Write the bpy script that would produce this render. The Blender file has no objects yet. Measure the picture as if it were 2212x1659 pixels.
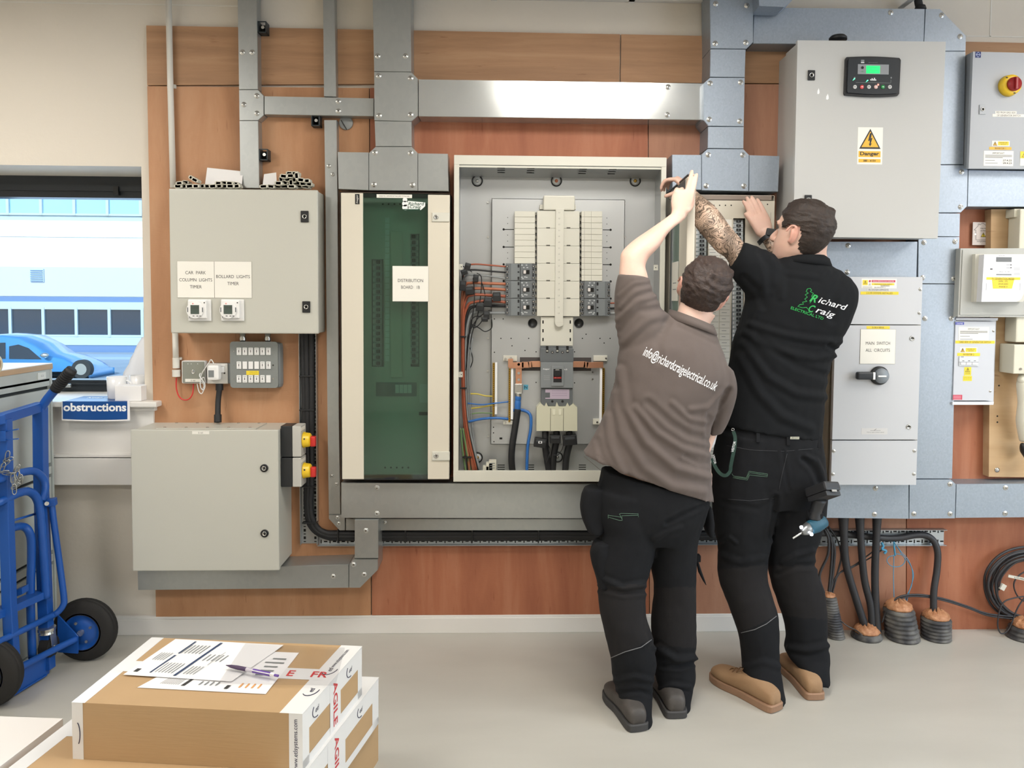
import bpy, bmesh, math, random
from mathutils import Vector, Matrix, noise
from mathutils.bvhtree import BVHTree
random.seed(7)
SC = bpy.context.scene
COL = SC.collection
PI = math.pi
# ------------------------------------------------------------------ camera
CD, CH, FP, CX, CY = 3.375, 1.5, 1650.0, 1147.0, 719.0     # distance to the boarding, eye height, focal length and principal point (px of 2212x1659)
AX = Vector((0.99953785, 0.00535539, 0.02992343)); AY = Vector((-0.0296541, -0.04478375, 0.99855648)); AZ = Vector((-0.00668774, 0.99898235, 0.04460424))
cam = bpy.data.cameras.new('camera'); cam_o = bpy.data.objects.new('camera', cam); COL.objects.link(cam_o)
cam.sensor_width = 36; cam.lens = 36*FP/2212; cam.shift_x = (1106-CX)/2212; cam.shift_y = (CY-829.5)/2212; cam.clip_end = 300
rt = Vector((AX.x, AY.x, -AZ.x)); up = -Vector((AX.y, AY.y, -AZ.y)); bk = -Vector((AX.z, AY.z, -AZ.z))
cam_o.matrix_world = Matrix(((rt.x, up.x, bk.x, 0), (rt.y, up.y, bk.y, -CD), (rt.z, up.z, bk.z, CH), (0, 0, 0, 1)))
SC.camera = cam_o
def ray(u, v):
    a, b, c = u-CX, v-CY, FP
    return Vector((AX.x*a+AX.y*b+AX.z*c, AY.x*a+AY.y*b+AY.z*c, -(AZ.x*a+AZ.y*b+AZ.z*c)))
def W(u, v, d=0.0):            # point seen at (u,v) that stands d metres in front of the plywood boarding
    r = ray(u, v); t = (CD-d)/r.y
    return Vector((r.x*t, -d, CH+r.z*t))
def FZ(u, v, z=0.0):           # point seen at (u,v) on the level plane z
    r = ray(u, v); t = (z-CH)/r.z
    return Vector((r.x*t, -CD+r.y*t, z))
def mpp(d): return (CD-d)/FP   # metres per pixel at that distance
# ------------------------------------------------------------------ world, exposure
SC.view_settings.view_transform = 'Standard'; SC.view_settings.look = 'None'
SC.view_settings.exposure = 0.0; SC.view_settings.gamma = 1.0; SC.view_settings.use_curve_mapping = False
wd = bpy.data.worlds.new('sky'); SC.world = wd; wd.use_nodes = True
wn = wd.node_tree; bg = wn.nodes['Background']
sk = wn.nodes.new('ShaderNodeTexSky'); sk.sky_type = 'NISHITA'; sk.sun_disc = False; sk.sun_elevation = math.radians(28); sk.sun_rotation = math.radians(160); sk.air_density = 1.6; sk.dust_density = 1.0
wn.links.new(sk.outputs[0], bg.inputs[0]); bg.inputs[1].default_value = 0.30
def lamp(name, loc, rot, sx, sy, power, col, spread=None):
    l = bpy.data.lights.new(name, 'AREA'); l.shape = 'RECTANGLE'; l.size = sx; l.size_y = sy; l.energy = power; l.color = col
    if spread: l.spread = spread
    o = bpy.data.objects.new(name, l); o.location = loc; o.rotation_euler = rot; COL.objects.link(o); return o
LAMPS = [(0.42, -1.5), (-2.35, -1.5), (3.1, -1.5), (0.42, -4.2), (-2.35, -4.2), (3.1, -4.2)]
CEIL = 2.80
for i, (lx, ly) in enumerate(LAMPS):
    lamp('ceiling_lamp_light', (lx, ly, CEIL-0.02), (0, 0, 0), 0.86, 0.86, 18.6, (1.0, 0.985, 0.958))
# daylight coming in through the glazing in the right wall, in the wall behind the photographer and the window in view
lamp('daylight_right', (4.45, -3.0, 1.6), (0, math.radians(90), 0), 1.5, 3.4, 76, (0.53, 0.73, 1.0))
lamp('daylight_window', (-2.1, 0.75, 1.55), (math.radians(-90), 0, 0), 1.0, 0.8, 7, (0.70, 0.84, 1.0))
sun = bpy.data.lights.new('sun', 'SUN'); sun.energy = 4.2; sun.angle = 0.01; sun.color = (1, 0.97, 0.92)
so = bpy.data.objects.new('sun', sun); so.rotation_euler = (math.radians(55), 0, math.radians(-20)); COL.objects.link(so)

# ------------------------------------------------------------------ materials
def lin(c):
    if isinstance(c, str): c = [int(c[i:i+2], 16)/255 for i in (0, 2, 4)]
    return tuple((x/12.92 if x <= 0.04045 else ((x+0.055)/1.055)**2.4) for x in c)+(1.0,)
MATS = {}
def mk(name, col, rough=0.5, metal=0.0, var=None, bump=None, emit=None, spec=0.5, trans=None, alpha=None, coat=0, sheen=0):
    if name in MATS: return MATS[name]
    m = bpy.data.materials.new(name); m.use_nodes = True; nt = m.node_tree; b = nt.nodes['Principled BSDF']
    c = lin(col); b.inputs['Base Color'].default_value = c; b.inputs['Roughness'].default_value = rough; b.inputs['Metallic'].default_value = metal
    b.inputs['Specular IOR Level'].default_value = spec
    if coat: b.inputs['Coat Weight'].default_value = coat
    if sheen: b.inputs['Sheen Weight'].default_value = sheen
    tc = None
    def coord(scale):
        nonlocal tc
        if tc is None: tc = nt.nodes.new('ShaderNodeTexCoord')
        mp = nt.nodes.new('ShaderNodeMapping'); mp.inputs['Scale'].default_value = scale; nt.links.new(tc.outputs['Object'], mp.inputs[0]); return mp
    if var:      # (scale xyz, second colour, detail, contrast)
        sc, c2, det, con = var
        n = nt.nodes.new('ShaderNodeTexNoise'); n.inputs['Scale'].default_value = 1; n.inputs['Detail'].default_value = det
        nt.links.new(coord(sc).outputs[0], n.inputs['Vector'])
        r = nt.nodes.new('ShaderNodeValToRGB'); r.color_ramp.elements[0].position = 0.5-con; r.color_ramp.elements[1].position = 0.5+con
        r.color_ramp.elements[0].color = c; r.color_ramp.elements[1].color = lin(c2)
        nt.links.new(n.outputs['Fac'], r.inputs[0]); nt.links.new(r.outputs[0], b.inputs['Base Color'])
    if bump:
        sc, st, det = bump
        n = nt.nodes.new('ShaderNodeTexNoise'); n.inputs['Scale'].default_value = 1; n.inputs['Detail'].default_value = det
        nt.links.new(coord(sc).outputs[0], n.inputs['Vector'])
        bp = nt.nodes.new('ShaderNodeBump'); bp.inputs['Strength'].default_value = st; bp.inputs['Distance'].default_value = 0.01
        nt.links.new(n.outputs['Fac'], bp.inputs['Height']); nt.links.new(bp.outputs[0], b.inputs['Normal'])
    if emit:
        b.inputs['Emission Color'].default_value = lin(emit[0]); b.inputs['Emission Strength'].default_value = emit[1]
    if trans is not None: b.inputs['Transmission Weight'].default_value = trans
    if alpha is not None: b.inputs['Alpha'].default_value = alpha
    MATS[name] = m; return m
def ply(name, c1, c2, c3, stretch=(22, 4, 1.3), seed=0.0):
    m = mk(name, c1, 0.62, bump=((40, 4, 260), 0.05, 2)); nt = m.node_tree; b = nt.nodes['Principled BSDF']
    tc = nt.nodes.new('ShaderNodeTexCoord'); mp = nt.nodes.new('ShaderNodeMapping'); mp.inputs['Scale'].default_value = stretch; mp.inputs['Location'].default_value = (seed, seed, seed)
    nt.links.new(tc.outputs['Object'], mp.inputs[0])
    n = nt.nodes.new('ShaderNodeTexNoise'); n.inputs['Scale'].default_value = 1; n.inputs['Detail'].default_value = 6; n.inputs['Roughness'].default_value = 0.62; n.inputs['Distortion'].default_value = 0.35
    nt.links.new(mp.outputs[0], n.inputs['Vector'])
    r = nt.nodes.new('ShaderNodeValToRGB'); e = r.color_ramp.elements; e[0].position = 0.30; e[0].color = lin(c1); e[1].position = 0.72; e[1].color = lin(c3)
    k = e.new(0.52); k.color = lin(c2)
    nt.links.new(n.outputs['Fac'], r.inputs[0])
    n2 = nt.nodes.new('ShaderNodeTexNoise'); n2.inputs['Scale'].default_value = 1; n2.inputs['Detail'].default_value = 2
    mp2 = nt.nodes.new('ShaderNodeMapping'); mp2.inputs['Scale'].default_value = (60, 4, 9) if stretch[0] > stretch[2] else (9, 4, 60); nt.links.new(tc.outputs['Object'], mp2.inputs[0]); nt.links.new(mp2.outputs[0], n2.inputs['Vector'])
    r2 = nt.nodes.new('ShaderNodeValToRGB'); r2.color_ramp.elements[0].position = 0.23; r2.color_ramp.elements[0].color = (0.62, 0.50, 0.42, 1); r2.color_ramp.elements[1].position = 0.34; r2.color_ramp.elements[1].color = (1, 1, 1, 1)
    nt.links.new(n2.outputs['Fac'], r2.inputs[0])
    mx = nt.nodes.new('ShaderNodeMix'); mx.data_type = 'RGBA'; mx.blend_type = 'MULTIPLY'; mx.inputs[0].default_value = 0.8
    nt.links.new(r.outputs[0], mx.inputs[6]); nt.links.new(r2.outputs[0], mx.inputs[7]); nt.links.new(mx.outputs[2], b.inputs['Base Color'])
    return m
def galv(name, col, col2, rough, spangle):
    m = mk(name, col, rough, 0.72); nt = m.node_tree; b = nt.nodes['Principled BSDF']
    tc = nt.nodes.new('ShaderNodeTexCoord'); mp = nt.nodes.new('ShaderNodeMapping'); mp.inputs['Scale'].default_value = (spangle, spangle, spangle*0.8)
    nt.links.new(tc.outputs['Object'], mp.inputs[0])
    v = nt.nodes.new('ShaderNodeTexVoronoi'); v.inputs['Scale'].default_value = 1; nt.links.new(mp.outputs[0], v.inputs['Vector'])
    r = nt.nodes.new('ShaderNodeValToRGB'); r.color_ramp.elements[0].color = lin(col); r.color_ramp.elements[1].color = lin(col2)
    nt.links.new(v.outputs['Color'], r.inputs[0]); nt.links.new(r.outputs[0], b.inputs['Base Color'])
    n = nt.nodes.new('ShaderNodeTexNoise'); n.inputs['Scale'].default_value = 5; n.inputs['Detail'].default_value = 4; nt.links.new(tc.outputs['Object'], n.inputs['Vector'])
    mr = nt.nodes.new('ShaderNodeMapRange'); mr.inputs['To Min'].default_value = rough-0.06; mr.inputs['To Max'].default_value = rough+0.10
    nt.links.new(n.outputs['Fac'], mr.inputs['Value']); nt.links.new(mr.outputs[0], b.inputs['Roughness'])
    return m
WALL = mk('painted_wall', 'd9d1c4', 0.7, var=((1.1, 1, 1.4), 'd2cabd', 3, 0.25), bump=((38, 38, 38), 0.10, 3))
WALLR = mk('painted_blockwork', 'dcd8cf', 0.7, var=((1.1, 1, 1.4), 'd4d0c6', 3, 0.25), bump=((60, 60, 60), 0.2, 3))
WHITE = mk('white_gloss_paint', 'e0ddd8', 0.38, bump=((12, 12, 12), 0.03, 2))
PLYA = ply('birch_ply_pale', '977253', 'aa8260', 'b5916e', (1.3, 4, 16), 0.3)
PLYB = ply('birch_ply_orange', 'a47450', 'b68661', 'c19571', (6, 4, 1.4), 4.1)
PLYC = ply('mahogany_ply_red', '905339', 'a36547', 'b1785a', (7, 4, .9), 8.8)
PLYD = ply('mahogany_ply_pink', '966650', 'a97a60', 'b68a70', (6, 4, 1.0), 12.5)
MDF = ply('pale_birch_board', 'ad8d66', 'b99a73', 'c2a47e', (1.2, 4, 11), 2.5)
GALV = galv('galvanised_steel', 'abaead', 'b0b3b1', 0.33, 60)
GALVS = galv('smooth_galvanised_steel', 'c6c8c6', 'c8cac8', 0.17, 20)
GALVR = galv('spangled_galvanised_steel', '9ba5b0', 'a4aeba', 0.46, 150)
STEEL = mk('bright_zinc', 'c4c4c0', 0.25, 0.9)
CABG = mk('light_grey_powder_coat', 'bebdb3', 0.36, bump=((700, 700, 700), 0.02, 1))
CABB = mk('cool_grey_powder_coat', 'c3c5c9', 0.38, bump=((700, 700, 700), 0.02, 1))
CREAM = mk('cream_powder_coat', 'd3ccbc', 0.38)
CREAM2 = mk('warm_white_plastic', 'cfcdc1', 0.42)
PVC = mk('white_pvc', 'dcd9d0', 0.35)
WPL = mk('white_plastic', 'e6e5e3', 0.35)
SIGN = mk('engraved_label_white', 'e9e6dd', 0.4)
INK = mk('dark_ink', '33312f', 0.6)
BLACK = mk('black_plastic', '17181a', 0.42)
RUB = mk('black_rubber', '1c1c1e', 0.62)
DGREY = mk('dark_grey_plastic', '5c6062', 0.45)
MGREY = mk('mid_grey_plastic', '7b7f80', 0.45)
PVCG = mk('interior_zinc_plate', 'b4b6b6', 0.36, 0.6)
YEL = mk('label_yellow', 'e8cf35', 0.5)
YELO = mk('switch_yellow', 'efc62a', 0.35)
RED = mk('switch_red', 'c92f2b', 0.35)
LRED = mk('label_red', 'c23a52', 0.5)
BRASS = mk('brass', 'b08d3e', 0.3, 0.9)
COPPER = mk('copper', 'd09a7c', 0.35, 0.75)
WBLUE = mk('blue_insulation', '2f6cb5', 0.4)
WBRN = mk('brown_insulation', 'a0543a', 0.42)
WGRY = mk('grey_insulation', '8b8f90', 0.42)
WYG = mk('yellow_green_insulation', 'c9b64a', 0.42)
WGRN = mk('green_insulation', '6d8a5a', 0.45)
HOLE = mk('dark_void', '1a1917', 0.9)
ORNG = mk('orange_insulation', 'ad6a4c', 0.42)

# ------------------------------------------------------------------ mesh builder
ROOT = {}
def wloc(o): return ROOT.get(o.name, Vector((0, 0, 0))) if o is not None else Vector((0, 0, 0))
def thing(name, label, cat, loc=(0, 0, 0), group=None):
    o = bpy.data.objects.new(name, None); COL.objects.link(o); o.location = loc; o.empty_display_size = 0.05
    o['label'] = label; o['category'] = cat
    if group: o['group'] = group
    ROOT[o.name] = Vector(loc); return o
def tag(o, label=None, cat=None, group=None, kind=None):
    if label: o['label'] = label
    if cat: o['category'] = cat
    if group: o['group'] = group
    if kind: o['kind'] = kind
    return o
_TX = {}
def text_geo(s, bold=0.0, shear=0.0):
    k = (s, bold, shear)
    if k not in _TX:
        c = bpy.data.curves.new('t', 'FONT'); c.body = s; c.size = 1.0; c.offset = bold; c.shear = shear; c.align_x = 'CENTER'; c.resolution_u = 3; c.space_line = 1.0
        o = bpy.data.objects.new('t', c); COL.objects.link(o); bpy.context.view_layer.update()
        me = bpy.data.meshes.new_from_object(o.evaluated_get(bpy.context.evaluated_depsgraph_get()))
        vs = [v.co.copy() for v in me.vertices]; fs = [tuple(p.vertices) for p in me.polygons]
        COL.objects.unlink(o); bpy.data.objects.remove(o); bpy.data.curves.remove(c); bpy.data.meshes.remove(me)
        if vs:
            x0, x1 = min(v.x for v in vs), max(v.x for v in vs); y0, y1 = min(v.y for v in vs), max(v.y for v in vs)
        else: x0 = y0 = 0; x1 = y1 = 1
        _TX[k] = (vs, fs, x0, x1, y0, y1)
    return _TX[k]
class M:
    def __init__(s, *mats): s.v = []; s.f = []; s.m = []; s.s = []; s.mats = list(mats)
    def mi(s, mat):
        if isinstance(mat, int): return mat
        if mat not in s.mats: s.mats.append(mat)
        return s.mats.index(mat)
    def add(s, vs, fs, mat=0, smooth=False):
        n = len(s.v); k = s.mi(mat); s.v += [Vector(p) for p in vs]
        for f in fs: s.f.append([i+n for i in f]); s.m.append(k); s.s.append(smooth)
        return s
    def box(s, x0, x1, y0, y1, z0, z1, mat=0, bev=0.0, seg=2, rot=None):
        if x0 > x1: x0, x1 = x1, x0
        if y0 > y1: y0, y1 = y1, y0
        if z0 > z1: z0, z1 = z1, z0
        bm = bmesh.new(); bmesh.ops.create_cube(bm, size=1.0)
        for v in bm.verts: v.co = Vector((x0+(v.co.x+.5)*(x1-x0), y0+(v.co.y+.5)*(y1-y0), z0+(v.co.z+.5)*(z1-z0)))
        bev = min(bev, 0.45*min(x1-x0, y1-y0, z1-z0))
        if bev > 0: bmesh.ops.bevel(bm, geom=list(bm.edges), offset=bev, segments=seg, profile=0.6, affect='EDGES')
        if rot is not None:
            c = Vector(((x0+x1)/2, (y0+y1)/2, (z0+z1)/2))
            for v in bm.verts: v.co = c+rot @ (v.co-c)
        bm.verts.ensure_lookup_table()
        s.add([v.co.copy() for v in bm.verts], [[v.index for v in f.verts] for f in bm.faces], mat, False); bm.free(); return s
    def bar(s, p, q, w, h, mat=0, bev=0.0, upv=(0, 0, 1)):      # rectangular bar from p to q
        p = Vector(p); q = Vector(q); d = q-p; L = d.length; d.normalize(); u_ = Vector(upv)
        r = d.cross(u_); r = r.normalized() if r.length > 1e-5 else Vector((1, 0, 0)); u_ = r.cross(d)
        t = M(); t.box(-w/2, w/2, 0, L, -h/2, h/2, 0, bev)
        s.add([p+r*v.x+d*v.y+u_*v.z for v in t.v], t.f, mat); return s
    def prism(s, pts, ya, yb, mat=0, bev=0.0):                    # polygon in x,z extruded along y
        n = len(pts); vs = [(p[0], ya, p[1]) for p in pts]+[(p[0], yb, p[1]) for p in pts]
        s.add(vs, [list(range(n)), list(range(2*n-1, n-1, -1))]+[[i, i+n, (i+1) % n+n, (i+1) % n] for i in range(n)], mat); return s
    def rings(s, rs, mat=0, smooth=True, cap=True, closed=False):
        n = len(rs[0]); vs = [p for r in rs for p in r]; fs = []
        for k in range(len(rs)-1 if not closed else len(rs)):
            a = k*n; b = ((k+1) % len(rs))*n
            for i in range(n): j = (i+1) % n; fs.append([a+i, a+j, b+j, b+i])
        if cap and not closed: fs.append(list(range(n-1, -1, -1))); fs.append([(len(rs)-1)*n+i for i in range(n)])
        s.add(vs, fs, mat, smooth); return s
    def cyl(s, p, q, r, r2=None, n=20, mat=0, smooth=True, cap=True):
        p = Vector(p); q = Vector(q); r2 = r if r2 is None else r2; d = (q-p).normalized()
        a = d.cross(Vector((0, 0, 1)) if abs(d.z) < 0.9 else Vector((1, 0, 0))).normalized(); b = d.cross(a)
        rs = [[c+(a*math.cos(2*PI*i/n)+b*math.sin(2*PI*i/n))*rr for i in range(n)] for c, rr in ((p, r), (q, r2))]
        vs = rs[0]+rs[1]; s.add(vs, [[i, (i+1) % n, (i+1) % n+n, i+n] for i in range(n)], mat, smooth)
        if cap: s.add(vs, [list(range(n-1, -1, -1)), [n+i for i in range(n)]], mat, False)
        return s
    def lathe(s, p, axis, prof, n=24, mat=0, smooth=True, cap=True):       # prof: (distance along axis, radius)
        p = Vector(p); d = Vector(axis).normalized(); a = d.cross(Vector((0, 0, 1)) if abs(d.z) < 0.9 else Vector((1, 0, 0))).normalized(); b = d.cross(a)
        s.rings([[p+d*t+(a*math.cos(2*PI*i/n)+b*math.sin(2*PI*i/n))*max(r, 1e-5) for i in range(n)] for t, r in prof], mat, smooth, cap); return s
    def tube(s, pts, r, n=8, mat=0, sub=5, closed=False, cap=True):
        P = curve(pts, sub, closed) if sub > 1 else [Vector(p) for p in pts]
        R = (lambda t: r) if not isinstance(r, (list, tuple)) else (lambda t: _interp(r, t))
        rs = []; prev = None; L = len(P)
        for i, p in enumerate(P):
            t = (P[(i+1) % L]-P[i-1]) if closed else (P[min(i+1, L-1)]-P[max(i-1, 0)])
            t = t.normalized() if t.length > 1e-9 else Vector((0, 0, 1))
            if prev is None: a = t.cross(Vector((0, 0, 1)) if abs(t.z) < 0.9 else Vector((1, 0, 0))).normalized()
            else: a = (prev-t*prev.dot(t)); a = a.normalized() if a.length > 1e-6 else t.orthogonal().normalized()
            prev = a; b = t.cross(a); rr = R(i/max(L-1, 1))
            rs.append([p+(a*math.cos(2*PI*k/n)+b*math.sin(2*PI*k/n))*rr for k in range(n)])
        s.rings(rs, mat, True, cap, closed); return s
    def ball(s, c, r, mat=0, n=14, sc=(1, 1, 1)):
        c = Vector(c); rs = []
        for k in range(n//2+1):
            th = PI*k/(n//2); z = math.cos(th); q = max(math.sin(th), 1e-4)
            rs.append([c+Vector((r*q*math.cos(2*PI*i/n)*sc[0], r*q*math.sin(2*PI*i/n)*sc[1], r*z*sc[2])) for i in range(n)])
        s.rings(rs, mat, True, True); return s
    def text(s, t, c, size, mat=0, w=None, bold=0.0, shear=0.0, rgt=(1, 0, 0), upv=(0, 0, 1), fn=None):   # centred on c, cap height = size
        vs, fs, x0, x1, y0, y1 = text_geo(t, bold, shear)
        k = size/0.72; kx = k if w is None else w/(x1-x0); c = Vector(c); R_ = Vector(rgt); U = Vector(upv); my = (y0+y1)/2; mx = (x0+x1)/2
        pts = [((v.x-mx)*kx, (v.y-my)*k) for v in vs]
        s.add([fn(a, b) if fn else c+R_*a+U*b for a, b in pts], fs, mat); return s
    def build(s, name, parent=None, at=None):
        me = bpy.data.meshes.new(name); o = bpy.data.objects.new(name, me); COL.objects.link(o)
        if parent is None:
            if at is None:
                xs = [p.x for p in s.v]; ys = [p.y for p in s.v]; zs = [p.z for p in s.v]; at = Vector(((min(xs)+max(xs))/2, (min(ys)+max(ys))/2, min(zs)))
            off = Vector(at); o.location = off; ROOT[o.name] = off
        else:
            off = wloc(parent); ROOT[o.name] = off; o.parent = parent
        me.from_pydata([tuple(p-off) for p in s.v], [], s.f)
        for m in s.mats: me.materials.append(m)
        for i, p in enumerate(me.polygons): p.material_index = s.m[i]; p.use_smooth = s.s[i]
        me.update()
        return o
def _interp(a, t):
    x = t*(len(a)-1); i = min(int(x), len(a)-2); f = x-i; return a[i]*(1-f)+a[i+1]*f
def curve(pts, sub=5, closed=False):
    P = [Vector(p) for p in pts]; n = len(P); out = []
    if n < 3 and not closed: return P
    rng = range(n) if closed else range(n-1)
    for i in rng:
        if closed: a, b, c, d = P[i-1], P[i], P[(i+1) % n], P[(i+2) % n]
        else: a, b, c, d = P[max(i-1, 0)], P[i], P[i+1], P[min(i+2, n-1)]
        for k in range(sub):
            t = k/sub; out.append(0.5*((2*b)+(-a+c)*t+(2*a-5*b+4*c-d)*t*t+(-a+3*b-3*c+d)*t**3))
    if not closed: out.append(P[-1])
    return out
def copy_tree(o, loc=None, label=None, group=None):
    c = o.copy(); COL.objects.link(c)
    if loc is not None: c.location = loc
    if label: c['label'] = label
    if group: c['group'] = group
    for ch in list(o.children):
        d = ch.copy(); COL.objects.link(d); d.parent = c
        for g in list(ch.children):
            e = g.copy(); COL.objects.link(e); e.parent = d
    return c
def rect(u0, v0, u1, v1, d):       # x0,x1,z0,z1 of an upright rectangle at distance d whose sides cross those pixels
    um, vm = (u0+u1)/2, (v0+v1)/2
    return W(u0, vm, d).x, W(u1, vm, d).x, W(um, v1, d).z, W(um, v0, d).z
def slab(m, u0, v0, u1, v1, df, db, mat=0, bev=0.0):
    x0, x1, z0, z1 = rect(u0, v0, u1, v1, df); m.box(x0, x1, -df, -db, z0, z1, mat, bev); return x0, x1, z0, z1
def base(u0, v0, u1, v1, d):
    x0, x1, z0, z1 = rect(u0, v0, u1, v1, d); return ((x0+x1)/2, -d/2, z0)
def polyp(pts, d): return [(W(u, v, d).x, W(u, v, d).z) for u, v in pts]
_scr = None
def screw(parent, u, v, d, r=0.0115, name='screw'):
    global _scr
    if _scr is None:
        m = M(STEEL, HOLE); m.lathe((0, 0, 0), (0, -1, 0), [(0, 1), (0.12, 1.0), (0.16, .92), (0.17, .70), (0.30, .66), (0.42, .5), (0.48, .25), (0.48, 0.01)], 18, STEEL)
        m.box(-.34, .34, -.52, -.46, -.06, .06, HOLE); m.box(-.06, .06, -.52, -.46, -.34, .34, HOLE)
        _scr = bpy.data.meshes.new('screw'); _scr.from_pydata([tuple(p) for p in m.v], [], m.f)
        for q in m.mats: _scr.materials.append(q)
        for i, p in enumerate(_scr.polygons): p.material_index = m.m[i]; p.use_smooth = m.s[i]
    o = bpy.data.objects.new(name, _scr); COL.objects.link(o); o.parent = parent; o.location = W(u, v, d)-wloc(parent); o.scale = (r, r*0.8, r)
    o.rotation_euler = (0, random.uniform(0, 3), 0); ROOT[o.name] = wloc(parent); return o
def struct(m, name, at=(0, 0, 0)):
    o = m.build(name, None, at); o['kind'] = 'structure'; return o
# ================================================================== the room
XL, XR, YB = -3.35, 4.5, -7.0
yw = 0.018                     # plaster face, the boarding stands 18 mm off it
wx0, wx1 = XL, W(309, 600, -0.018).x       # window opening
wz0, wz1 = W(200, 872, -0.018).z, W(200, 358.5, -0.018).z
cb = W(1530, 20, 0).x
m = M(WALL)
m.box(XL-0.3, XR, yw, yw+0.35, wz1, 3.3, WALL)
m.box(wx1, cb, yw, yw+0.35, -0.02, wz1, WALL)
m.box(cb, XR, yw, yw+0.35, -0.02, wz1, WALLR)
m.box(XL-0.3, wx1, yw, yw+0.35, -0.02, wz0, WALL)
struct(m, 'wall_back')
m = M(WALLR)      # faint block joints on the high part of the wall
for zz, ua, ub in ((78, 2087, 2320), (4, 0, 515)):
    a, b = W(ua, zz, -yw), W(ub, zz, -yw)
    m.box(a.x, b.x, yw-0.0015, yw, a.z-0.003, a.z+0.003, WALLR)
a = W(2140, 40, -yw); m.box(a.x-0.003, a.x+0.003, yw-0.0015, yw, a.z-0.08, a.z+0.25, WALLR)
struct(m, 'trim_1')
FLOORM = mk('vinyl_floor', 'afaca3', 0.33, var=((1.6, 5, 1), 'b8b5ac', 4, 0.2), bump=((5, 5, 5), 0.04, 3))
nt = FLOORM.node_tree
m = M(FLOORM); m.box(XL-0.2, XR+0.2, YB-0.2, 0.05, -0.1, 0, FLOORM); struct(m, 'floor')
m = M(WHITE); m.box(XL-0.15, XL, YB, yw, -0.02, 3.3, WALL); struct(m, 'wall_left')
m = M(WALL)       # right wall with a long glazed opening
m.box(XR, XR+0.15, YB, -4.9, -0.02, 3.3, WALL); m.box(XR, XR+0.15, -1.1, yw+0.35, -0.02, 3.3, WALL)
m.box(XR, XR+0.15, -4.9, -1.1, -0.02, 0.75, WALL); m.box(XR, XR+0.15, -4.9, -1.1, 2.45, 3.3, WALL); struct(m, 'wall_right')
m = M(WALL)
m.box(XL, XR, YB-0.15, YB, -0.02, 3.3, WALL); struct(m, 'wall_front')
CEILM = mk('ceiling_tile', 'c6c2be', 0.85, bump=((90, 90, 90), 0.15, 3))
GRID = mk('ceiling_grid', 'd2d0cc', 0.6)
m = M(CEILM, GRID)
m.box(XL, cb+0.02, YB, yw, CEIL, CEIL+0.04, CEILM); m.box(cb+0.02, cb+0.05, YB, yw, CEIL, 3.22, CEILM); m.box(cb+0.02, XR, YB, yw, 3.2, 3.25, CEILM)
for k in range(-6, 4): m.box(cb-0.95+k*0.6, cb-0.925+k*0.6, YB, yw, CEIL-0.004, CEIL, GRID)
for k in range(12): m.box(XL, cb, -0.0-k*0.6-0.02, -k*0.6, CEIL-0.004, CEIL, GRID)
struct(m, 'ceiling')
LED = mk('led_diffuser', 'ffffff', 0.4, emit=('fff8ec', 9.0))
for i, (lx, ly) in enumerate(LAMPS):
    t = thing('ceiling_light', 'square white LED ceiling panel %s' % ('over the open switchboard' if i == 0 else 'behind the photographer, one of several'), 'light', (lx, ly, CEIL-0.03), 'LED ceiling panels')
    m = M(WPL); 
    for a in ((-.47, .47, .43, .47), (-.47, .47, -.47, -.43), (-.47, -.43, -.43, .43), (.43, .47, -.43, .43)): m.box(lx+a[0], lx+a[1], ly+a[2], ly+a[3], CEIL-0.03, CEIL-0.004, WPL)
    m.build('frame', t); m = M(LED); m.box(lx-.43, lx+.43, ly-.43, ly+.43, CEIL-0.012, CEIL-0.006, LED); m.build('diffuser', t)
    if i: t['label'] = 'square LED ceiling panel away from the switchboard wall'
# skirting: stands under the boarding up to the men's legs
SKT = W(1200, 1327, 0).z
m = M(WHITE)
m.box(XL, W(1760, 1350, 0).x, -0.006, yw, 0, SKT-0.012, WHITE, 0.002); m.box(XL, W(1760, 1350, 0).x, -0.001, yw, SKT-0.014, SKT, WHITE, 0.004)
struct(m, 'baseboard_back')
# window: reveal soffit, dark frame, sill
REV = 0.37
FR = mk('dark_window_frame', '20262c', 0.45)
fx1 = wx1; gz0, gz1 = W(150, 818, -REV).z, W(150, 430, -REV).z
m = M(FR)
m.box(XL-0.3, fx1, REV-0.06, REV+0.02, gz1, wz1, FR); m.box(XL-0.3, fx1, REV-0.062, REV-0.07, gz1+0.03, gz1+0.06, FR)
m.box(XL-0.3, fx1, REV-0.06, REV+0.02, wz0, gz0, FR); m.box(XL-0.3, fx1, REV-0.075, REV-0.06, gz0-0.02, gz0-0.012, FR)
m.box(XL-0.3, XL-0.1, REV-0.06, REV+0.02, gz0, gz1, FR); m.box(fx1-0.012, fx1, REV-0.06, REV+0.02, gz0, gz1, FR)
a = W(252, 412, -REV+0.07); m.box(a.x-.012, a.x+.012, a.y-0.01, a.y+0.01, a.z-.02, a.z+.02, BLACK)
fr = struct(m, 'window_1')
GLS = bpy.data.materials.new('clear_glass'); GLS.use_nodes = True; nt = GLS.node_tree; nt.nodes.clear()
o_ = nt.nodes.new('ShaderNodeOutputMaterial'); tr = nt.nodes.new('ShaderNodeBsdfTransparent'); gl = nt.nodes.new('ShaderNodeBsdfGlossy'); mx = nt.nodes.new('ShaderNodeMixShader'); lw = nt.nodes.new('ShaderNodeLayerWeight')
tr.inputs[0].default_value = (0.86, 0.94, 1.0, 1); gl.inputs['Roughness'].default_value = 0.02; lw.inputs[0].default_value = 0.25; nt.links.new(lw.outputs['Fresnel'], mx.inputs[0]); nt.links.new(tr.outputs[0], mx.inputs[1]); nt.links.new(gl.outputs[0], mx.inputs[2]); nt.links.new(mx.outputs[0], o_.inputs[0])
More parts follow.
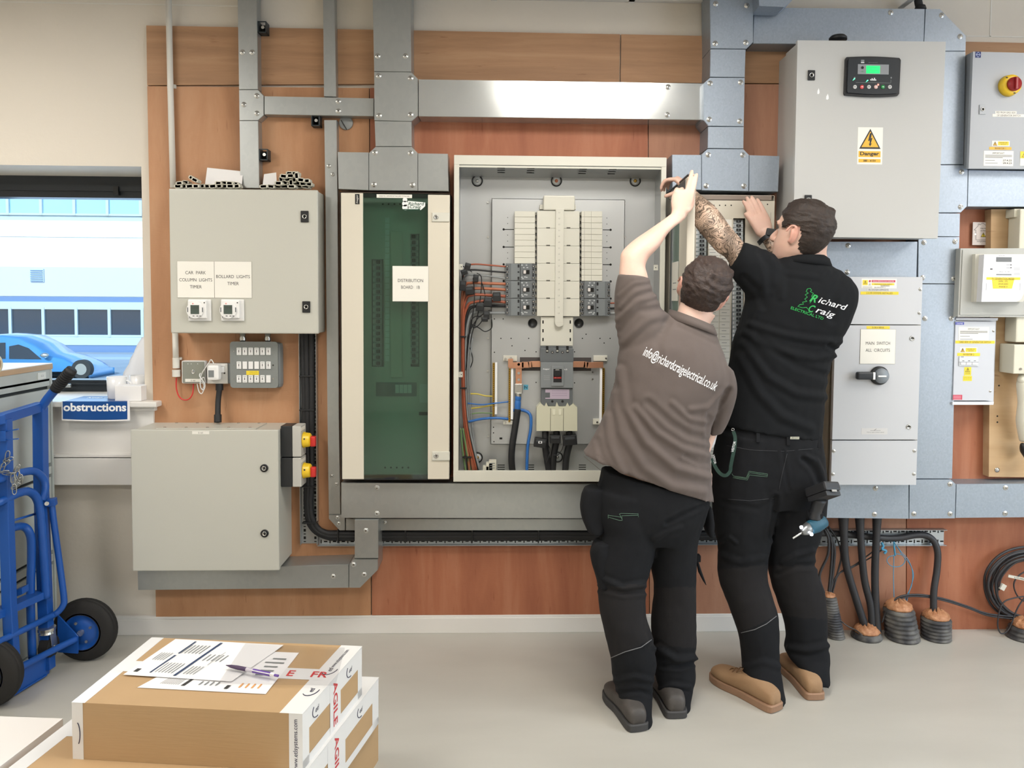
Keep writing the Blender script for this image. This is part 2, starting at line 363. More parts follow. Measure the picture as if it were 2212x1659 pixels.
m = M(GLS); m.box(XL-0.1, fx1-0.012, REV-0.02, REV-0.014, gz0, gz1, GLS); m.build('window_glass', fr)
m = M(STEEL); a = W(146, 833, -REV+0.09)
m.box(a.x-0.035, a.x+0.02, a.y-0.01, a.y+0.004, a.z-0.009, a.z+0.009, STEEL, 0.006); m.bar((a.x-.02, a.y, a.z), (a.x-.05, a.y-.03, a.z-.02), .008, .008, STEEL); m.build('window_handle', fr)
m = M(WHITE)
sx1 = W(338, 874, 0.05).x; zt = W(250, 868, 0.05).z; zb = W(250, 880, 0.05).z
m.box(XL, sx1, -0.052, REV-0.06, zb, zt, WHITE, 0.006); m.box(XL, sx1-0.02, -0.02, yw, zb-0.02, zb, WHITE, 0.003)
m.box(XL, W(330, 930, 0.02).x, -0.012, yw, W(200, 983, .02).z, zb-0.02, WHITE)
struct(m, 'trim_2')
m = M(WHITE); x1 = W(337, 1015, .05).x
m.box(XL, x1, -0.05, yw, W(200, 1048, .05).z, W(200, 990, .05).z, WHITE, 0.003); m.box(XL, x1, -0.05, -0.003, W(200, 988, .05).z, W(200, 983, .05).z, WHITE, 0.001)
struct(m, 'trim_3')
# ------------------------------------------------------------------ boarding
def board(poly, label, mat, d=0.0, th=0.0175, cat='board'):
    m = M(mat); m.prism(polyp(poly, d), -d, -d+th+0.0002, mat); o = m.build('plywood_board'); return tag(o, label, cat, None)
board([(316, 55), (1339.5, 74), (1338, 178), (318, 184)], 'long pale plywood strip along the top of the boarding', PLYA)
board([(1342, 74), (1700, 81), (1700, 180), (1340.5, 178)], 'short pale plywood strip at the top beside the cracked joint', PLYA)
board([(318, 186), (797, 190), (801, 1329), (337, 1335), (336, 1275), (336, 1044), (331, 880)], 'orange plywood board behind the timer and isolator cabinets', PLYB)
board([(799, 190), (1399, 182), (1402, 1327), (803.5, 1329)], 'reddish plywood board behind the open switchboard', PLYC)
board([(1401, 182), (1700, 182), (1957, 438), (1957, 1365), (1760, 1372), (1760, 1325), (1404, 1327)], 'pinkish plywood board behind the two electricians', PLYD)
board([(1959, 442), (2420, 442), (2420, 1366), (1959, 1369)], 'red brown plywood board behind the coiled cable', PLYC)
board([(1702, 82), (2420, 97), (2420, 440), (1959, 440), (1702, 182)], 'pale plywood board behind the generator and solar cabinets', PLYA)
board([(2141, 452), (2300, 452), (2300, 1032), (2136, 1030)], 'thick birch ply panel under the meter box by the white appliance', MDF, 0.05, 0.045)
m = M(PLYC); x0, x1, z0, z1 = rect(2058, 880, 2138, 1032, 0.004); m.box(x0-.05, x1+.03, -0.006, -0.0005, z0-.02, z1+.02, PLYC)
tag(m.build('plywood_board'), 'small dark red plywood infill under the grey solar isolator', 'board')
# screws and knots on the boarding are tiny things held by it
# ------------------------------------------------------------------ outside
CONC = mk('white_render_facade', 'f4f6f8', 0.8); FAC2 = mk('pale_blue_panel', 'cfdde8', 0.7); FAC3 = mk('lavender_blue_panel', 'b3bfd9', 0.7); FACD = mk('blue_fascia', '5c7ba8', 0.7)
FACS = mk('steel_blue_frame', 'a9c2d4', 0.6); GLB = mk('reflective_blue_glazing', '8cc4ea', 0.08, spec=0.8); GLD = mk('dark_glazing', '24364a', 0.12, spec=0.7)
ROAD = mk('tarmac', '8595a5', 0.85, var=((0.6, 0.6, 0.6), '93a2b1', 4, 0.2))
FY = -36.6
def fz(v): return W(150, v, FY).z
fx0, fx9 = W(-900, 600, FY).x, W(1300, 600, FY).x
bt = thing('office_building', 'long white and blue office block across the car park outside', 'building', ((fx0+fx9)/2, 40, -1.4))
m = M(CONC); m.box(fx0, fx9, -FY, -FY+8, -1.4, fz(300), FAC2)
m.box(fx0, fx9, -FY-0.05, -FY, fz(512), fz(477), CONC); m.box(fx0, fx9, -FY-0.04, -FY, fz(640), fz(577), FAC3); m.box(fx0, fx9, -FY-0.06, -FY, fz(652), fz(641), FACD)
m.box(fx0, fx9, -FY-0.10, -FY, fz(664), fz(652), FACS); m.box(fx0, fx9, -FY-0.12, -FY, fz(745), fz(727), FACS); m.box(fx0, fx9, -FY-0.08, -FY, fz(764), fz(745), FACD)
m.box(fx0, fx9, -FY-0.05, -FY, fz(477), fz(466), FACS)
m.build('wall', bt)
for k in range(-8, 14):
    for va, vb, mt, fm in ((466, 395, GLB, FACS), (727, 664, GLD, FACS)):
        ua = 18+k*71.5; a = W(ua, 500, FY).x; b = W(ua+71.5, 500, FY).x
        m = M(fm, mt); m.box(a, b, -FY-0.07, -FY, fz(va), fz(vb), mt); m.box(a, a+0.14, -FY-0.16, -FY, fz(va), fz(vb), fm); m.box(a, b, -FY-0.14, -FY, fz(va), fz(va)+0.10, fm); m.box(a, b, -FY-0.14, -FY, fz(vb)-0.1, fz(vb), fm)
        m.build('window', bt)
m = M(FACS, FACD); a = W(82, 595, FY)
m.box(a.x-.34, a.x+.34, a.y-.1, a.y, a.z-.34, a.z+.34, FACS)
for i in range(6): m.box(a.x-.3, a.x+.3, a.y-.14, a.y-.1, a.z-.30+i*.105, a.z-.26+i*.105, FACD)
m.build('vent_grille', bt)
m = M(ROAD); m.box(-60, 30, 0.5, 60, -1.5, -1.4, ROAD); o = m.build('tarmac_ground'); o['kind'] = 'structure'; o.name = 'floor_outside'
KERB = mk('kerb_concrete', '8fa5c4', 0.8)
a = FZ(250, 771, -1.4); m = M(KERB); m.box(-30, 5, a.y-1.5, a.y, -1.4, -1.28, KERB); o = m.build('trim_4'); o['kind'] = 'structure'
# parked car: body side loft facing the window
CARB = mk('metallic_blue_car_paint', '4a8fca', 0.2, 0.3, coat=0.5)
CG = mk('car_glass', '1e2c3a', 0.08, spec=0.8)
cy = 27-CD
def cp(u, v): return W(u, v, -cy)
ct = thing('car', 'blue hatchback parked in the car park outside the window', 'car', (cp(60, 800).x, cy+0.9, -1.4))
prof = [(-160, 818), (-158, 780), (-140, 768), (-110, 745), (-60, 732), (0, 728), (40, 733), (75, 750), (105, 772), (135, 778), (165, 790), (188, 806), (192, 825)]
m = M(CARB)
for sgn, sc in ((0, 1),):
    P = [(cp(u, v).x, cp(u, v).z) for u, v in prof]
    zb = -1.15; rs = []
    for yy, k in ((0, .0), (.12, .06), (.9, .1), (1.6, .06), (1.75, 0)):
        rs.append([Vector((x, cy+yy, z+(k if z > -0.75 else 0))) for x, z in P]+[Vector((P[-1][0], cy+yy, zb)), Vector((P[0][0], cy+yy, zb))])
    m.rings(rs, CARB, True, True)
m.build('body', ct)
m = M(CG); m.prism([(cp(u, v).x, cp(u, v).z) for u, v in [(-100, 772), (-85, 752), (-30, 741), (12, 740), (12, 775)]], cy-0.012, cy, CG); m.build('side_window', ct)
m = M(CG); m.prism([(cp(u, v).x, cp(u, v).z) for u, v in [(20, 775), (20, 748), (40, 744), (62, 752), (90, 776)]], cy-0.012, cy, CG); m.build('side_window', ct)
m = M(STEEL); a = cp(101, 767); m.ball((a.x, cy-.12, a.z), .13, STEEL, 12, (1.1, .7, .7)); m.build('door_mirror', ct)
for u in (-110, 176):
    a = cp(u, 812); m = M(RUB, STEEL); m.cyl((a.x, cy-.03, -1.06), (a.x, cy+.2, -1.06), .33, None, 24, RUB); m.cyl((a.x, cy-.04, -1.06), (a.x, cy-.03, -1.06), .2, None, 16, STEEL); m.build('wheel', ct)
# ================================================================== metal trunking
def trunk(label, pieces, d, screws=(), mat=None, back=0.0, sr=0.0115):
    mat = mat or GALV
    us = [p[0] for q in pieces for p in q]; vs = [p[1] for q in pieces for p in q]
    t = thing('cable_trunking', label, 'trunking', base(min(us), min(vs), max(us), max(vs), d), 'steel cable trunking on the boarding')
    m = M(mat)
    for q in pieces: m.prism(polyp(q, d), -(d-0.0035), -back-0.0005, mat)
    m.build('channel', t)
    for q in pieces:
        P = polyp(q, d); cx = sum(p[0] for p in P)/len(P); cz = sum(p[1] for p in P)/len(P)
        P = [(x-math.copysign(min(.0009, abs(x-cx)), x-cx), z-math.copysign(min(.0009, abs(z-cz)), z-cz)) for x, z in P]
        l = M(mat); l.prism(P, -d, -(d-0.0035), mat); l.build('lid', t)
    for s in screws: screw(t, s[0], s[1], d, sr)
    return t
def q4(u0, v0, u1, v1): return [(u0, v0), (u1, v0), (u1, v1), (u0, v1)]
trunk('narrow steel trunking rising behind the timer cabinet to the ceiling', [[(512.5, -40), (554.5, -40), (557, 193), (516, 193)], [(516, 194), (557, 194), (569.5, 207), (569.5, 249), (557.5, 260), (517, 260)], [(517, 261), (557.5, 261), (560, 406), (519, 406)]], 0.05,
      [(524, 113), (545, 113), (527, 226), (555, 207), (555, 245)])
trunk('thin horizontal steel trunking linking the two risers above the timer cabinet', [[(571, 207.5), (807, 212), (807, 251), (571, 247)]], 0.052, [(731, 219), (731, 240)])
trunk('slim steel trunking riser passing behind the horizontal link', [[(697, -40), (722, -40), (726, 209), (699.5, 208)]], 0.045)
trunk('slim steel trunking running down between the timer cabinet and the green glazed board', [[(700, 259), (726.5, 259), (729, 420), (732, 900), (735, 1111), (710, 1111), (707, 900), (702.5, 420)], [(710, 1112), (735, 1112), (745, 1112), (745, 1146), (734, 1146), (710, 1120)]], 0.045,
      [(710.5, 359), (719, 377), (717.5, 1029), (726.5, 1046), (729, 1118), (732, 1131)], sr=.009)
trunk('wide steel trunking riser dropping to the head of the green glazed board', [[(804, -40), (887, -40), (888, 155), (808, 154)], [(808, 155), (888, 155.5), (902.5, 170), (902.5, 250), (888.5, 262), (808.5, 260)], [(809, 261), (888.5, 262.5), (889, 316), (811, 316)],
      [(811, 317), (889, 317), (902, 330), (902, 412), (797, 411), (797, 330)], [(729, 328), (796, 329), (796, 411), (731, 408)], [(903, 331), (967, 332), (969, 413), (903, 412)]], 0.10,
      [(816, 121), (876, 121), (818, 164), (887, 169), (819, 250), (887, 248), (810, 330), (887, 331), (808, 399), (891, 400)])
trunk('long bright horizontal steel trunking above the open switchboard', [[(904, 171), (1519, 180), (1518, 259), (904, 251)]], 0.105, [(1443, 188), (1441.5, 248)], GALVS)
trunk('wide steel trunking riser above the two electricians with a cross shaped foot', [[(1533, -40), (1628, -40), (1627, 91), (1612, 105.5), (1535, 104.5)], [(1535, 106), (1611, 106.5), (1609, 167), (1534, 166)], [(1534, 167.5), (1609, 168), (1607, 273), (1530, 272), (1520, 259), (1520, 180)],
      [(1530, 273.5), (1607, 274), (1606, 321), (1529, 320)], [(1529, 321.5), (1606, 322), (1618, 334), (1617, 413), (1516, 411), (1516, 334)], [(1452, 334), (1515, 334.5), (1515, 410), (1453, 408)], [(1619, 335), (1684, 337), (1681, 414), (1618.5, 413)]], 0.14,
      [(1546, 8), (1613, 12), (1545, 94), (1611, 92), (1534, 180), (1600, 178), (1532, 258), (1598, 262), (1530, 334.5), (1604.5, 335), (1525.5, 401.5), (1607, 402)], GALVR)
trunk('big spangled steel trunking along the top of the wall turning down behind the generator cabinet', [[(1629, 16), (1998, 19), (1995, 97), (1627, 94)], [(1999.5, 19), (2030, 19), (2087, 78), (2086, 110), (2020, 110), (1996, 90)], [(2022, 111), (2086, 111), (2081, 355), (2010, 355)],
      [(2000, 356.5), (2081, 356.5), (2091, 367), (2089, 446), (2076, 459), (1990, 459)], [(2092, 367), (2420, 372), (2420, 447), (2090, 446)], [(1995, 460.5), (2074, 461), (2073, 511), (1985, 510)], [(1984, 512), (2073, 512), (2069, 613), (1983, 612)],
      [(1786, 522), (1982, 522), (1980, 600), (1786, 600)], [(1985, 614), (2067, 614), (2057, 1034), (1978, 1034)], [(1965, 1036), (2054, 1035.5), (2065, 1046), (2063, 1120), (1964, 1121)], [(1785, 1044), (1963, 1044), (1963, 1121), (1785, 1119)], [(2066, 1046), (2420, 1044), (2420, 1116), (2064, 1119)]], 0.105,
      [(1924, 27), (2034, 33), (2074, 79), (2077, 371), (2075, 447), (1996, 524), (2063, 522), (1993, 600), (2060, 602), (1998, 688), (2055, 688), (1832, 530.5), (1830, 588), (2052, 1046), (1974, 1110), (2052, 1110), (1891, 1055), (1889, 1111), (2172, 1053.5), (2171, 1109)], GALVR)
m = M(GALVR); x0, x1, z0, z1 = rect(1640, -60, 1710, 14, .25)
m.prism(polyp([(1636, -60), (1760, -60), (1712, 0), (1694, 15), (1640, 13)], .22), -.22, -.12, GALVR)
tag(m.build('cable_trunking'), 'end of a steel trunking offset at the ceiling over the generator cabinet', 'trunking', 'steel cable trunking on the boarding')
trunk('deep steel trunking running under the green glazed board and the open switchboard', [[(737, 1043), (1300, 1046), (1570, 1047), (1570, 1120), (1300, 1120), (737, 1119)]], 0.12, [(814.5, 1053.5), (814.5, 1109)])
trunk('shallow steel trunking tucked below the deep one above the cable tray', [[(747, 1121), (1570, 1121), (1570, 1146), (747, 1146)]], 0.06, [(831, 1128)], sr=.008)
trunk('short steel trunking stub dropping across the cable tray', [[(766, 1123), (817, 1123), (817, 1206), (766, 1206)]], 0.135, [(790.5, 1146)])
trunk('steel trunking elbow and run under the lower isolator cabinet', [[(765, 1208), (816, 1208), (816, 1231), (777, 1270), (754, 1270), (754, 1219)], [(297, 1233.5), (753, 1219.5), (753, 1270), (298, 1275)]], 0.13, [(764, 1219.5), (787, 1241), (720, 1245)])
# ------------------------------------------------------------------ slotted cable trays
TRAY = mk('tray_zinc', 'b9bdbf', 0.35, 0.75)
def tray(label, u0, v0, u1, v1, vertical, n, lip=0.03, name='cable_tray'):
    t = thing(name, label, 'cable tray', base(u0, v0, u1, v1, 0.01), 'perforated cable trays')
    x0, x1, z0, z1 = rect(u0, v0, u1, v1, 0.012); m = M(TRAY, HOLE)
    m.box(x0, x1, -0.004, -0.0005, z0, z1, TRAY)
    if vertical: m.box(x0, x0+.002, -lip, -.0005, z0, z1, TRAY); m.box(x1-.002, x1, -lip, -.0005, z0, z1, TRAY)
    else: m.box(x0, x1, -lip, -.0005, z0, z0+.002, TRAY); m.box(x0, x1, -lip, -.0005, z1-.002, z1, TRAY)
    for k in range(n):
        f = (k+.5)/n
        if vertical:
            z = z0+(z1-z0)*f
            for xx, w, h in ((x0+.014, .010, .012 if k % 2 else .004), (x1-.014, .010, .012 if k % 2 else .004)):
                m.box(xx-w/2, xx+w/2, -.0046, -.0038, z-h/2, z+h/2, HOLE)
        else:
            x = x0+(x1-x0)*f
            for zz, w, h in ((z0+.013, .015 if k % 2 else .005, .006 if k % 2 else .016), (z1-.013, .015 if k % 2 else .005, .006 if k % 2 else .016)):
                m.box(x-w/2, x+w/2, -.0046, -.0038, zz-h/2, zz+h/2, HOLE)
    m.build('perforated_tray', t); return t
tray('upright slotted cable tray between the timer cabinet and the lower trunking', 649, 715, 686, 1175, True, 56)
tray('long slotted cable tray running level under the switchboards', 688, 1146, 1560, 1176, False, 92)
tray('slotted cable tray under the main switch behind the black drop cables', 1700, 1143, 2041, 1177, False, 40)
# black cables clipped in the trays
def cab(name, label, pts, r, mat=RUB, cat='cable', group=None, sub=6, n=10):
    m = M(mat); m.tube([W(*p) if len(p) == 3 else p for p in pts], r, n, mat, sub); return tag(m.build(name), label, cat, group)
for i, (o, rr) in enumerate(((0, .013), (11, .013), (-8, .010))):
    cab('power_cable', ['thick black cable hanging in the upright tray and turning into the level tray', 'thick black cable lying against its twin inside the upright tray', 'thinner black cable along the far side of the upright tray'][i],
        [(662+o, 712, .035), (662+o, 760, .033), (664+o*.9, 850, .03), (664+o*.8, 960, .03), (666+o*.6, 1040, .03), (665+o*.5, 1090, .028), (672+o*.4, 1130-o*.5, .026), (700, 1155-o*.5, .025), (760, 1159-o*.6, .025), (1000, 1159-o*.6, .025), (1280, 1158-o*.6, .025), (1570, 1158-o*.5, .025)], rr, group=None)
m = M(BLACK)
for u, v in ((664, 812), (664, 885), (666, 1050), (670, 1128)): a = W(u, v, .03); m.box(a.x-.032, a.x+.032, a.y-.016, a.y+.014, a.z-.003, a.z+.003, BLACK, .002)
for u, v in ((731, 1157), (876, 1157), (1020, 1157), (1163, 1157)): a = W(u, v, .028); m.box(a.x-.003, a.x+.003, a.y-.014, a.y+.014, a.z-.03, a.z+.03, BLACK, .002)
o = m.build('cable_tie'); tag(o, 'black plastic ties holding the cables to the tray', 'cable tie', None, 'stuff')
# small clamps on the risers
CLMP = mk('dark_steel_clamp', '3c4245', 0.4, .5)
for (u, v), l in (((573, 65), 'dark strut clamp beside the tall riser near the ceiling'), ((576, 337), 'dark strut clamp beside the tall riser over the timer cabinet'), ((687, 264), 'dark strut clamp on the slim riser under the horizontal link')):
    m = M(CLMP, HOLE); a = W(u, v, .0); x, z = a.x, a.z
    m.box(x-.018, x+.018, -.045, -.041, z+.018, z+.022, CLMP); m.box(x-.018, x+.018, -.045, -.0, z-.026, z-.022, CLMP); m.box(x-.018, x-.014, -.045, 0, z-.026, z+.022, CLMP); m.box(x+.014, x+.018, -.045, 0, z-.026, z+.022, CLMP, .001)
    m.box(x-.014, x+.014, -.006, -.001, z-.022, z+.018, HOLE); m.cyl((x, -.02, z), (x, -.034, z), .007, None, 10, STEEL)
    tag(m.build('strut_clamp'), l, 'bracket')
PCT = mk('grey_thermal_disc', '8f9190', 0.5)
m = M(PCT, BLACK); a = W(748, 266, .0); m.lathe((a.x, -.0005, a.z), (0, -1, 0), [(0, .03), (.006, .03), (.008, .027), (.008, .001)], 24, PCT); m.bar((a.x-.02, -.011, a.z+.01), (a.x+.004, -.011, a.z-.03), .003, .003, BLACK)
tag(m.build('junction_disc'), 'small round grey disc fixed to the board under the horizontal link', 'fixing')

# ================================================================== upper left: timer cabinet
t = thing('timer_cabinet', 'large grey steel enclosure holding the two light timers', 'cabinet', base(365, 408, 685, 720, .14))
x0, x1, z0, z1 = rect(366.5, 408.5, 687, 720.5, .14)
m = M(CABG); m.box(x0+.004, x1-.004, -.118, -.001, z0+.002, z1-.002, CABG, .006); m.build('body', t)
m = M(CABG); m.box(x0, x1, -.14, -.119, z0, z1, CABG, .007, 3); dr = m.build('door', t)
def quarterlock(parent, u, v, d, rnd=False, h=.048, w=.033):
    m = M(BLACK, STEEL, HOLE); a = W(u, v, d)
    if rnd: m.lathe((a.x, a.y, a.z), (0, -1, 0), [(0, .0165), (.004, .0165), (.006, .0145), (.004, .009), (.004, .001)], 22, BLACK)
    else: m.box(a.x-w/2, a.x+w/2, a.y-.006, a.y, a.z-h/2, a.z+h/2, BLACK, .003)
    m.lathe((a.x, a.y-.0055, a.z), (0, -1, 0), [(0, .0095), (.0025, .0095), (.003, .008), (.0005, .006), (.0005, .001)], 18, STEEL); m.box(a.x-.0015, a.x+.0015, a.y-.009, a.y-.007, a.z-.005, a.z+.004, HOLE)
    return m.build('lock', parent)
quarterlock(dr, 658.5, 468, .14); quarterlock(dr, 662, 663, .14)
def sign(u0, v0, u1, v1, d, lines, label, capx, parent=None, mat=None, ink=None, name='engraved_sign', th=.002, bold=0.0, wpx=None):
    m = M(mat or SIGN); x0, x1, z0, z1 = rect(u0, v0, u1, v1, d+th)
    m.box(x0-.0007, x1+.0007, -d-th+.0006, -d, z0-.0007, z1+.0007, mk('sign_edge', '8b8578', .6)); m.box(x0, x1, -d-th, -d-th+.001, z0, z1, mat or SIGN, .0003, 1)
    s = mpp(d)
    for i, (txt, v) in enumerate(lines):
        c = W((u0+u1)/2, v, d+th+.0003); w = None
        if wpx and wpx[i]: w = wpx[i]*s
        m.text(txt, (( (x0+x1)/2), c.y, c.z), capx*s, ink or INK, w, bold)
    o = m.build(name, parent)
    if parent is None: tag(o, label, 'sign')
    return o
sign(383, 564.5, 462.5, 643, .14, [('CAR  PARK', 589), ('COLUMN  LIGHTS', 604.5), ('TIMER', 619.5)], 'white engraved sign reading car park column lights timer', 7, wpx=[43, 69, 25])
sign(463.5, 565, 543.5, 643.5, .14, [('BOLLARD  LIGHTS', 597.5), ('TIMER', 612.5)], 'white engraved sign reading bollard lights timer', 7, wpx=[71, 24])
LCD = mk('lcd_grey_green', '4b5750', 0.25)
def timer(u, v, label, tx):
    t = thing('digital_timer', label, 'timer', base(u-24, v-22, u+24, v+24, .14)); s = mpp(.14); a = W(u, v, .14); y = -.14
    m = M(WPL); m.box(a.x-23*s, a.x+25*s, y-.008, y, a.z-24*s, a.z+22*s, WPL, .003); m.build('back_plate', t)
    m = M(WPL); m.box(a.x-21*s, a.x+18*s, y-.022, y-.007, a.z-18*s, a.z+20*s, WPL, .004)
    m.lathe((a.x-5*s, y-.022, a.z-1*s), (0, -1, 0), [(0, 18*s), (.003, 18*s), (.004, 16.5*s), (.0035, .001)], 30, WPL)
    for q in (-21, 10): m.box(a.x+q*s, a.x+(q+2)*s, y-.0262, y-.0255, a.z-5*s, a.z+5*s, DGREY)
    for p in ((14, 15), (-17, -15)): m.cyl((a.x+p[0]*s, y-.021, a.z+p[1]*s), (a.x+p[0]*s, y-.0225, a.z+p[1]*s), 1.4*s, None, 10, INK)
    for q in (-10, -2, 4): m.box(a.x+q*s, a.x+(q+4)*s, y-.0262, y-.0255, a.z-14*s, a.z-12.5*s, INK)
    m.build('body', t)
    m = M(LCD, INK); m.box(a.x-14*s, a.x+4*s, y-.0275, y-.0255, a.z-9*s, a.z+10*s, LCD, .001); m.text(tx, (a.x-3*s, y-.0278, a.z+4.5*s), 5*s, INK, 14*s); m.build('display', t)
    m = M(mk('red_indicator', 'e59a94', .4)); m.cyl((a.x-9*s, y-.0262, a.z+13*s), (a.x-9*s, y-.027, a.z+13*s), 1.6*s, None, 10); m.build('indicator', t)
timer(431.5, 669, 'white digital timer under the column lights sign', '15:05'); timer(502.5, 669, 'white digital timer under the bollard lights sign', '15:05')
# papers and blanking modules lying on top of the cabinet
ztop = W(526, 408, .1).z
PAPER = mk('paper', 'e9e7e6', .7)
def sheet(label, pts, d, tilt=.03, mat=PAPER, th=.0008):
    m = M(mat); P = [W(u, v, d) for u, v in pts]; zt = max(p.z for p in P)
    vs = [Vector((p.x, -d+tilt*(p.z-ztop)/(zt-ztop), p.z)) for p in P]+[Vector((p.x, -d+th+tilt*(p.z-ztop)/(zt-ztop), p.z)) for p in P]
    n = len(P); m.add(vs, [list(range(n)), list(range(2*n-1, n-1, -1))]+[[i, i+n, (i+1) % n+n, (i+1) % n] for i in range(n)], mat); return tag(m.build('paper_sheet'), label, 'paper')
sheet('white paper sheet standing on the timer cabinet beside the riser', [(441.5, 409), (441.5, 359.5), (521, 368), (521, 409)], .07)
sheet('white card standing behind the heap of blanking modules', [(566, 409), (566, 374), (592, 370), (598, 409)], .07)
sheet('folded white leaflet standing among the blanking modules', [(600, 409), (606, 374), (640, 376), (641, 409)], .066)
BLNK = mk('blanking_plastic', 'c9c6b6', .45)
rnd = random.Random(3)
def blank(u, v, rot, L=20, H=10):
    m = M(BLNK, MGREY); s = mpp(.09); c = W(u, v, .09+rnd.uniform(-.03, .025)); R = Matrix.Rotation(rot, 3, 'Y')
    parts = [(-L/2, L/2, -H*.35, H*.35, BLNK), (-L*.34, L*.34, -H*.5, H*.5, BLNK), (-L*.5, -L*.44, -H*.2, H*.2, MGREY), (L*.2, L*.28, -H*.52, H*.3, MGREY)]
    for a, b, e, f, mt in parts:
        t_ = M(); t_.box(a*s, b*s, -.018, .018, e*s, f*s, 0, .0008, 1)
        m.add([c+R @ p for p in t_.v], t_.f, mt)
    return tag(m.build('blanking_module'), 'grey plastic blanking module in the loose heap on the timer cabinet', 'blanking module', 'blanking modules heaped on the timer cabinet')
for k in range(11): blank(388+k*12.5, 403.5, rnd.choice((0, 0, .08, -.1)), 17, 9)
for k, (u, v, r) in enumerate(((391, 397, -.12), (404, 395, .1), (424, 390, .45), (418, 386, .5), (475, 397, .05), (487, 396, 0), (499, 397, .03), (511, 398, .1))): blank(u, v, r, 15, 8)
for k in range(7): blank(572+k*15, 404, rnd.choice((0, .1, -.06)), 18, 8)
for (u, v, r) in ((604, 397, 0), (617, 396, .1), (631, 396, 1.5), (644, 397, .05), (657, 398, -.05), (669, 399, .1), (610, 390, 1.4), (624, 389, 0), (638, 388, 1.55), (652, 390, .1), (664, 392, -.1), (615, 382, .1), (630, 381, 0), (643, 381, 1.5), (640, 376, 0), (628, 376, .05)): blank(u, v, r, 16, 9)
# ------------------------------------------------------------------ conduits
def conduit(label, pts, r, rings=(), mat=PVC, name='plastic_conduit'):
    t = thing(name, label, 'conduit', W(*pts[-1])); m = M(mat); m.tube([W(*p) for p in pts], r, 14, mat, 1); m.build('tube', t)
    for (u, v, d, rr, hh) in rings:
        c = W(u, v, d); m = M(mat); m.cyl(c-Vector((0, 0, hh/2)), c+Vector((0, 0, hh/2)), rr, None, 16, mat); m.build('collar', t)
    return t
t = conduit('tall white plastic conduit from ceiling to the timer cabinet', [(363.5, -40, .02), (368, 184, .02), (374, 406, .02)], .0125)
a = W(368, 185, .02); m = M(PVC); m.box(a.x-.018, a.x+.018, -.012, 0, a.z-.008, a.z+.008, PVC, .002); m.build('saddle_clip', t)
t = conduit('short white plastic conduit below the timer cabinet', [(378.5, 719, .02), (380, 782, .02)], .0125, [(380.5, 784, .02, .0145, .045), (381, 806, .02, .0165, .03), (381, 801, .02, .0175, .004)])
a = W(381, 775, .02); m = M(PVC); m.box(a.x-.018, a.x+.018, -.012, 0, a.z-.006, a.z+.006, PVC, .002); m.build('saddle_clip', t)
for u in (525, 579):
    m = M(STEEL); m.tube([W(u-1, 716, .03), W(u, 741, .03)], .012, 14, STEEL, 1); c = W(u, 735, .03); m.cyl(c, c+Vector((0, 0, .012)), .015, None, 16)
    tag(m.build('steel_conduit'), 'short steel conduit above the %s end of the grid switch box' % ('hinged' if u == 525 else 'far'), 'conduit')

# ------------------------------------------------------------------ router, plug, spur, grid switch box
RTR = mk('router_grey', '87897f', .45)
t = thing('network_node', 'small square grey network box with white rim', 'router', base(391, 779, 447, 829, .03))
m = M(WPL); slab(m, 391.5, 779, 444, 829, .03, .001, WPL, .008); m.build('rim', t)
m = M(RTR, WPL, STEEL); slab(m, 394, 781, 441, 827, .034, .029, RTR, .004); c = W(417, 803.5, .034); m.lathe(c, (0, -1, 0), [(0, .0095), (.001, .0095), (.0012, .007), (.0003, .006), (.0003, .001)], 20, STEEL)
for u, v in ((406, 786), (413, 786), (427, 786)): c = W(u, v, .034); m.cyl(c, c-Vector((0, .0005, 0)), .0016, None, 8, WPL)
m.build('face', t)
m = M(SIGN, INK); slab(m, 400, 818.5, 433.5, 825, .036, .033, SIGN); c = W(417, 822, .0365); m.text('E-160', c, .006, INK); m.build('address_label', t)
t = thing('switched_spur', 'white faced metal clad fused spur with an adaptor plugged in', 'socket', base(447, 785, 500, 830, .045))
m = M(MGREY); slab(m, 448, 785, 499, 829, .04, .001, MGREY, .006); m.build('back_box', t)
m = M(mk('spur_steel', 'c9c7c2', .35, .3), WPL, RED); slab(m, 447, 785, 492, 829, .045, .039, 0, .004); slab(m, 477, 792, 484, 805, .05, .045, WPL, .002); c = W(485, 806, .045); m.cyl(c, c-Vector((0, .001, 0)), .004, None, 10, INK); slab(m, 470, 788, 486, 790, .046, .045, WPL); m.build('face_plate', t)
t = thing('power_adaptor', 'white plug in adaptor with wrapped white lead', 'adaptor', base(446, 786, 474, 824, .08))
m = M(WPL, MGREY); slab(m, 446, 788, 473, 822, .085, .047, WPL, .012); slab(m, 450, 800, 462, 815, .0855, .085, MGREY); m.build('body', t)
m = M(WPL); P = [(462, 786, .09), (456, 777, .09), (450, 786, .08), (440, 800, .07), (434, 812, .06), (433, 822, .06), (438, 826, .055), (441, 838, .05), (436, 850, .045), (430, 846, .045), (426, 830, .035)]
m.tube([W(*p) for p in P], .0022, 8, WPL, 6); m.tube([W(*p) for p in [(433, 806, .055), (431, 812, .065), (438, 822, .065), (443, 832, .06), (440, 842, .055), (434, 838, .06), (433, 824, .06), (440, 815, .055), (443, 826, .05), (437, 843, .05)]], .0021, 8, WPL, 6); m.build('lead', t)
cab('network_cable', 'red network cable looping from the short conduit to the network box', [(381, 816, .02), (381, 838, .02), (386, 855, .025), (396, 863.5, .03), (408, 862, .03), (416, 850, .03), (418, 829, .02)], .0028, RED)
t = thing('grid_switch_box', 'grey metal clad box with three rows of white switch modules', 'switch box', base(497, 738, 606, 840, .06))
m = M(MGREY); slab(m, 500, 740, 607, 839, .055, .001, MGREY, .02); m.build('back_box', t)
HAM = mk('hammertone_grey', '838785', .4, .2, bump=((260, 260, 260), .12, 2))
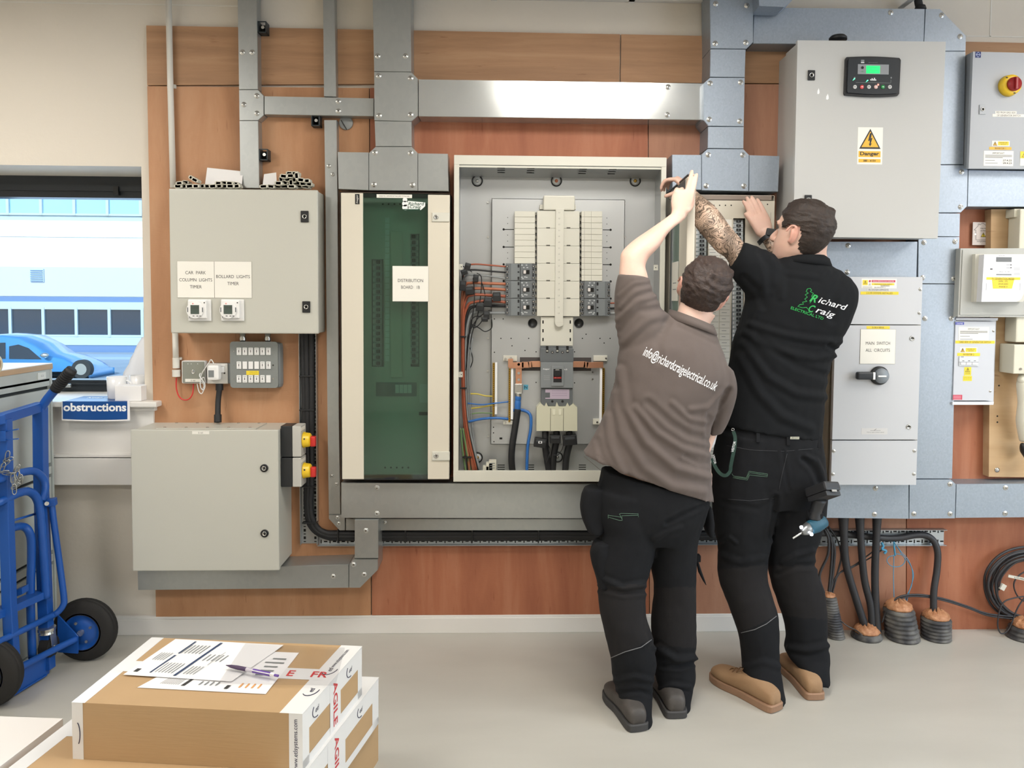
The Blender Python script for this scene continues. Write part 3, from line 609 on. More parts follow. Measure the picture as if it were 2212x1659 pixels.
m = M(HAM, INK); x0, x1, z0, z1 = rect(497, 738, 600.5, 838, .062)
n = 24; R_ = .014; P = []
for cx_, cz_, a0 in ((x1-R_, z1-R_, 0), (x0+R_, z1-R_, 90), (x0+R_, z0+R_, 180), (x1-R_, z0+R_, 270)):
    for k in range(7): a_ = math.radians(a0+k*15); P.append((cx_+R_*math.cos(a_), cz_+R_*math.sin(a_)))
m.prism(P, -.062, -.055, HAM)
for v in (759, 789, 819): c = W(505, v, .062); m.cyl(c, c-Vector((0, .001, 0)), .002, None, 8, STEEL)
c = W(590, 789, .062); m.cyl(c, c-Vector((0, .001, 0)), .0035, None, 8, INK); c = W(590, 818, .062); m.cyl(c, c-Vector((0, .001, 0)), .0035, None, 8, STEEL); m.build('front_plate', t)
for r, v in enumerate((759, 789, 818.5)):
    for k in range(6):
        u = 515.8+k*12.75; m = M(WPL, INK, MGREY); x0, x1, z0, z1 = rect(u-4.8, v-8, u+4.8, v+8, .066); m.box(x0, x1, -.066, -.06, z0, z1, WPL, .0012)
        blankm = (r == 1 and k in (1, 2, 3)) or (r == 2 and k == 5)
        if not blankm:
            m.box((x0+x1)/2-.0012, (x0+x1)/2+.0012, -.0668, -.066, z0+.011, z1-.010, INK); m.box(x0+.004, x1-.004, -.0664, -.066, z1-.006, z1-.0045, MGREY); m.box(x0+.005, x1-.005, -.0664, -.066, z0+.004, z0+.005, MGREY)
        m.build('switch_module', t)
m = M(YEL, INK); slab(m, 532, 801, 559, 810, .0635, .062, YEL); c = W(548, 804, .0637); m.text('WARNING  LIVE PARTS', c, .0028, INK, 18*mpp(.06)); m.text('ISOLATE ELSEWHERE', W(548, 808, .0637), .0024, INK, 18*mpp(.06)); m.build('warning_label', t)
t = thing('flexible_conduit', 'thick black flexible conduit dropping to the lower grey cabinet', 'conduit', W(470, 911, .05))
m = M(RUB); m.tube([W(*p) for p in [(474, 830, .03), (473.5, 845, .033), (471, 870, .04), (470.5, 912, .07)]], [.0125, .0115, .0115, .012], 14, RUB, 8); m.build('tube', t)
for a, b in (((474, 829, .03), (474, 843, .032)), ((470.5, 896, .06), (470.5, 912, .07))): m = M(RUB); m.cyl(W(*a), W(*b), .0155, None, 16, RUB); m.build('gland', t)
# ------------------------------------------------------------------ lower left cabinet with isolators
D2 = .205
t = thing('isolator_cabinet', 'large plain grey steel enclosure with two rotary isolators on its side', 'cabinet', base(283, 928, 600, 1234, D2))
x0, x1, z0, z1 = rect(284, 928.5, 602, 1233, D2)
m = M(CABG); m.box(x0+.004, x1-.004, -D2+.024, -.001, z0+.003, z1-.003, CABG, .004); m.build('body', t)
m = M(CABG); m.box(x0, x1, -D2, -D2+.021, z0, z1, CABG, .004); dr = m.build('door', t)
quarterlock(dr, 571, 1011, D2, True); quarterlock(dr, 572, 1152, D2, True)
m = M(CABG, STEEL); xa, xb = x0+.09, x1-.10; m.box(xa, xb, -.175, -.03, z1-.003, z1+.0015, CABG, .003)
for k in range(5):
    for yy in (-.16, -.045): m.cyl((xa+.03+k*(xb-xa-.06)/4, yy, z1+.001), (xa+.03+k*(xb-xa-.06)/4, yy, z1+.004), .006, None, 10, STEEL)
m.build('gland_plate', t)
m = M(SIGN, INK); slab(m, 415, 931.5, 452, 938, D2+.0008, D2, SIGN); m.text('E-160', W(433.5, 935, D2+.001), .006, INK); m.build('address_label', t)
for i, (va, vb) in enumerate(((916, 983), (984, 1047))):
    t2 = thing('rotary_isolator', 'red and yellow rotary isolator, %s of the pair on the cabinet side' % ('upper' if i == 0 else 'lower'), 'isolator', Vector((x1, -.12, W(630, vb, .1).z)))
    za, zb_ = W(620, vb, .12).z, W(620, va, .12).z
    m = M(mk('isolator_base_black', '26282a', .45)); m.box(x1-.002, x1+.045, -.165, -.085, za+.001, zb_-.001, 0, .003); m.build('base', t2)
    LG = mk('isolator_grey', 'b9b7b0', .45)
    m = M(LG); m.box(x1+.046, x1+.083, -.165, -.085, za+.001, zb_-.001, LG, .004); m.build('cover', t2)
    c = Vector((x1+.083, -.125, (za+zb_)/2)); m = M(YELO, INK)
    m.lathe(c, (1, 0, 0), [(0, .034), (.004, .034), (.008, .031), (.026, .029), (.03, .025), (.03, .001)], 28, YELO); m.box(c.x+.008, c.x+.014, c.y-.0315, c.y-.0295, c.z+.006, c.z+.012, INK); m.build('escutcheon', t2)
    m = M(RED); m.box(c.x+.029, c.x+.052, c.y-.012, c.y+.012, c.z-.028, c.z+.016, RED, .006); m.build('handle', t2)
    m = M(SIGN, INK); m.box(x1+.083, x1+.0838, -.165, -.10, zb_-.022, zb_-.008, SIGN); m.build('rating_label', t2)
# ================================================================== distribution board with the green glazed door
def shell(t, u0, v0, u1, v1, d, mat, th=.0015, db=.001, inner=None):
    x0, x1, z0, z1 = rect(u0, v0, u1, v1, d); m = M(mat)
    m.box(x0, x0+th, -d, -db, z0, z1, mat); m.box(x1-th, x1, -d, -db, z0, z1, mat); m.box(x0, x1, -d, -db, z0, z0+th, mat); m.box(x0, x1, -d, -db, z1-th, z1, mat); m.box(x0, x1, -db-.002, -db, z0, z1, inner or mat)
    m.build('enclosure', t); return x0, x1, z0, z1
BODYD = mk('board_body_brown_grey', '4a3a32', .5)
GG = bpy.data.materials.new('green_tinted_glazing'); GG.use_nodes = True; nt = GG.node_tree; nt.nodes.clear()
o_ = nt.nodes.new('ShaderNodeOutputMaterial'); tr = nt.nodes.new('ShaderNodeBsdfTransparent'); gl = nt.nodes.new('ShaderNodeBsdfGlossy'); mx = nt.nodes.new('ShaderNodeMixShader')
tr.inputs[0].default_value = (0.46, 0.60, 0.545, 1); gl.inputs['Roughness'].default_value = 0.04; gl.inputs[0].default_value = (.85, .95, .9, 1); mx.inputs[0].default_value = .075
nt.links.new(tr.outputs[0], mx.inputs[1]); nt.links.new(gl.outputs[0], mx.inputs[2]); nt.links.new(mx.outputs[0], o_.inputs[0])
MCBM = mk('breaker_light_grey', 'b9c0c2', .4)
_mcb = None
def mcb_col(parent, u, v0, n, step, d, flip=1, w=24):
    """a column of miniature breakers, each a part"""
    s = mpp(d); w = w*s; h = step*s*.94
    global _mcb
    if _mcb is None:
        m = M(MCBM, BLACK, DGREY, WPL); m.box(-.5, .5, -.5, 0, -.5, .5, MCBM, .04, 1); m.box(-.12, .30, -.56, -.49, -.30, .30, BLACK); m.box(-.02, .14, -.74, -.5, -.34, .34, DGREY); m.box(-.46, -.3, -.52, -.49, -.3, .3, WPL)
        _mcb = bpy.data.meshes.new('circuit_breaker'); _mcb.from_pydata([tuple(p) for p in m.v], [], m.f)
        for q in m.mats: _mcb.materials.append(q)
        for i, p in enumerate(_mcb.polygons): p.material_index = m.m[i]
    for k in range(n):
        c = W(u, v0+(k+.5)*step, d); o = bpy.data.objects.new('circuit_breaker', _mcb); COL.objects.link(o); o.parent = parent; o.location = c-wloc(parent); o.scale = (w*flip, .018, h)
def cover(t, x0, x1, z0, z1, d, wins, mat):
    """front cover with rectangular windows cut in it (windows share one z range order: list of (xa,xb,za,zb) sorted by xa, not overlapping in x)"""
    m = M(mat, HOLE); xs = x0
    for xa, xb, za, zb in sorted(wins):
        m.box(xs, xa, -d, -d+.0015, z0, z1, mat); m.box(xa, xb, -d, -d+.0015, z0, za, mat); m.box(xa, xb, -d, -d+.0015, zb, z1, mat); xs = xb
        m.box(xa, xb, -d+.045, -d+.047, za, zb, mat)
    m.box(xs, x1, -d, -d+.0015, z0, z1, mat); return m
t = thing('distribution_board', 'tall cream distribution board with green glazed door labelled distribution board 1B', 'switchboard', base(733, 415, 972, 1038, .15))
x0, x1, z0, z1 = shell(t, 735, 416, 971, 1037, .135, BODYD)
wa = rect(803, 560, 829, 792, .10); wb = rect(881, 505, 906, 792, .10); wc = rect(846, 828, 892, 850, .10)
m = cover(t, x0+.002, x1-.002, z0+.002, z1-.002, .10, [wa, (wb[0]+.012, wb[1], wb[2], wb[3])], CREAM2)
m.box(*rect(843, 500, 869, 816, .108)[:2], -.108, -.10, *rect(843, 500, 869, 816, .108)[2:], CREAM, .004)
m.box(*rect(812, 826, 900, 856, .103)[:2], -.103, -.10, *rect(812, 826, 900, 856, .103)[2:], MGREY)
for k in range(4): q = rect(854+k*9, 831, 862+k*9, 849, .106); m.box(q[0], q[1], -.108, -.10, q[2], q[3], WPL)
for k in range(5): c = W(832+k*12.5, 1010, .1); m.cyl(c, c-Vector((0, .001, 0)), .004, None, 8, HOLE); c = W(827+k*12.5, 441, .1); m.cyl(c, c-Vector((0, .001, 0)), .004, None, 8, HOLE)
for k in range(24): q = rect(832, 470+k*13, 841, 481+k*13, .101); m.box(q[0], q[1], -.101, -.10, q[2], q[3], WPL)
q = rect(906, 830, 926, 870, .101); m.box(q[0], q[1], -.101, -.10, q[2], q[3], WPL); q = rect(905, 890, 926, 897, .102); m.box(q[0], q[1], -.102, -.10, q[2], q[3], INK)
m.build('cover', t)
mcb_col(t, 816, 560, 18, 12.8, .07, 1, 20); mcb_col(t, 896, 505, 22, 12.8, .07, -1, 18)
X0, X1, Z0, Z1 = rect(737.5, 417.5, 971, 1036.5, .16)
ga, gb = W(785, 700, .16).x, W(924, 700, .16).x
dm = M(CREAM, BLACK)
dm.box(X0, ga, -.16, -.138, Z0+.002, Z1, CREAM, .003); dm.box(gb, X1, -.16, -.138, Z0+.002, Z1-.004, CREAM, .003)
dm.box(ga, gb, -.155, -.138, Z0-.002, Z0+.018, BLACK); dm.box(ga, gb, -.155, -.138, Z1-.016, Z1-.002, BLACK)
dr = dm.build('door', t)
m = M(GG); m.box(ga, gb, -.158, -.154, Z0+.003, Z1-.002, GG); m.build('glass_pane', dr)
for v in (469, 985):
    m = M(CREAM2, STEEL, HOLE); q = rect(933, v-10, 971, v+10, .164); m.box(q[0], q[1]+.001, -.166, -.158, q[2], q[3], CREAM2, .006); c = W(942, v, .166); m.lathe(c, (0, -1, 0), [(0, .010), (.002, .010), (.003, .008), (.001, .005), (.001, .001)], 18, STEEL); m.box(c.x-.001, c.x+.001, -.170, -.167, c.z-.005, c.z+.005, HOLE); m.build('latch', dr)
m = M(BLACK, SIGN); q = rect(767, 419, 776.5, 441, .162); m.box(q[0], q[1], -.1615, -.159, q[2], q[3], BLACK, .0005); c = ((q[0]+q[1])/2, -.1618, (q[2]+q[3])/2); m.text(':hager', c, .008, SIGN, .036, rgt=(0, 0, 1), upv=(-1, 0, 0)); m.build('maker_badge', dr)
m = M(SIGN, INK); q = rect(813.5, 420, 890, 427.5, .1595); m.box(q[0], q[1], -.1592, -.1581, q[2], q[3], SIGN); m.text('GENERATOR / SUPPLEMENTARY MAIN SUPPLY TO THIS PANEL', ((q[0]+q[1])/2, -.1595, (q[2]+q[3])/2), .0055, INK, (q[1]-q[0])*.86); m.build('strip_label', dr)
sign(848, 575, 925.5, 651, .1602, [('DISTRIBUTION', 606), ('BOARD   1B', 620.5)], 'white engraved sign reading distribution board 1B on the green glass', 7, wpx=[54, 40])
# sticker with the tree and the name, cut to shape
GRN = mk('logo_green', '23a04a', .5); LW = mk('logo_white', 'f2f2f2', .5); STK = mk('sticker_white', 'e6e9e6', .4); DKG = mk('logo_dark_green', '1d4a35', .5)
def tree_pts():
    return [(-.10, 1.0), (.12, .98), (.28, .80), (.16, .66), (.34, .52), (.20, .40), (.42, .22), (.26, .10), (.52, -.08), (.34, -.16), (.70, -.42), (-.62, -.50), (-.40, -.30), (-.58, -.20), (-.30, -.02), (-.46, .12), (-.22, .26), (-.36, .42), (-.12, .50), (-.26, .66), (-.10, .76), (-.24, .90)]
m = M(STK, GRN, DKG); c = W(893, 440, .1605); s = mpp(.16)
def logo_outline(m, c, s):
    def e(cx, cz, w, h, n=18): return [(c.x+(cx+w*math.cos(2*PI*k/n))*s, c.z+(cz+h*math.sin(2*PI*k/n))*s) for k in range(n)]
    for a in ((-18, 8, 5, 5), (-18, 0, 6, 6), (-17, -8, 7, 6)): m.prism(e(*a), -.1594, -.1581, STK)
    m.prism([(c.x+a*s, c.z+b*s) for a, b in ((-12, -13), (-12, 6), (25, 3), (25, -5), (16, -13))], -.1594, -.1581, STK)
logo_outline(m, c, s)
m.text('Richard', Vector((c.x+6*s, -.1598, c.z+0*s)), 7*s, DKG, 34*s, .012, .2); m.text('Craig', Vector((c.x+4*s, -.1598, c.z-7.5*s)), 6.5*s, DKG, 24*s, .012, .2); m.box(c.x-22*s, c.x+14*s, -.1598, -.1592, c.z-13.5*s, c.z-11.5*s, DKG)
tag(m.build('logo_sticker'), 'white tree and name sticker at the top of the green glass', 'sticker')

# ================================================================== open switchboard
D = .16
t = thing('open_switchboard', 'tall cream switchboard standing open with breakers, copper bars and wiring showing', 'switchboard', base(980, 337, 1437, 1040, D))
x0, x1, z0, z1 = rect(980, 337.5, 1435, 1040.5, D)
ix0, ix1 = W(991, 700, D).x, W(1424, 700, D).x; iz0, iz1 = W(1210, 1019, D).z, W(1210, 357, D).z
m = M(CREAM2)
for b in ((x0, ix0, z0, z1), (ix1, x1, z0, z1)): m.box(b[0], b[1], -D, -D+.012, b[2], b[3]-.008, CREAM2, .002)
for b in ((x0, x1, z0, iz0+.004), (x0, x1, iz1-.002, z1)): m.box(b[0], b[1], -D-.001, -D+.012, b[2], b[3], CREAM2, .002)
m.box(ix0, ix1, -D+.004, -D+.006, iz1-.012, iz1-.001, CREAM2); m.box(ix0, ix1, -D+.003, -D+.005, iz1-.004, iz1-.002, MGREY)
m.box(x0+.003, x0+.0045, -D+.01, -.0005, z0, z1-.004, CREAM2); m.box(x1-.0045, x1-.003, -D+.01, -.0005, z0, z1-.004, CREAM2)
m.box(x0+.003, x1-.003, -D+.01, -.0005, z0, z0+.0015, CREAM2); m.box(x0+.003, x1-.003, -D+.01, -.0005, z1-.006, z1-.0045, CREAM2)
for u in (1056, 1157, 1259, 1361): c = W(u, 334.5, .1); m.cyl((c.x, -.1, z1-.004), (c.x, -.1, z1+.004), .004, None, 8, STEEL)
m.build('frame', t)
bx0, bx1 = W(992, 700, .02).x-.004, W(1424, 700, .02).x+.004
zc = W(1200, 384, .012).z
m = M(PVCG, HOLE)
m.box(bx0-.02, bx1+.02, -.006, -.001, z0+.002, zc+.002, PVCG)
m.add([(ix0-.008, -.006, zc), (ix1+.008, -.006, zc), (ix1+.008, -D+.008, iz1+.004), (ix0-.008, -D+.008, iz1+.004)], [[0, 1, 2, 3]], PVCG)
m.box(ix0-.006, ix0-.004, -D+.01, -.004, z0+.002, iz1, PVCG); m.box(ix1+.004, ix1+.006, -D+.01, -.004, z0+.002, iz1, PVCG)
m.build('back_plate', t)
m = M(HOLE); r_ = (Vector((0, -D+.008, iz1+.004))-Vector((0, -.006, zc)))
for uc in (1082.5, 1146, 1258, 1321.5):
    for k in range(3):
        p = Vector((W(uc, 371, .08).x, 0, 0)); f0 = .35+.17*k; a = Vector((0, -.006, zc))+r_*f0-Vector((0, .001, .001)); b = a+r_*.05
        m.add([(p.x-.016, a.y, a.z), (p.x+.016, a.y, a.z), (p.x+.016, b.y, b.z), (p.x-.016, b.y, b.z)], [[0, 1, 2, 3]], HOLE)
    m.build('vent_grille', t); m = M(HOLE)
for uc in (1082.5, 1146, 1258):
    for k in range(3): c = W(uc, 1004.5+k*4.8, .0062); m.box(c.x-.016, c.x+.016, -.0068, -.006, c.z-.0018, c.z+.0018, HOLE)
    m.build('vent_grille', t); m = M(HOLE)
for u, v, mt in ((1031, 391, STEEL), (1202, 391, ORNG), (1372, 391, BRASS), (1031, 988, BRASS), (1204, 987, STEEL)):
    c = W(u, v, .0065); m = M(BLACK, PVCG, mt); m.lathe(c, (0, -1, 0), [(0, .0245), (.006, .0245), (.006, .0205), (.0005, .0205), (.0005, .001)], 26, BLACK); m.lathe((c.x, c.y-.001, c.z), (0, -1, 0), [(0, .0195), (.001, .0195), (.001, .001)], 24, mk('gasket_white', 'cfd1d0', .5)); m.lathe((c.x, c.y-.002, c.z), (0, -1, 0), [(0, .0075), (.004, .0075), (.006, .004), (.006, .001)], 14, mt); m.build('fixing_grommet', t)
PLT = mk('pan_plate', 'b9bbbb', .38, .55)
m = M(PLT, HOLE, STEEL); X0, X1, Z0, Z1 = rect(1061, 430, 1347, 960, .035)
m.box(X0, X1, -.035, -.033, Z0, Z1, PLT); m.box(X0, X0+.002, -.035, -.007, Z0, Z1, PLT); m.box(X1-.002, X1, -.035, -.007, Z0, Z1, PLT); m.box(X0, X1, -.035, -.007, Z0, Z0+.002, PLT); m.box(X0, X1, -.035, -.007, Z1-.002, Z1, PLT)
def dot(u, v, r=.003): c = W(u, v, .0352); m.cyl(c, c-Vector((0, .0006, 0)), r, None, 8, HOLE)
for v in (470, 483, 508, 521, 546, 558): dot(1096.5, v, .0018)
for v in (471, 484, 509, 522, 546, 559, 584, 596): dot(1311, v, .0018)
for uu, vs_, a, b in ((1088, (495.5, 533.5), 1088, 1110), (1319, (496.5, 534.5, 571.5), 1302, 1319)):
    for v in vs_: dot(uu, v, .0052); c0 = W(a, v, .0352); c1 = W(b, v, .0352); m.box(c0.x, c1.x, -.0362, -.035, c0.z-.0016, c0.z+.0016, HOLE)
for u, v in ((1088, 571), (1088, 607), (1319, 608), (1319, 645)): dot(u, v, .0052)
for u, v in ((1068, 689), (1087, 689), (1082, 731), (1104, 731), (1142, 731), (1106, 747), (1134, 757), (1158, 760), (1068, 761), (1266, 722), (1258, 731), (1296, 731), (1318, 731), (1305, 741), (1241, 760), (1331, 803), (1158, 826), (1241, 827), (1066, 923), (1066, 935), (1067, 954)): dot(u, v, .0028)
for u, v in ((1280, 804), (1280, 819)): c = W(u, v, .0352); m.cyl(c, c-Vector((0, .003, 0)), .004, None, 10, STEEL)
q = rect(1079, 945, 1085, 949, .035); m.box(q[0], q[1], -.0362, -.035, q[2], q[3], HOLE)
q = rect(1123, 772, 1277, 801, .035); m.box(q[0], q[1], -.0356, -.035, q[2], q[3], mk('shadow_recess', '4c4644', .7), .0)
for u in (1150.5, 1250.5): c = W(u, 698, .0352); m.lathe(c, (0, -1, 0), [(0, .0205), (.005, .0205), (.005, .0165), (.0008, .0165), (.0008, .001)], 26, BLACK)
for v in (437, 512, 730, 801, 942):
    for u in ((1054,) if v > 440 else (1054,)): c = W(u, v, .008); m.cyl(c, c-Vector((0, .004, 0)), .005, None, 10, STEEL)
for v in (438, 512): c = W(1349, v, .02); m.cyl(c, c-Vector((0, .004, 0)), .005, None, 10, STEEL)
m.build('pan_plate', t)
# bus bar cover
m = M(CREAM2, INK, HOLE)
def sb(u0, v0, u1, v1, df, db=.034, mat=CREAM2, bev=.001): q = rect(u0, v0, u1, v1, df); m.box(q[0], q[1], -df, -db, q[2], q[3], mat, bev)
sb(1174, 422, 1242, 454, .085, bev=.006); sb(1166, 442, 1174, 452, .06); sb(1242, 442, 1244, 452, .06)
for k in range(6): sb(1160, 455.5+k*38, 1252, 493+k*38, .078, bev=.0012)
for k in range(1, 6):
    for u in (1184, 1228): q = rect(u-4, 454+k*38-1.3, u+4, 454+k*38+1.6, .079); m.box(q[0], q[1], -.0788, -.077, q[2], q[3], mk('catch_dark', '5c5a50', .6))
for k in range(18):
    for u in (1157.5, 1254): sb(u-1.6, 459+k*12.66, u+1.6, 465+k*12.66, .075, .04, mk('cover_notch', '6a685c', .6), 0)
m.build('busbar_cover', t)
m = M(CREAM2, INK); q = rect(1199.5, 450, 1217.5, 697, .088); m.box(q[0], q[1], -.088, -.07, q[2], q[3], CREAM2, .002)
c = W(1208, 697, .088); m.cyl((c.x, -.0876, c.z), (c.x, -.07, c.z), (q[1]-q[0])/2, None, 24, CREAM2)
for k in range(18): m.text('L%d' % (k % 3+1), W(1208-.05*k, 459+k*12.8, .0884), .0055, mk('soft_ink', '6f6d64', .6))
m.build('busbar_spine', t)
m = M(CREAM2, HOLE); q = rect(1168, 684, 1238, 747, .068); m.box(q[0], q[1], -.068, -.034, q[2], q[3], CREAM2, .002)
for k in range(3):
    for u in (1173, 1232): a = rect(u-1.5, 692+k*19, u+1.5, 699+k*19, .069); m.box(a[0], a[1], -.0687, -.067, a[2], a[3], HOLE)
m.build('terminal_cover', t)
for side, ua, ub, n in (('l', 1111.5, 1156, 9), ('r', 1256, 1301, 12)):
    for k in range(n):
        m = M(CREAM2, MGREY); q = rect(ua, 456.2+k*12.6, ub, 468.4+k*12.6, .075); m.box(q[0], q[1], -.075, -.034, q[2], q[3], CREAM2, .0009, 1)
        if side == 'r':
            for uu in (1262, 1277): a = rect(uu, 456.5+k*12.6, uu+.7, 468+k*12.6, .0755); m.box(a[0], a[1], -.0753, -.074, a[2], a[3], mk('soft_line', '9a968a', .6))
        m.build('blanking_plate', t)
BRK = mk('breaker_dark_grey', '686c6e', .42); BRK2 = mk('breaker_mid_grey', '777c7e', .42)
def breaker(ua, ub, va, vb, left):
    q = rect(ua, va, ub, vb-.6, .075); s = mpp(.075); m = M(BRK, BLACK, BRK2, LW)
    def bx(p0, p1, r0, r1, df, mat, bev=0):     # fractions across from the terminal side and up
        xa = q[0]+(q[1]-q[0])*(p0 if left else 1-p1); xb = q[0]+(q[1]-q[0])*(p1 if left else 1-p0); m.box(xa, xb, -df, -.034, q[2]+(q[3]-q[2])*r0, q[2]+(q[3]-q[2])*r1, mat, bev)
    bx(0, 1, 0, 1, .070, BRK, .001); bx(.17, .48, .02, .98, .073, BRK2, .001); bx(.50, .88, .01, .99, .080, BRK, .0015)
    for k in range(3):
        for p, w in ((.05, .045), (.93, .045)):
            xc = q[0]+(q[1]-q[0])*(p if left else 1-p); zc_ = q[2]+(q[3]-q[2])*(.17+.33*k); m.cyl((xc, -.070, zc_), (xc, -.0716, zc_), .0052, None, 12, BLACK); m.cyl((xc, -.0712, zc_), (xc, -.0722, zc_), .003, None, 10, STEEL)
            if k < 2: zc2 = zc_+(q[3]-q[2])*.165; m.cyl((xc, -.070, zc2), (xc, -.0712, zc2), .0042, None, 10, BLACK)
    for r in (.14, .5, .85): bx(.40, .46, r-.09 if r != .5 else r-.04, r+.09 if r != .5 else r+.04, .0737, BLACK)
    for r, p in ((.90, .52), (.90, .67), (.76, .58), (.76, .70), (.20, .52), (.22, .62), (.12, .55), (.2, .68)): bx(p, p+.055, r-.03, r+.03, .0804, mk('print_grey', 'b5b9ba', .6))
    b = m.build('breaker', t)
    m = M(BLACK, LW); xa = q[0]+(q[1]-q[0])*(.58 if left else .22); xb = xa+(q[1]-q[0])*.22; zc_ = (q[2]+q[3])/2
    m.box(xa, xb, -.081, -.0795, zc_-.009, zc_+.009, HOLE); m.box(xa+.002, xa+.013, -.090, -.08, zc_-.0075, zc_+.0075, mk('toggle_grey', 'cfcac6', .4), .001); m.build('toggle', b)
for k in range(3): breaker(1092.5, 1156.5, 569+k*38, 607+k*38, True)
for k in range(2): breaker(1254, 1318.5, 607.5+k*38, 645.5+k*38, False)
# main breaker
m = M(DGREY, BLACK, LW, RED)
MC1 = mk('main_breaker_grey', '7d8183', .42); MC2 = mk('main_breaker_dark', '616567', .42)
def sb2(mm, u0, v0, u1, v1, df, db, mat, bev=.001): q = rect(u0, v0, u1, v1, df); mm.box(q[0], q[1], -df, -db, q[2], q[3], mat, bev); return q
sb2(m, 1167, 753, 1239, 782, .085, .034, MC2, .002); sb2(m, 1168, 748, 1237, 754, .075, .034, MC2)
for u in (1182, 1204, 1226): sb2(m, u-2.5, 748, u+2.5, 762, .086, .07, HOLE, 0); c = W(u, 758, .087); m.cyl(c+Vector((0, .004, 0)), c, .0045, None, 12, STEEL)
for u in (1193, 1215): c = W(u, 761, .0855); m.cyl(c, c-Vector((0, .001, 0)), .0055, None, 14, BLACK); m.cyl(c-Vector((0, .001, 0)), c-Vector((0, .002, 0)), .0028, None, 10, STEEL)
sb2(m, 1168, 782.5, 1238, 838, .092, .034, MC1, .0015); sb2(m, 1191, 791, 1218, 834, .098, .09, MC1, .0015)
sb2(m, 1169, 838.5, 1237, 877, .082, .034, MC2, .0015)
for u, v in ((1193, 867), (1215, 867)): c = W(u, v, .0825); m.cyl(c, c-Vector((0, .001, 0)), .0055, None, 14, BLACK)
m.text(':hager', W(1180, 797.5, .0925), .0055, LW, 15*mpp(.09), .01); m.text('h3', W(1222, 798, .0925), .0055, LW, 6*mpp(.09), .01)
for k in range(3): m.text('------', W(1181, 812+k*4, .0925), .003, LW, 13*mpp(.09))
b = m.build('main_breaker', t)
m = M(BLACK, RED, STEEL); q = sb2(m, 1195.5, 797, 1213.5, 826, .0985, .095, BLACK, 0); sb2(m, 1197, 800, 1212, 813, .112, .098, BLACK, .002); sb2(m, 1196, 814, 1212.5, 818, .100, .098, RED, 0); sb2(m, 1200, 798, 1208, 800, .1, .098, STEEL, 0); m.text('0N OFF', W(1204, 816, .1003), .0025, LW, .022); m.build('toggle', b)
m = M(mk('rating_plate_lilac', 'b3a4b4', .4), INK); q = sb2(m, 1178, 841, 1230, 862, .0835, .08, 0, .001); sb2(m, 1178, 848, 1188, 859, .0838, .08, DGREY, 0)
for k in range(3): q = rect(1192, 844+k*5, 1225, 844.6+k*5, .0838); m.box(q[0], q[1], -.0838, -.083, q[2], q[3], mk('faint_print', '8b7f90', .6))
m.build('rating_plate', b)
SHR = mk('terminal_shroud_cream', 'c9c7b0', .42)
m = M(SHR, mk('shroud_line', '5f5d4c', .6)); s0 = W(1160, 900, .09)
m.prism(polyp([(1168, 871), (1176, 878), (1180, 870), (1184, 878), (1200, 878), (1203, 869), (1207, 878), (1222, 878), (1226, 870), (1230, 878), (1238, 872), (1247, 880), (1247, 931), (1159, 931), (1159, 880)], .09), -.09, -.036, SHR)
for u in (1188.5, 1216.5): q = rect(u, 882, u+1, 931, .0905); m.box(q[0], q[1], -.0905, -.089, q[2], q[3], 1)
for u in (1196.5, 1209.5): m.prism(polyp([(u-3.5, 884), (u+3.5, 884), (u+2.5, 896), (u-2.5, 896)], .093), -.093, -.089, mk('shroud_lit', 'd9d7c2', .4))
m.build('terminal_shroud', t)
# copper neutral links and terminal bars
def part(name, fn, *mats):
    m = M(*mats); fn(m); return m.build(name, t)
def cu2(m):
    for a, b in (((1238, 787), (1263, 787)), ((1262, 787), (1269, 789)), ((1268, 789), (1302, 788))): m.bar(W(a[0]-.8, a[1], .06), W(b[0]+1.2, b[1], .06), .004, .026, COPPER, .0005, upv=(0, 0, 1))
part('copper_link', cu2, COPPER)
def cu(m):
    for pts in ([(1128, 788), (1142, 788), (1148, 786.5), (1167, 786.5)], [(1100, 789), (1130, 789)]):
        for a, b in zip(pts[:-1], pts[1:]): m.bar(W(a[0]-.8, a[1], .06), W(b[0]+1.2, b[1], .06), .004, .026, COPPER, .0005, upv=(0, 0, 1))
    m.bar(W(1120.5, 783, .055), W(1120.5, 834, .055), .027, .004, COPPER, .0005, upv=(0, 1, 0))
    m.bar(W(1103, 775, .058), W(1103, 793, .058), .022, .012, COPPER, .0005, upv=(0, 1, 0))
    for v in (787, 806, 820): c = W(1120.5, v, .058); m.cyl(c, c-Vector((0, .004, 0)), .006, None, 12, STEEL)
    for u, v in ((1103.5, 774), (1103.5, 788), (1092, 775), (1298, 789)): c = W(u, v, .055); m.cyl(c, c-Vector((0, .003, 0)), .005, None, 12, STEEL)
part('copper_link', cu, COPPER, STEEL)
def termbar(u0, u1, v0, v1, wside):
    def f(m):
        s = mpp(.05); q = sb2(m, u0, v0, u1, v1, .055, .04, BRASS, .001); n = int((v1-v0)/4.6)
        for k in range(n): c = W((u0+u1)/2, v0+2.5+k*4.6, .0555); m.cyl(c, c-Vector((0, .001, 0)), .0027, None, 8, mk('brass_dark', '6c5323', .4, .6))
        ua, ub = (u1+.5, u1+5.5) if wside > 0 else (u0-5.5, u0-.5)
        sb2(m, ua, v0-1, ub, v1-6, .056, .04, LW, .0005)
    part('terminal_bar', f, BRASS, LW)
termbar(1064, 1068.5, 784, 901, 1); termbar(1098.5, 1103, 796, 912, 1); termbar(1301, 1306, 795, 920, -1)
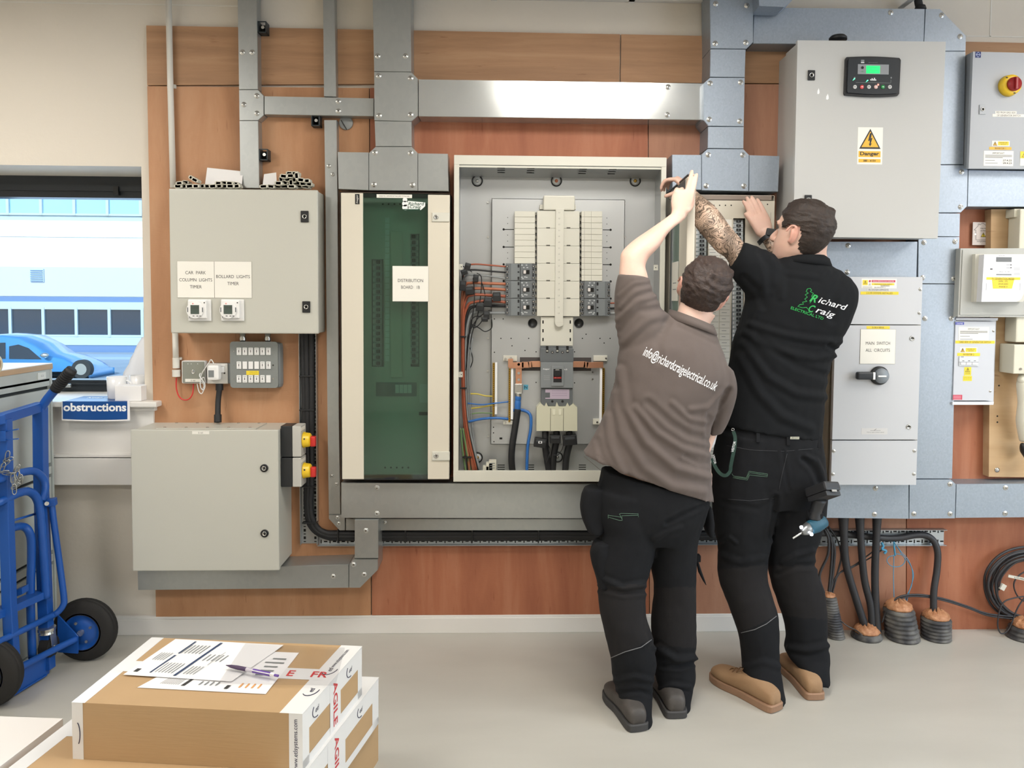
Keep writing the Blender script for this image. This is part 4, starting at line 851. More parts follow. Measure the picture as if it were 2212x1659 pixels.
for (u0, v0, u1, v1), (u, v) in (((1087, 768, 1117, 780), (1092, 775)), ((1282, 768, 1312, 780), (1309, 774)), ((1087, 908, 1108, 917), (1092, 912)), ((1281, 905, 1296, 917), (1290, 912))):
    def brk(m): sb2(m, u0, v0, u1, v1, .05, .036, CREAM2, .002); c = W(u, v, .0505); m.cyl(c, c-Vector((0, .002, 0)), .0045, None, 10, STEEL)
    part('bar_bracket', brk, CREAM2, STEEL)
def lug(m):
    sb2(m, 1112, 829, 1129, 850, .062, .056, STEEL, .004); c = W(1120.5, 838, .063); m.cyl(c, c-Vector((0, .006, 0)), .0095, None, 6, STEEL); m.cyl(c, c-Vector((0, .009, 0)), .005, None, 12, STEEL); m.cyl(W(1120.5, 849, .055), W(1120, 858, .055), .0125, None, 16, STEEL)
part('cable_lug', lug, STEEL)
part('insulating_boot', lambda m: m.tube([W(1119.5, 856, .055), W(1119, 864, .055), W(1118.5, 868, .055), W(1118, 886, .055)], [.0135, .0135, .0115, .014, .013], 14, WBLUE, 4), WBLUE)
part('main_cable', lambda m: m.tube([W(1118.5, 884, .055), W(1114, 915, .06), W(1107, 960, .065), W(1105, 990, .06), W(1107, 1018, .05)], .0145, 14, RUB, 6), RUB)
part('neutral_cable', lambda m: m.tube([W(1104, 887, .045), W(1112, 886, .04), W(1128, 886, .045), W(1141, 891, .05), W(1147, 903, .055), W(1146, 930, .055), W(1140, 965, .05), W(1138, 1018, .045)], .0066, 10, WBLUE, 6), WBLUE)
part('phase_mark', lambda m: (sb2(m, 1131, 831, 1141, 842, .0362, .0355, mk('sky_blue_label', '5aa9c4', .5), 0), m.text('N', W(1136, 836.5, .0366), .013, mk('navy_ink', '153a4c', .5), .013, .02)), INK)
# supply cables with current transformers below the shroud
for pts in ([(1178, 932, .06), (1178, 948, .065), (1179, 975, .06), (1186, 1018, .05)], [(1202, 932, .06), (1202, 950, .06), (1196, 985, .055), (1194, 1018, .05)], [(1229, 932, .06), (1232, 950, .06), (1224, 985, .055), (1221, 1018, .05)]):
    part('supply_cable', lambda m: m.tube([W(*p) for p in pts], .0145, 14, RUB, 6), RUB)
def ctr(u, v, w, h, rot=0, d=.085, dep=.03):
    m = M(BLACK, MGREY); c = W(u, v, d); s = mpp(d); R = Matrix.Rotation(rot, 3, 'Y'); q = M(); q.box(-w*s/2, w*s/2, -dep/2, dep/2, -h*s/2, h*s/2, 0, .003); m.add([c+R @ p for p in q.v], q.f, BLACK)
    q = M(); q.box(-w*s*.36, w*s*.36, -dep/2-.001, -dep/2, h*s*.1, h*s*.36, 0, .0005); m.add([c+R @ p for p in q.v], q.f, mk('ct_edge', '3a3d40', .4))
    return m.build('current_transformer', t)
ctr(1167, 956, 27, 20, .15); ctr(1199, 948, 24, 18, 0, .08); ctr(1231, 950, 30, 22, -.1, .08)
m = M(LW, BLACK); q = rect(1163, 953, 1171, 958, .1015); m.box(q[0], q[1], -.1015, -.0995, q[2], q[3], LW); q = rect(1165, 954, 1169, 957, .102); m.box(q[0], q[1], -.102, -.101, q[2], q[3], BLACK); m.build('terminal_block', t)
part('sensor_lead', lambda m: (m.tube([W(*p) for p in [(1218, 940, .09), (1216, 965, .085), (1206, 982, .08), (1195, 983, .08)]], .002, 6, RUB, 6), m.tube([W(*p) for p in [(1180, 955, .09), (1188, 970, .08), (1184, 990, .08), (1180, 1000, .08)]], .002, 6, RUB, 6)), RUB)
# outgoing wiring, left side
wl = [(WBRN, .0036, [(1093, 576, .06), (1060, 573, .065), (1022, 571, .07), (1004, 580, .06), (999, 640, .05), (1000, 800, .045), (1004, 1018, .04)]),
      (RUB, .0036, [(1093, 588.5, .06), (1060, 586, .065), (1020, 583, .07), (1000, 590, .06), (1003, 660, .05), (1005, 820, .045), (1010, 1018, .04)]),
      (WGRY, .0036, [(1093, 602, .06), (1060, 597, .06), (1025, 594, .07), (1003, 600, .06), (998, 640, .05), (1008, 780, .045), (1018, 1018, .04)]),
      (ORNG, .0062, [(1093, 613.5, .06), (1050, 612, .065), (1020, 611, .065), (1004, 618, .06), (998, 660, .05), (1001, 850, .045), (1014, 1018, .05)]),
      (ORNG, .0062, [(1093, 626, .06), (1060, 624, .065), (1020, 624, .065), (1004, 636, .06), (999, 700, .05), (1003, 860, .05), (1022, 1018, .05)]),
      (WBRN, .0062, [(1093, 640, .06), (1060, 638, .065), (1022, 637, .07), (1006, 648, .06), (1000, 700, .055), (1002, 900, .05), (1026, 1018, .05)]),
      (WBRN, .0062, [(1093, 653, .055), (1060, 650, .06), (1028, 652, .065), (1009, 663, .06), (1001, 720, .055), (1005, 900, .055), (1030, 1018, .05)]),
      (RUB, .0062, [(1093, 661, .055), (1070, 661, .06), (1030, 661, .06), (1010, 676, .06), (1004, 740, .05), (1009, 900, .05), (1034, 1018, .05)]),
      (WGRY, .0062, [(1093, 676, .055), (1060, 676, .055), (1028, 674, .06), (1012, 692, .055), (1006, 760, .05), (1010, 900, .05), (1036, 1018, .05)]),
      (WGRN, .0042, [(995, 925, .05), (999, 970, .05), (1006, 1018, .05)]), (WGRN, .0042, [(1000, 925, .052), (1008, 975, .052), (1016, 1018, .05)]),
      (WGRY, .0030, [(1016, 720, .06), (1010, 800, .06), (1014, 900, .055), (1026, 1018, .05)]), (WGRY, .0030, [(1021, 730, .062), (1014, 800, .062), (1018, 900, .055), (1032, 1018, .05)])]
for k, (mt, r, pts) in enumerate(wl): part('outgoing_wire', lambda m: m.tube([W(*p) for p in pts], r, 8, mt, 6), mt)
for mt, r, pts in ((WYG, .0032, [(1008, 851, .05), (1030, 851, .055), (1048, 855, .055), (1066, 856, .05)]), (WYG, .0032, [(1012, 883, .05), (1035, 880, .055), (1066, 875, .05)]), (WGRN, .0030, [(1010, 896, .05), (1035, 892, .055), (1066, 893, .05)]),
                   (WBLUE, .0030, [(1010, 871, .058), (1040, 874, .062), (1070, 871, .065), (1098, 868, .055)]), (WBLUE, .0055, [(1012, 911, .055), (1040, 905, .06), (1070, 903, .06), (1098, 905, .05)])):
    part('outgoing_wire', lambda m: m.tube([W(*p) for p in pts], r, 8, mt, 6), mt)
for mt, r, v in ((WBRN, .0036, 655), (RUB, .0045, 666), (WGRY, .0045, 677)): part('outgoing_wire', lambda m: m.tube([W(1318, v, .06), W(1345, v, .065), W(1395, v+6, .06), W(1412, v+30, .05), W(1414, v+200, .045), W(1410, 1015, .04)], r, 8, mt, 6), mt)
for k, pts in enumerate(([(1030, 590, .08), (1040, 600, .075), (1038, 640, .07), (1032, 680, .065), (1020, 720, .06), (1012, 760, .06)], [(1022, 600, .08), (1025, 640, .075), (1020, 690, .07), (1012, 740, .06), (1006, 800, .055)],
                         [(1040, 608, .08), (1048, 640, .07), (1040, 660, .07), (1036, 650, .07)], [(1062, 690, .07), (1062, 708, .06), (1048, 716, .06), (1034, 708, .06), (1018, 700, .06)],
                         [(1050, 680, .075), (1036, 700, .07), (1024, 708, .065), (1018, 695, .065), (1026, 684, .065), (1040, 684, .065)], [(1058, 670, .075), (1030, 690, .07), (1010, 730, .06), (1018, 760, .055), (1021, 780, .055), (1013, 800, .055)],
                         [(1000, 575, .07), (1012, 582, .075), (1020, 588, .075)], [(1068, 640, .08), (1055, 650, .075), (1044, 655, .075)], [(1018, 690, .06), (1008, 760, .055), (1010, 830, .05)])):
    part('sensor_lead', lambda m: m.tube([W(*p) for p in pts], .0022, 6, RUB, 6), RUB)
for a in ((1010, 576, 12, 16, .25), (1003, 588, 14, 12, -.3), (1028, 601, 11, 16, .05), (1000, 617, 13, 22, .1), (1014, 628, 18, 17, -.1), (1073, 641, 17, 20, -.05), (1054, 652, 17, 20, .06), (1037, 663, 17, 18, .1), (1051, 681, 13, 18, 0), (1047, 690, 14, 10, 0)): ctr(*a, d=.085, dep=.022)
def misc(m):
    for u, v in ((995.5, 576.5), (995.5, 809)): q = rect(u-4.5, v-6, u+4, v+6, .13); m.box(q[0], q[1], -.13, -.128, q[2], q[3], CREAM2, .002); c = W(u+1, v, .1305); m.cyl(c, c-Vector((0, .0006, 0)), .0022, None, 8, HOLE)
    for u, v in ((1416.5, 578),): q = rect(u-4.5, v-6, u+5, v+6, .13); m.box(q[0], q[1], -.13, -.128, q[2], q[3], CREAM2, .002); c = W(u, v, .1305); m.cyl(c, c-Vector((0, .0006, 0)), .0022, None, 8, HOLE)
part('fixing_tab', misc, CREAM2, HOLE)
def ties(m):
    for u, v, w in ((1001, 727, 13), (1001, 838, 14), (1009, 987, 20)): c = W(u, v, .055); s = mpp(.05); m.box(c.x-w*s/2, c.x+w*s/2, c.y-.012, c.y+.012, c.z-.003, c.z+.003, BLACK, .001)
part('cable_tie', ties, BLACK)
m = M(BLNK, MGREY); zb_ = W(1050, 1018, .1).z
for u0, v0, u1, v1 in ((1043, 1007, 1056, 1018), (1050, 1000, 1064, 1018), (1056, 995, 1072, 1018)): q = rect(u0, v0, u1, v1, .11); m.box(q[0], q[1], -.115, -.08, z0+.0045, q[3], BLNK, .001)
for k in range(3): q = rect(1058, 1000+k*5, 1069, 1001.5+k*5, .1155); m.box(q[0], q[1], -.1157, -.114, q[2], q[3], MGREY)
tag(m.build('blanking_module'), 'stepped grey plastic blanking module left on the floor of the open switchboard', 'blanking module')

# ================================================================== third board behind the men, its door swung open
t = thing('distribution_board', 'cream distribution board behind the men with its door swung open', 'switchboard', base(1444, 430, 1668, 1036, .13))
x0, x1, z0, z1 = shell(t, 1444, 421, 1667, 1037, .125, CREAM)
LIP = mk('board_lip_brown', '8b7d72', .5)
m = M(LIP); q = rect(1446, 422, 1667, 431.5, .132); m.box(q[0], q[1], -.134, -.12, q[2], q[3], LIP, .001); m.build('top_lip', t)
wa = rect(1500, 478, 1526, 1000, .13); wb = rect(1579, 471.5, 1605, 1000, .13)
m = cover(t, x0+.002, x1-.001, z0, W(1550, 432.5, .13).z, .13, [wa, wb], CREAM)
for u, v in ((1542, 443.5), (1554.5, 443.5), (1567, 443.5), (1579.5, 443.5), (1517, 443.5), (1529, 443.5), (1658, 441.5)): c = W(u, v, .13); m.cyl(c, c-Vector((0, .0008, 0)), .0028, None, 10, HOLE)
q = rect(1664, 459, 1667, 560, .1305); m.box(q[0], q[0]+.001, -.1308, -.13, q[2], q[3], MGREY); m.build('cover', t)
mcb_col(t, 1513, 480, 57, 9.1, .105, 1, 24); mcb_col(t, 1592, 474, 57, 9.1, .105, 1, 24)
m = M(SIGN, MGREY, INK)
for ua, ub in ((1528, 1552), (1554, 1576)):
    q = rect(ua, 474, ub, 1000, .1315); m.box(q[0], q[1], -.1315, -.13, q[2], q[3], SIGN)
    for k in range(40):
        a = rect(ua, 487+k*13, ub, 487.7+k*13, .132); m.box(a[0], a[1], -.1319, -.1314, a[2], a[3], mk('soft_line', '9a968a', .6))
        a = rect(ua+5, 480+k*13, ub-6-(k*7 % 5), 480.9+k*13, .132); m.box(a[0], a[1], -.1319, -.1314, a[2], a[3], MGREY)
m.build('circuit_chart', t)
# the door, standing almost square to the wall
A = Vector((W(1447, 600, .135).x, -.137, 0)); B = Vector((W(1482, 600, .52).x, -.52, 0)); dz1 = W(1497, 381, .52).z; dz0 = W(1550, 1036, .13).z
dv = (B-A); L = dv.length; dv.normalize(); nr = Vector((-dv.y, dv.x, 0)); nr = nr if nr.x > 0 else -nr
def dbox(m, s0, s1, o0, o1, za, zb, mat, bev=0.001):
    q = M(); q.box(s0*L, s1*L, o0, o1, za, zb, 0, bev); m.add([A+dv*p.x+nr*p.y+Vector((0, 0, p.z)) for p in q.v], q.f, mat)
td = thing('board_door', 'cream framed glazed door of the third board held open by both men', 'door', (A.x, A.y, dz0))
m = M(CREAM, BLACK); dbox(m, .0, .12, 0, .012, dz0, dz1, MGREY); dbox(m, .56, 1, 0, .030, dz0, dz1, CREAM, .004); dbox(m, .10, .60, .016, .028, dz0, dz0+.03, CREAM); dbox(m, .10, .60, .016, .028, dz1-.03, dz1, CREAM); m.build('frame', td)
m = M(BLACK); dbox(m, -.02, 1.01, -.002, .031, dz1, dz1+.008, BLACK, .003); m.build('top_seal', td)
m = M(mk('door_glazing', '8fa39b', .08, spec=.8)); dbox(m, .12, .56, .004, .008, dz0+.01, dz1-.004, 0, 0); m.build('glass_pane', td)
m = M(SIGN, MGREY); dbox(m, .14, .50, -.0005, .003, W(1455, 650, .3).z, W(1455, 565, .3).z, SIGN, 0)
for k in range(2): dbox(m, .22, .42, -.0012, -.0004, W(1455, 612+k*14, .3).z, W(1455, 610+k*14, .3).z, MGREY, 0)
m.build('door_label', td)
m = M(BLACK, SIGN); dbox(m, .10, .88, -.0012, .0005, dz1-.105, dz1-.004, mk('door_sticker', '454b4d', .4), 0); dbox(m, .02, .22, -.003, -.001, dz1-.05, dz1-.02, SIGN, 0); m.build('door_sticker', td)
# ================================================================== generator control cabinet
CABN = mk('neutral_grey_powder_coat', 'b9b9b6', 0.36, bump=((700, 700, 700), 0.02, 1))
WARN = mk('warning_amber', 'e3b23a', .5); NAVY = mk('navy_blue', '1a2f6b', .5); SINK = mk('grey_ink', '55565a', .6)
def polybox(t, name, poly, df, db, mat, bev=0):
    m = M(mat); m.prism(polyp(poly, df), -df, -db, mat); return m.build(name, t)
D = .28
t = thing('generator_cabinet', 'deep light grey steel cabinet with a black generator controller in its door', 'cabinet', base(1713, 87, 2043, 515, D))
polybox(t, 'body', [(1727, 90), (2040, 93), (2023, 512), (1717, 509)], D-.022, .107, CABN)
m = M(CABG); P = polyp([(1730, 92), (1790, 92), (1782, 508), (1721, 508)], D-.03); m.prism(P, -D+.03, -.001, CABN); m.build('side', t)
dr = polybox(t, 'door', [(1723, 87), (2043, 90), (2025.5, 515), (1713.5, 511)], D, D-.019, CABN)
quarterlock(dr, 1752, 163, D, False, .040, .030); quarterlock(dr, 1745, 432, D, False, .040, .030)
m = M(LW)
for (u, v, w, h) in ((1768, 197, 5, 13), (1787.5, 209, 6, 13)):
    c = W(u, v, D+.0004); s = mpp(D); m.prism([(c.x+(a*w)*s, c.z+(b*h)*s) for a, b in ((-.5, -.4), (0, -.5), (.5, -.3), (.4, .1), (.1, .5), (-.1, .3), (-.4, .1))], -D-.0004, -D, LW)
m.build('paint_chip', dr)
s = mpp(D); tc = thing('generator_controller', 'black controller with green lit screen and a row of six buttons', 'controller', W(1884, 208, D))
m = M(BLACK); q = rect(1825, 122, 1945, 208, D+.012); n = 10; P = []
for k in range(13): f = k/12; P.append((q[0]+.006+(q[1]-q[0]-.012)*f, q[3]-.004+.004*math.sin(PI*f)))
P += [(q[1], q[3]-.012)]+[(q[1]-.003*k/4, q[3]-.012-(q[3]-q[2]-.024)*k/4) for k in range(1, 5)]
for k in range(13): f = 1-k/12; P.append((q[0]+.003+(q[1]-q[0]-.012)*f, q[2]+.004-.005*math.sin(PI*f)))
P += [(q[0], q[2]+.012), (q[0]+.002, q[3]-.012)]
m.prism(P, -D-.012, -D-.0002, BLACK); cx = sum(p[0] for p in P)/len(P); cz = sum(p[1] for p in P)/len(P)
m.prism([(cx+(x-cx)*.93, cz+(z-cz)*.90) for x, z in P], -D-.018, -D-.012, mk('controller_black', '1b2126', .4)); m.build('housing', tc)
m = M(mk('controller_grey', '8a8d90', .4), BLACK, GRN); slab(m, 1853, 139, 1920, 160.5, D+.0195, D+.018, 0, .0005); c = W(1863, 146, D+.02); m.lathe(c, (0, -1, 0), [(0, .0055), (.001, .0055), (.001, .0025), (.0002, .0025), (.0002, .0001)], 16, BLACK); m.text('I.A', W(1863, 154.5, D+.02), .006, GRN, .008); m.build('fascia', tc)
m = M(mk('green_backlight', '1fe46a', .3, emit=('19e468', 1.1)), mk('screen_text', '0fa848', .4, emit=('0fa848', .5)))
slab(m, 1871.5, 142, 1901, 158.5, D+.0205, D+.019, 0, .001)
for k, w in enumerate((20, 9, 22, 16)): q = rect(1874, 145.3+k*3.2, 1874+w, 146+k*3.2, D+.0209); m.box(q[0], q[1], -D-.0208, -D-.0204, q[2], q[3], 1)
m.build('screen', tc)
m = M(LW, MGREY)
q = rect(1849, 178.4, 1924, 179, D+.0188); m.box(q[0], q[1], -D-.0188, -D-.0178, q[2], q[3], MGREY); q = rect(1924, 172, 1924.7, 179, D+.0188); m.box(q[0], q[1], -D-.0188, -D-.0178, q[2], q[3], MGREY)
for u, h in ((1880, 3), (1883, 5), (1885.5, 3), (1888, 6), (1890.5, 3)): q = rect(u, 173-h+1, u+2, 174, D+.0188); m.box(q[0], q[1], -D-.0188, -D-.0178, q[2], q[3], LW)
q = rect(1880, 173, 1893, 174.3, D+.0188); m.box(q[0], q[1], -D-.0188, -D-.0178, q[2], q[3], LW)
q = rect(1860, 129, 1867, 136, D+.0188); m.box(q[0], q[1], -D-.0188, -D-.0178, q[2], q[3], MGREY); m.box(q[0], q[1], -D-.0189, -D-.0178, q[2], q[2]+.003, LW)
m.text('DEEP SEA ELECTRONICS', W(1886, 135, D+.0188), .0025, MGREY, 20*s)
for u in (1846, 1925): c = W(u, 168, D+.0183); m.lathe(c, (0, -1, 0), [(0, .0035), (.0005, .0035), (.0005, .0028)], 14, MGREY)
m.build('printed_legend', tc)
BG = mk('button_grey', 'c6c6c4', .4); BR = mk('button_red', 'd0474a', .4); BGN = mk('button_green', '1f8b46', .4)
for k, mt in enumerate((BG, BR, BG, mk('button_pink', 'd8b3ac', .4), BGN, BG)):
    m = M(mt, SINK); c = W(1846.5+k*15.1, 188, D+.018); m.lathe(c, (0, -1, 0), [(0, .0078), (.002, .0078), (.003, .0065), (.003, .0005)], 18, mt); m.box(c.x-.003, c.x+.003, c.y-.0036, c.y-.0029, c.z-.0012, c.z+.0012, SINK if mt in (BG,) else LW); m.build('button', tc)
GL = mk('green_led', '7dffc0', .3, emit=('3ff0a0', 3.0)); RL = mk('red_led', 'ff9a90', .3, emit=('ff6050', 3.0))
for u, v, mt in ((1845, 171.5, GL), (1873.5, 175, GL), (1897, 183, RL)):
    m = M(mt); c = W(u, v, D+.0185); m.prism([(c.x-.006, c.z-.005), (c.x+.004, c.z+.002), (c.x+.002, c.z+.005), (c.x-.001, c.z+.003)] if mt is GL else [(c.x-.003, c.z-.003), (c.x+.003, c.z-.003), (c.x+.003, c.z+.003), (c.x-.003, c.z+.003)], -D-.0195, -D-.018, mt); m.build('indicator', tc)
def tri(m, c, w, h, d, edge=None, fill=None):
    edge = edge or INK; fill = fill or WARN
    m.prism([(c.x-w/2, c.z-h/2), (c.x+w/2, c.z-h/2), (c.x, c.z+h/2)], -d-.0006, -d, edge); k = .80
    m.prism([(c.x-w/2*k, c.z-h/2+h*.085), (c.x+w/2*k, c.z-h/2+h*.085), (c.x, c.z-h/2+h*.085+h*k*.98)], -d-.0009, -d, fill)
    b = [(-.02, .30), (.07, .30), (.03, .04), (.10, .08), (.03, -.22), (.08, -.20), (.0, -.36), (-.06, -.22), (-.02, -.22), (-.02, -.06), (-.09, -.10)]
    m.prism([(c.x+a*w*1.05, c.z+bb*h-.02*h) for a, bb in b], -d-.0013, -d-.0005, edge)
def tagsign(u0, v0, u1, v1, d, label, fn, mat=None, name='warning_sign', cat='sign', parent=None):
    m = M(mat or SIGN, INK); x0, x1, z0, z1 = rect(u0, v0, u1, v1, d+.0008); m.box(x0, x1, -d-.0008, -d, z0, z1, mat or SIGN); fn(m, d+.0009); o = m.build(name, parent)
    if parent is None: tag(o, label, cat)
    return o
def f(m, d):
    tri(m, W(1879.5, 300, d), 47*s, 43*s, d)
    for va, vb, tx, hh, ww in ((326.5, 339.5, 'Danger', 9.5, 42), (343.5, 351, '380 - 415V', 4.8, 28)): q = rect(1854.5, va, 1902, vb, d); m.box(q[0], q[1], -d-.0004, -d, q[2], q[3], WARN); m.text(tx, ((q[0]+q[1])/2, -d-.0007, (q[2]+q[3])/2), hh*s*.8, INK, ww*s, .03)
tagsign(1852.5, 275, 1906.5, 355, D, 'white and yellow danger sign with lightning triangle on the generator cabinet', f)
m = M(BLACK); c = W(1810, 86, .2); m.lathe((c.x, -.2, W(1810, 87, .2).z), (0, 0, 1), [(0, .036), (.010, .036), (.018, .028), (.021, .001)], 24, BLACK); tag(m.build('cable_gland'), 'black domed cable gland on top of the generator cabinet', 'gland')
m = M(RUB); m.tube([W(1977, -40, .06), W(1984, 6, .06), W(1989, 22, .06)], .016, 14, RUB, 4); m.lathe(W(1988, 19, .06), (0, 0, -1), [(-.012, .02), (.0, .024), (.006, .024)], 18, RUB); tag(m.build('cable'), 'black cable dropping from above into the top trunking', 'cable')

# ================================================================== main switch cabinet
D = .175
t = thing('main_switch_cabinet', 'light grey main switch cabinet in three panels with a rotary handle', 'cabinet', base(1795, 598, 1990, 1047, D))
def ul(v): return 1807.5-(v-600)*.028
def ur(v): return 1993-(v-600)*.0315
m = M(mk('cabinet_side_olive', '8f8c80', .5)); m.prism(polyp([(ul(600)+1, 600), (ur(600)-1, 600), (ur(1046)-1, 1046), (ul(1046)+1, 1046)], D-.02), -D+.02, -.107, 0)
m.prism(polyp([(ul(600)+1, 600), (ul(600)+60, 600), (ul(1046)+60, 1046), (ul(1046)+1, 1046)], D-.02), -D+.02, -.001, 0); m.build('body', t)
P1 = polybox(t, 'top_panel', [(ul(598), 598), (ur(598), 598.5), (ur(700), 701), (ul(700), 700)], D, D-.019, CABB)
P2 = polybox(t, 'door', [(ul(703), 702.5), (ur(703), 703), (ur(950), 949.5), (ul(950), 949.5)], D+.002, D-.019, CABB)
P3 = polybox(t, 'bottom_panel', [(ul(952), 952), (ur(952), 952), (ur(1047), 1047.5), (ul(1047), 1047)], D, D-.019, CABB)
for u, v in ((1988, 625), (1986, 676), (1801, 974.5), (1975, 974), (1799.5, 1024.5), (1974, 1024)): screw(t, u, v, D, .008)
for u, v in ((1970, 731), (1962.5, 922)):
    m = M(STEEL, HOLE); c = W(u, v, D+.002); m.lathe(c, (0, -1, 0), [(0, .0105), (.003, .0105), (.004, .008), (.001, .006), (.001, .001)], 18, STEEL); m.box(c.x-.007, c.x+.007, c.y-.005, c.y-.003, c.z-.0012, c.z+.0012, HOLE); m.build('lock', P2)
sign(1858.5, 711.5, 1934, 786, D+.002, [('MAIN  SWITCH', 741.5), ('ALL  CIRCUITS', 756.5)], 'white engraved sign reading main switch all circuits', 7, wpx=[54, 54])
s = mpp(D)
def yl(u0, v0, u1, v1, d, tx, h, w, label, mat=None): 
    def f(m, dd): m.text(tx, W((u0+u1)/2, (v0+v1)/2, dd+.0002), h*s, INK, w*s)
    return tagsign(u0, v0, u1, v1, d, label, f, mat or YEL, 'tape_label', 'label')
yl(1872, 704.5, 1922, 710.5, D+.002, 'E-DB-A 80/5A', 3.6, 26, 'yellow tape label above the main switch sign')
yl(1859, 630, 1941, 636.5, D, '2 X PV SYSTEMS INSTALLED', 4, 58, 'yellow tape label reading two PV systems installed')
yl(1873, 623.5, 1923, 629, D, 'PV SYSTEM OPPOSITE', 3.8, 44, 'pale label reading PV system opposite', mk('label_pale', 'cdcccb', .5))
def f(m, d):
    q = rect(1863.5, 605, 1874.5, 616, d); m.box(q[0], q[1], -d-.0003, -d, q[2], q[3], YEL); tri(m, W(1869, 609.5, d), 8*s, 7*s, d+.0002, INK, YEL)
    q = rect(1883, 605, 1934, 609.8, d); m.box(q[0], q[1], -d-.0003, -d, q[2], q[3], LRED); q = rect(1883, 611.8, 1932, 616, d); m.box(q[0], q[1], -d-.0003, -d, q[2], q[3], YEL)
    m.text('PARALLEL GENERATING PLANT CONNECTED', W(1908, 607.4, d+.0006), 2*s, LW, 47*s); m.text('WARNING DUAL SUPPLY', W(1908, 614, d+.0006), 2.4*s, INK, 40*s); m.text('02/04/2022', W(1912, 617.5, d+.0006), 2.8*s, INK, 20*s); m.text('IN ROOM 2', W(1901, 621, d+.0006), 2.6*s, INK, 24*s)
    tri(m, W(1879, 614, d), 5*s, 4.5*s, d, SINK, SIGN); m.lathe(W(1879, 607.3, d), (0, -1, 0), [(0, 2.5*s), (.0004, 2.5*s), (.0004, 1.8*s)], 14, LRED)
    for v in (618.6, 621.3): q = rect(1863, v, 1884, v+.5, d); m.box(q[0], q[1], -d-.0003, -d, q[2], q[3], SINK)
tagsign(1861, 602, 1937, 623, D, 'white red and yellow warning sticker on the top panel of the main switch cabinet', f)
def f(m, d):
    q = rect(1880, 929.8, 1902, 930.3, d); m.box(q[0], q[1], -d-.0003, -d, q[2], q[3], SINK); m.bar(W(1888, 930, d+.0004), W(1893, 926.5, d+.0004), .001, .001, SINK); m.text('Pull to open isolator panel', W(1891, 934, d+.0003), 2*s, SINK, 38*s)
tagsign(1861, 925, 1917, 938.5, D+.002, 'small pale rating label low on the main switch door', f, mk('label_pale', 'cdcccb', .5), 'tape_label', 'label')
th = bpy.data.objects.new('rotary_handle', None); COL.objects.link(th); th.parent = t; ROOT[th.name] = wloc(t)
HG = mk('handle_grey', '7e858c', .38)
c = W(1898, 811, D+.002); m = M(BLACK); m.lathe(c, (0, -1, 0), [(0, 20.5*s), (.010, 20.5*s), (.014, 18*s), (.014, .001)], 32, BLACK); m.build('base', th)
m = M(HG, LW); m.lathe((c.x+.002, c.y-.014, c.z), (0, -1, 0), [(0, 17*s), (.012, 16*s), (.020, 12*s), (.022, .001)], 30, HG); m.box(c.x-10*s, c.x+8*s, c.y-.0375, c.y-.030, c.z-1.6*s, c.z+1.6*s, LW, .0005); m.build('knob', th)
m = M(mk('handle_black', '22262c', .4), LW); m.box(c.x-56*s, c.x-12*s, c.y-.036, c.y-.012, c.z-8*s, c.z+9*s, 0, .012, 4); m.box(c.x-21*s, c.x-16*s, c.y-.0365, c.y-.012, c.z-7.5*s, c.z+8.5*s, LW, .002); m.build('lever', th)
# ------------------------------------------------------------------ solar isolator at the top right edge
D = .155
t = thing('solar_isolator_cabinet', 'grey steel enclosure with yellow and red rotary switch near the top corner', 'cabinet', base(2095, 110, 2340, 365, D))
polybox(t, 'body', [(2099, 113), (2420, 120), (2420, 364), (2091, 362)], D-.02, .001, mk('cabinet_edge', '8e9296', .4))
P = polybox(t, 'door', [(2102, 111.5), (2420, 119), (2420, 366), (2092.5, 364)], D, D-.017, mk('blue_grey_enclosure', 'a9adb2', .4))
c = W(2178, 186, D); s = mpp(D); m = M(YELO, INK); m.lathe((c.x, -D, c.z), (0, -1, 0), [(0, 23*s), (.012, 22*s), (.026, 21*s), (.028, 16*s), (.028, .001)], 32, YELO)
for a in (2.3, -1.3): m.box(c.x+19*s*math.cos(a)-.004, c.x+19*s*math.cos(a)+.004, -D-.0275, -D-.02, c.z+19*s*math.sin(a)-.0025, c.z+19*s*math.sin(a)+.0025, INK)
m.build('rotary_switch', t)
m = M(mk('knob_dark_red', '9c2225', .4)); m.lathe((c.x+.004, -D-.028, c.z), (0, -1, 0), [(0, 15*s), (.012, 14.5*s), (.014, .001)], 28, 0); m.box(c.x+.004-3*s, c.x+.004+3*s, -D-.052, -D-.04, c.z-13*s, c.z+13*s, 0, .003); m.build('knob', t)
m = M(mk('blue_grey_enclosure', 'a9adb2', .4), STEEL, HOLE); q = rect(2116, 226, 2130, 247, D+.004); m.box(q[0], q[1], -D-.004, -D, q[2], q[3], 0, .002); c = W(2123, 236, D+.005); m.lathe(c, (0, -1, 0), [(0, .008), (.002, .008), (.002, .005), (.0005, .005), (.0005, .001)], 16, STEEL); m.box(c.x-.003, c.x+.003, c.y-.003, c.y-.001, c.z-.003, c.z+.003, HOLE); m.build('lock', t)
m = M(NAVY, mk('pale_blue_print', 'b9c6e6', .5)); q = rect(2107, 111.5, 2119, 124.5, D+.0008); m.box(q[0], q[1], -D-.0008, -D, q[2], q[3], NAVY); c = Vector(((q[0]+q[1])/2, 0, (q[2]+q[3])/2))
for w_, mt in ((5.2, 1), (4.3, 0)): m.prism([(c.x-w_*s, c.z), (c.x, c.z-w_*1.15*s), (c.x+w_*s, c.z), (c.x, c.z+w_*1.15*s)], -D-.0012-(.0004 if mt == 0 else 0), -D, mt)
m.box(c.x-4*s, c.x+4*s, -D-.002, -D, c.z-.5*s, c.z+.5*s, 1); m.build('maker_badge', t)
yl(2150, 240, 2196, 246, D, 'FED FROM GRID SIDE', 3.8, 42, 'upper white tape label under the yellow rotary switch', SIGN)
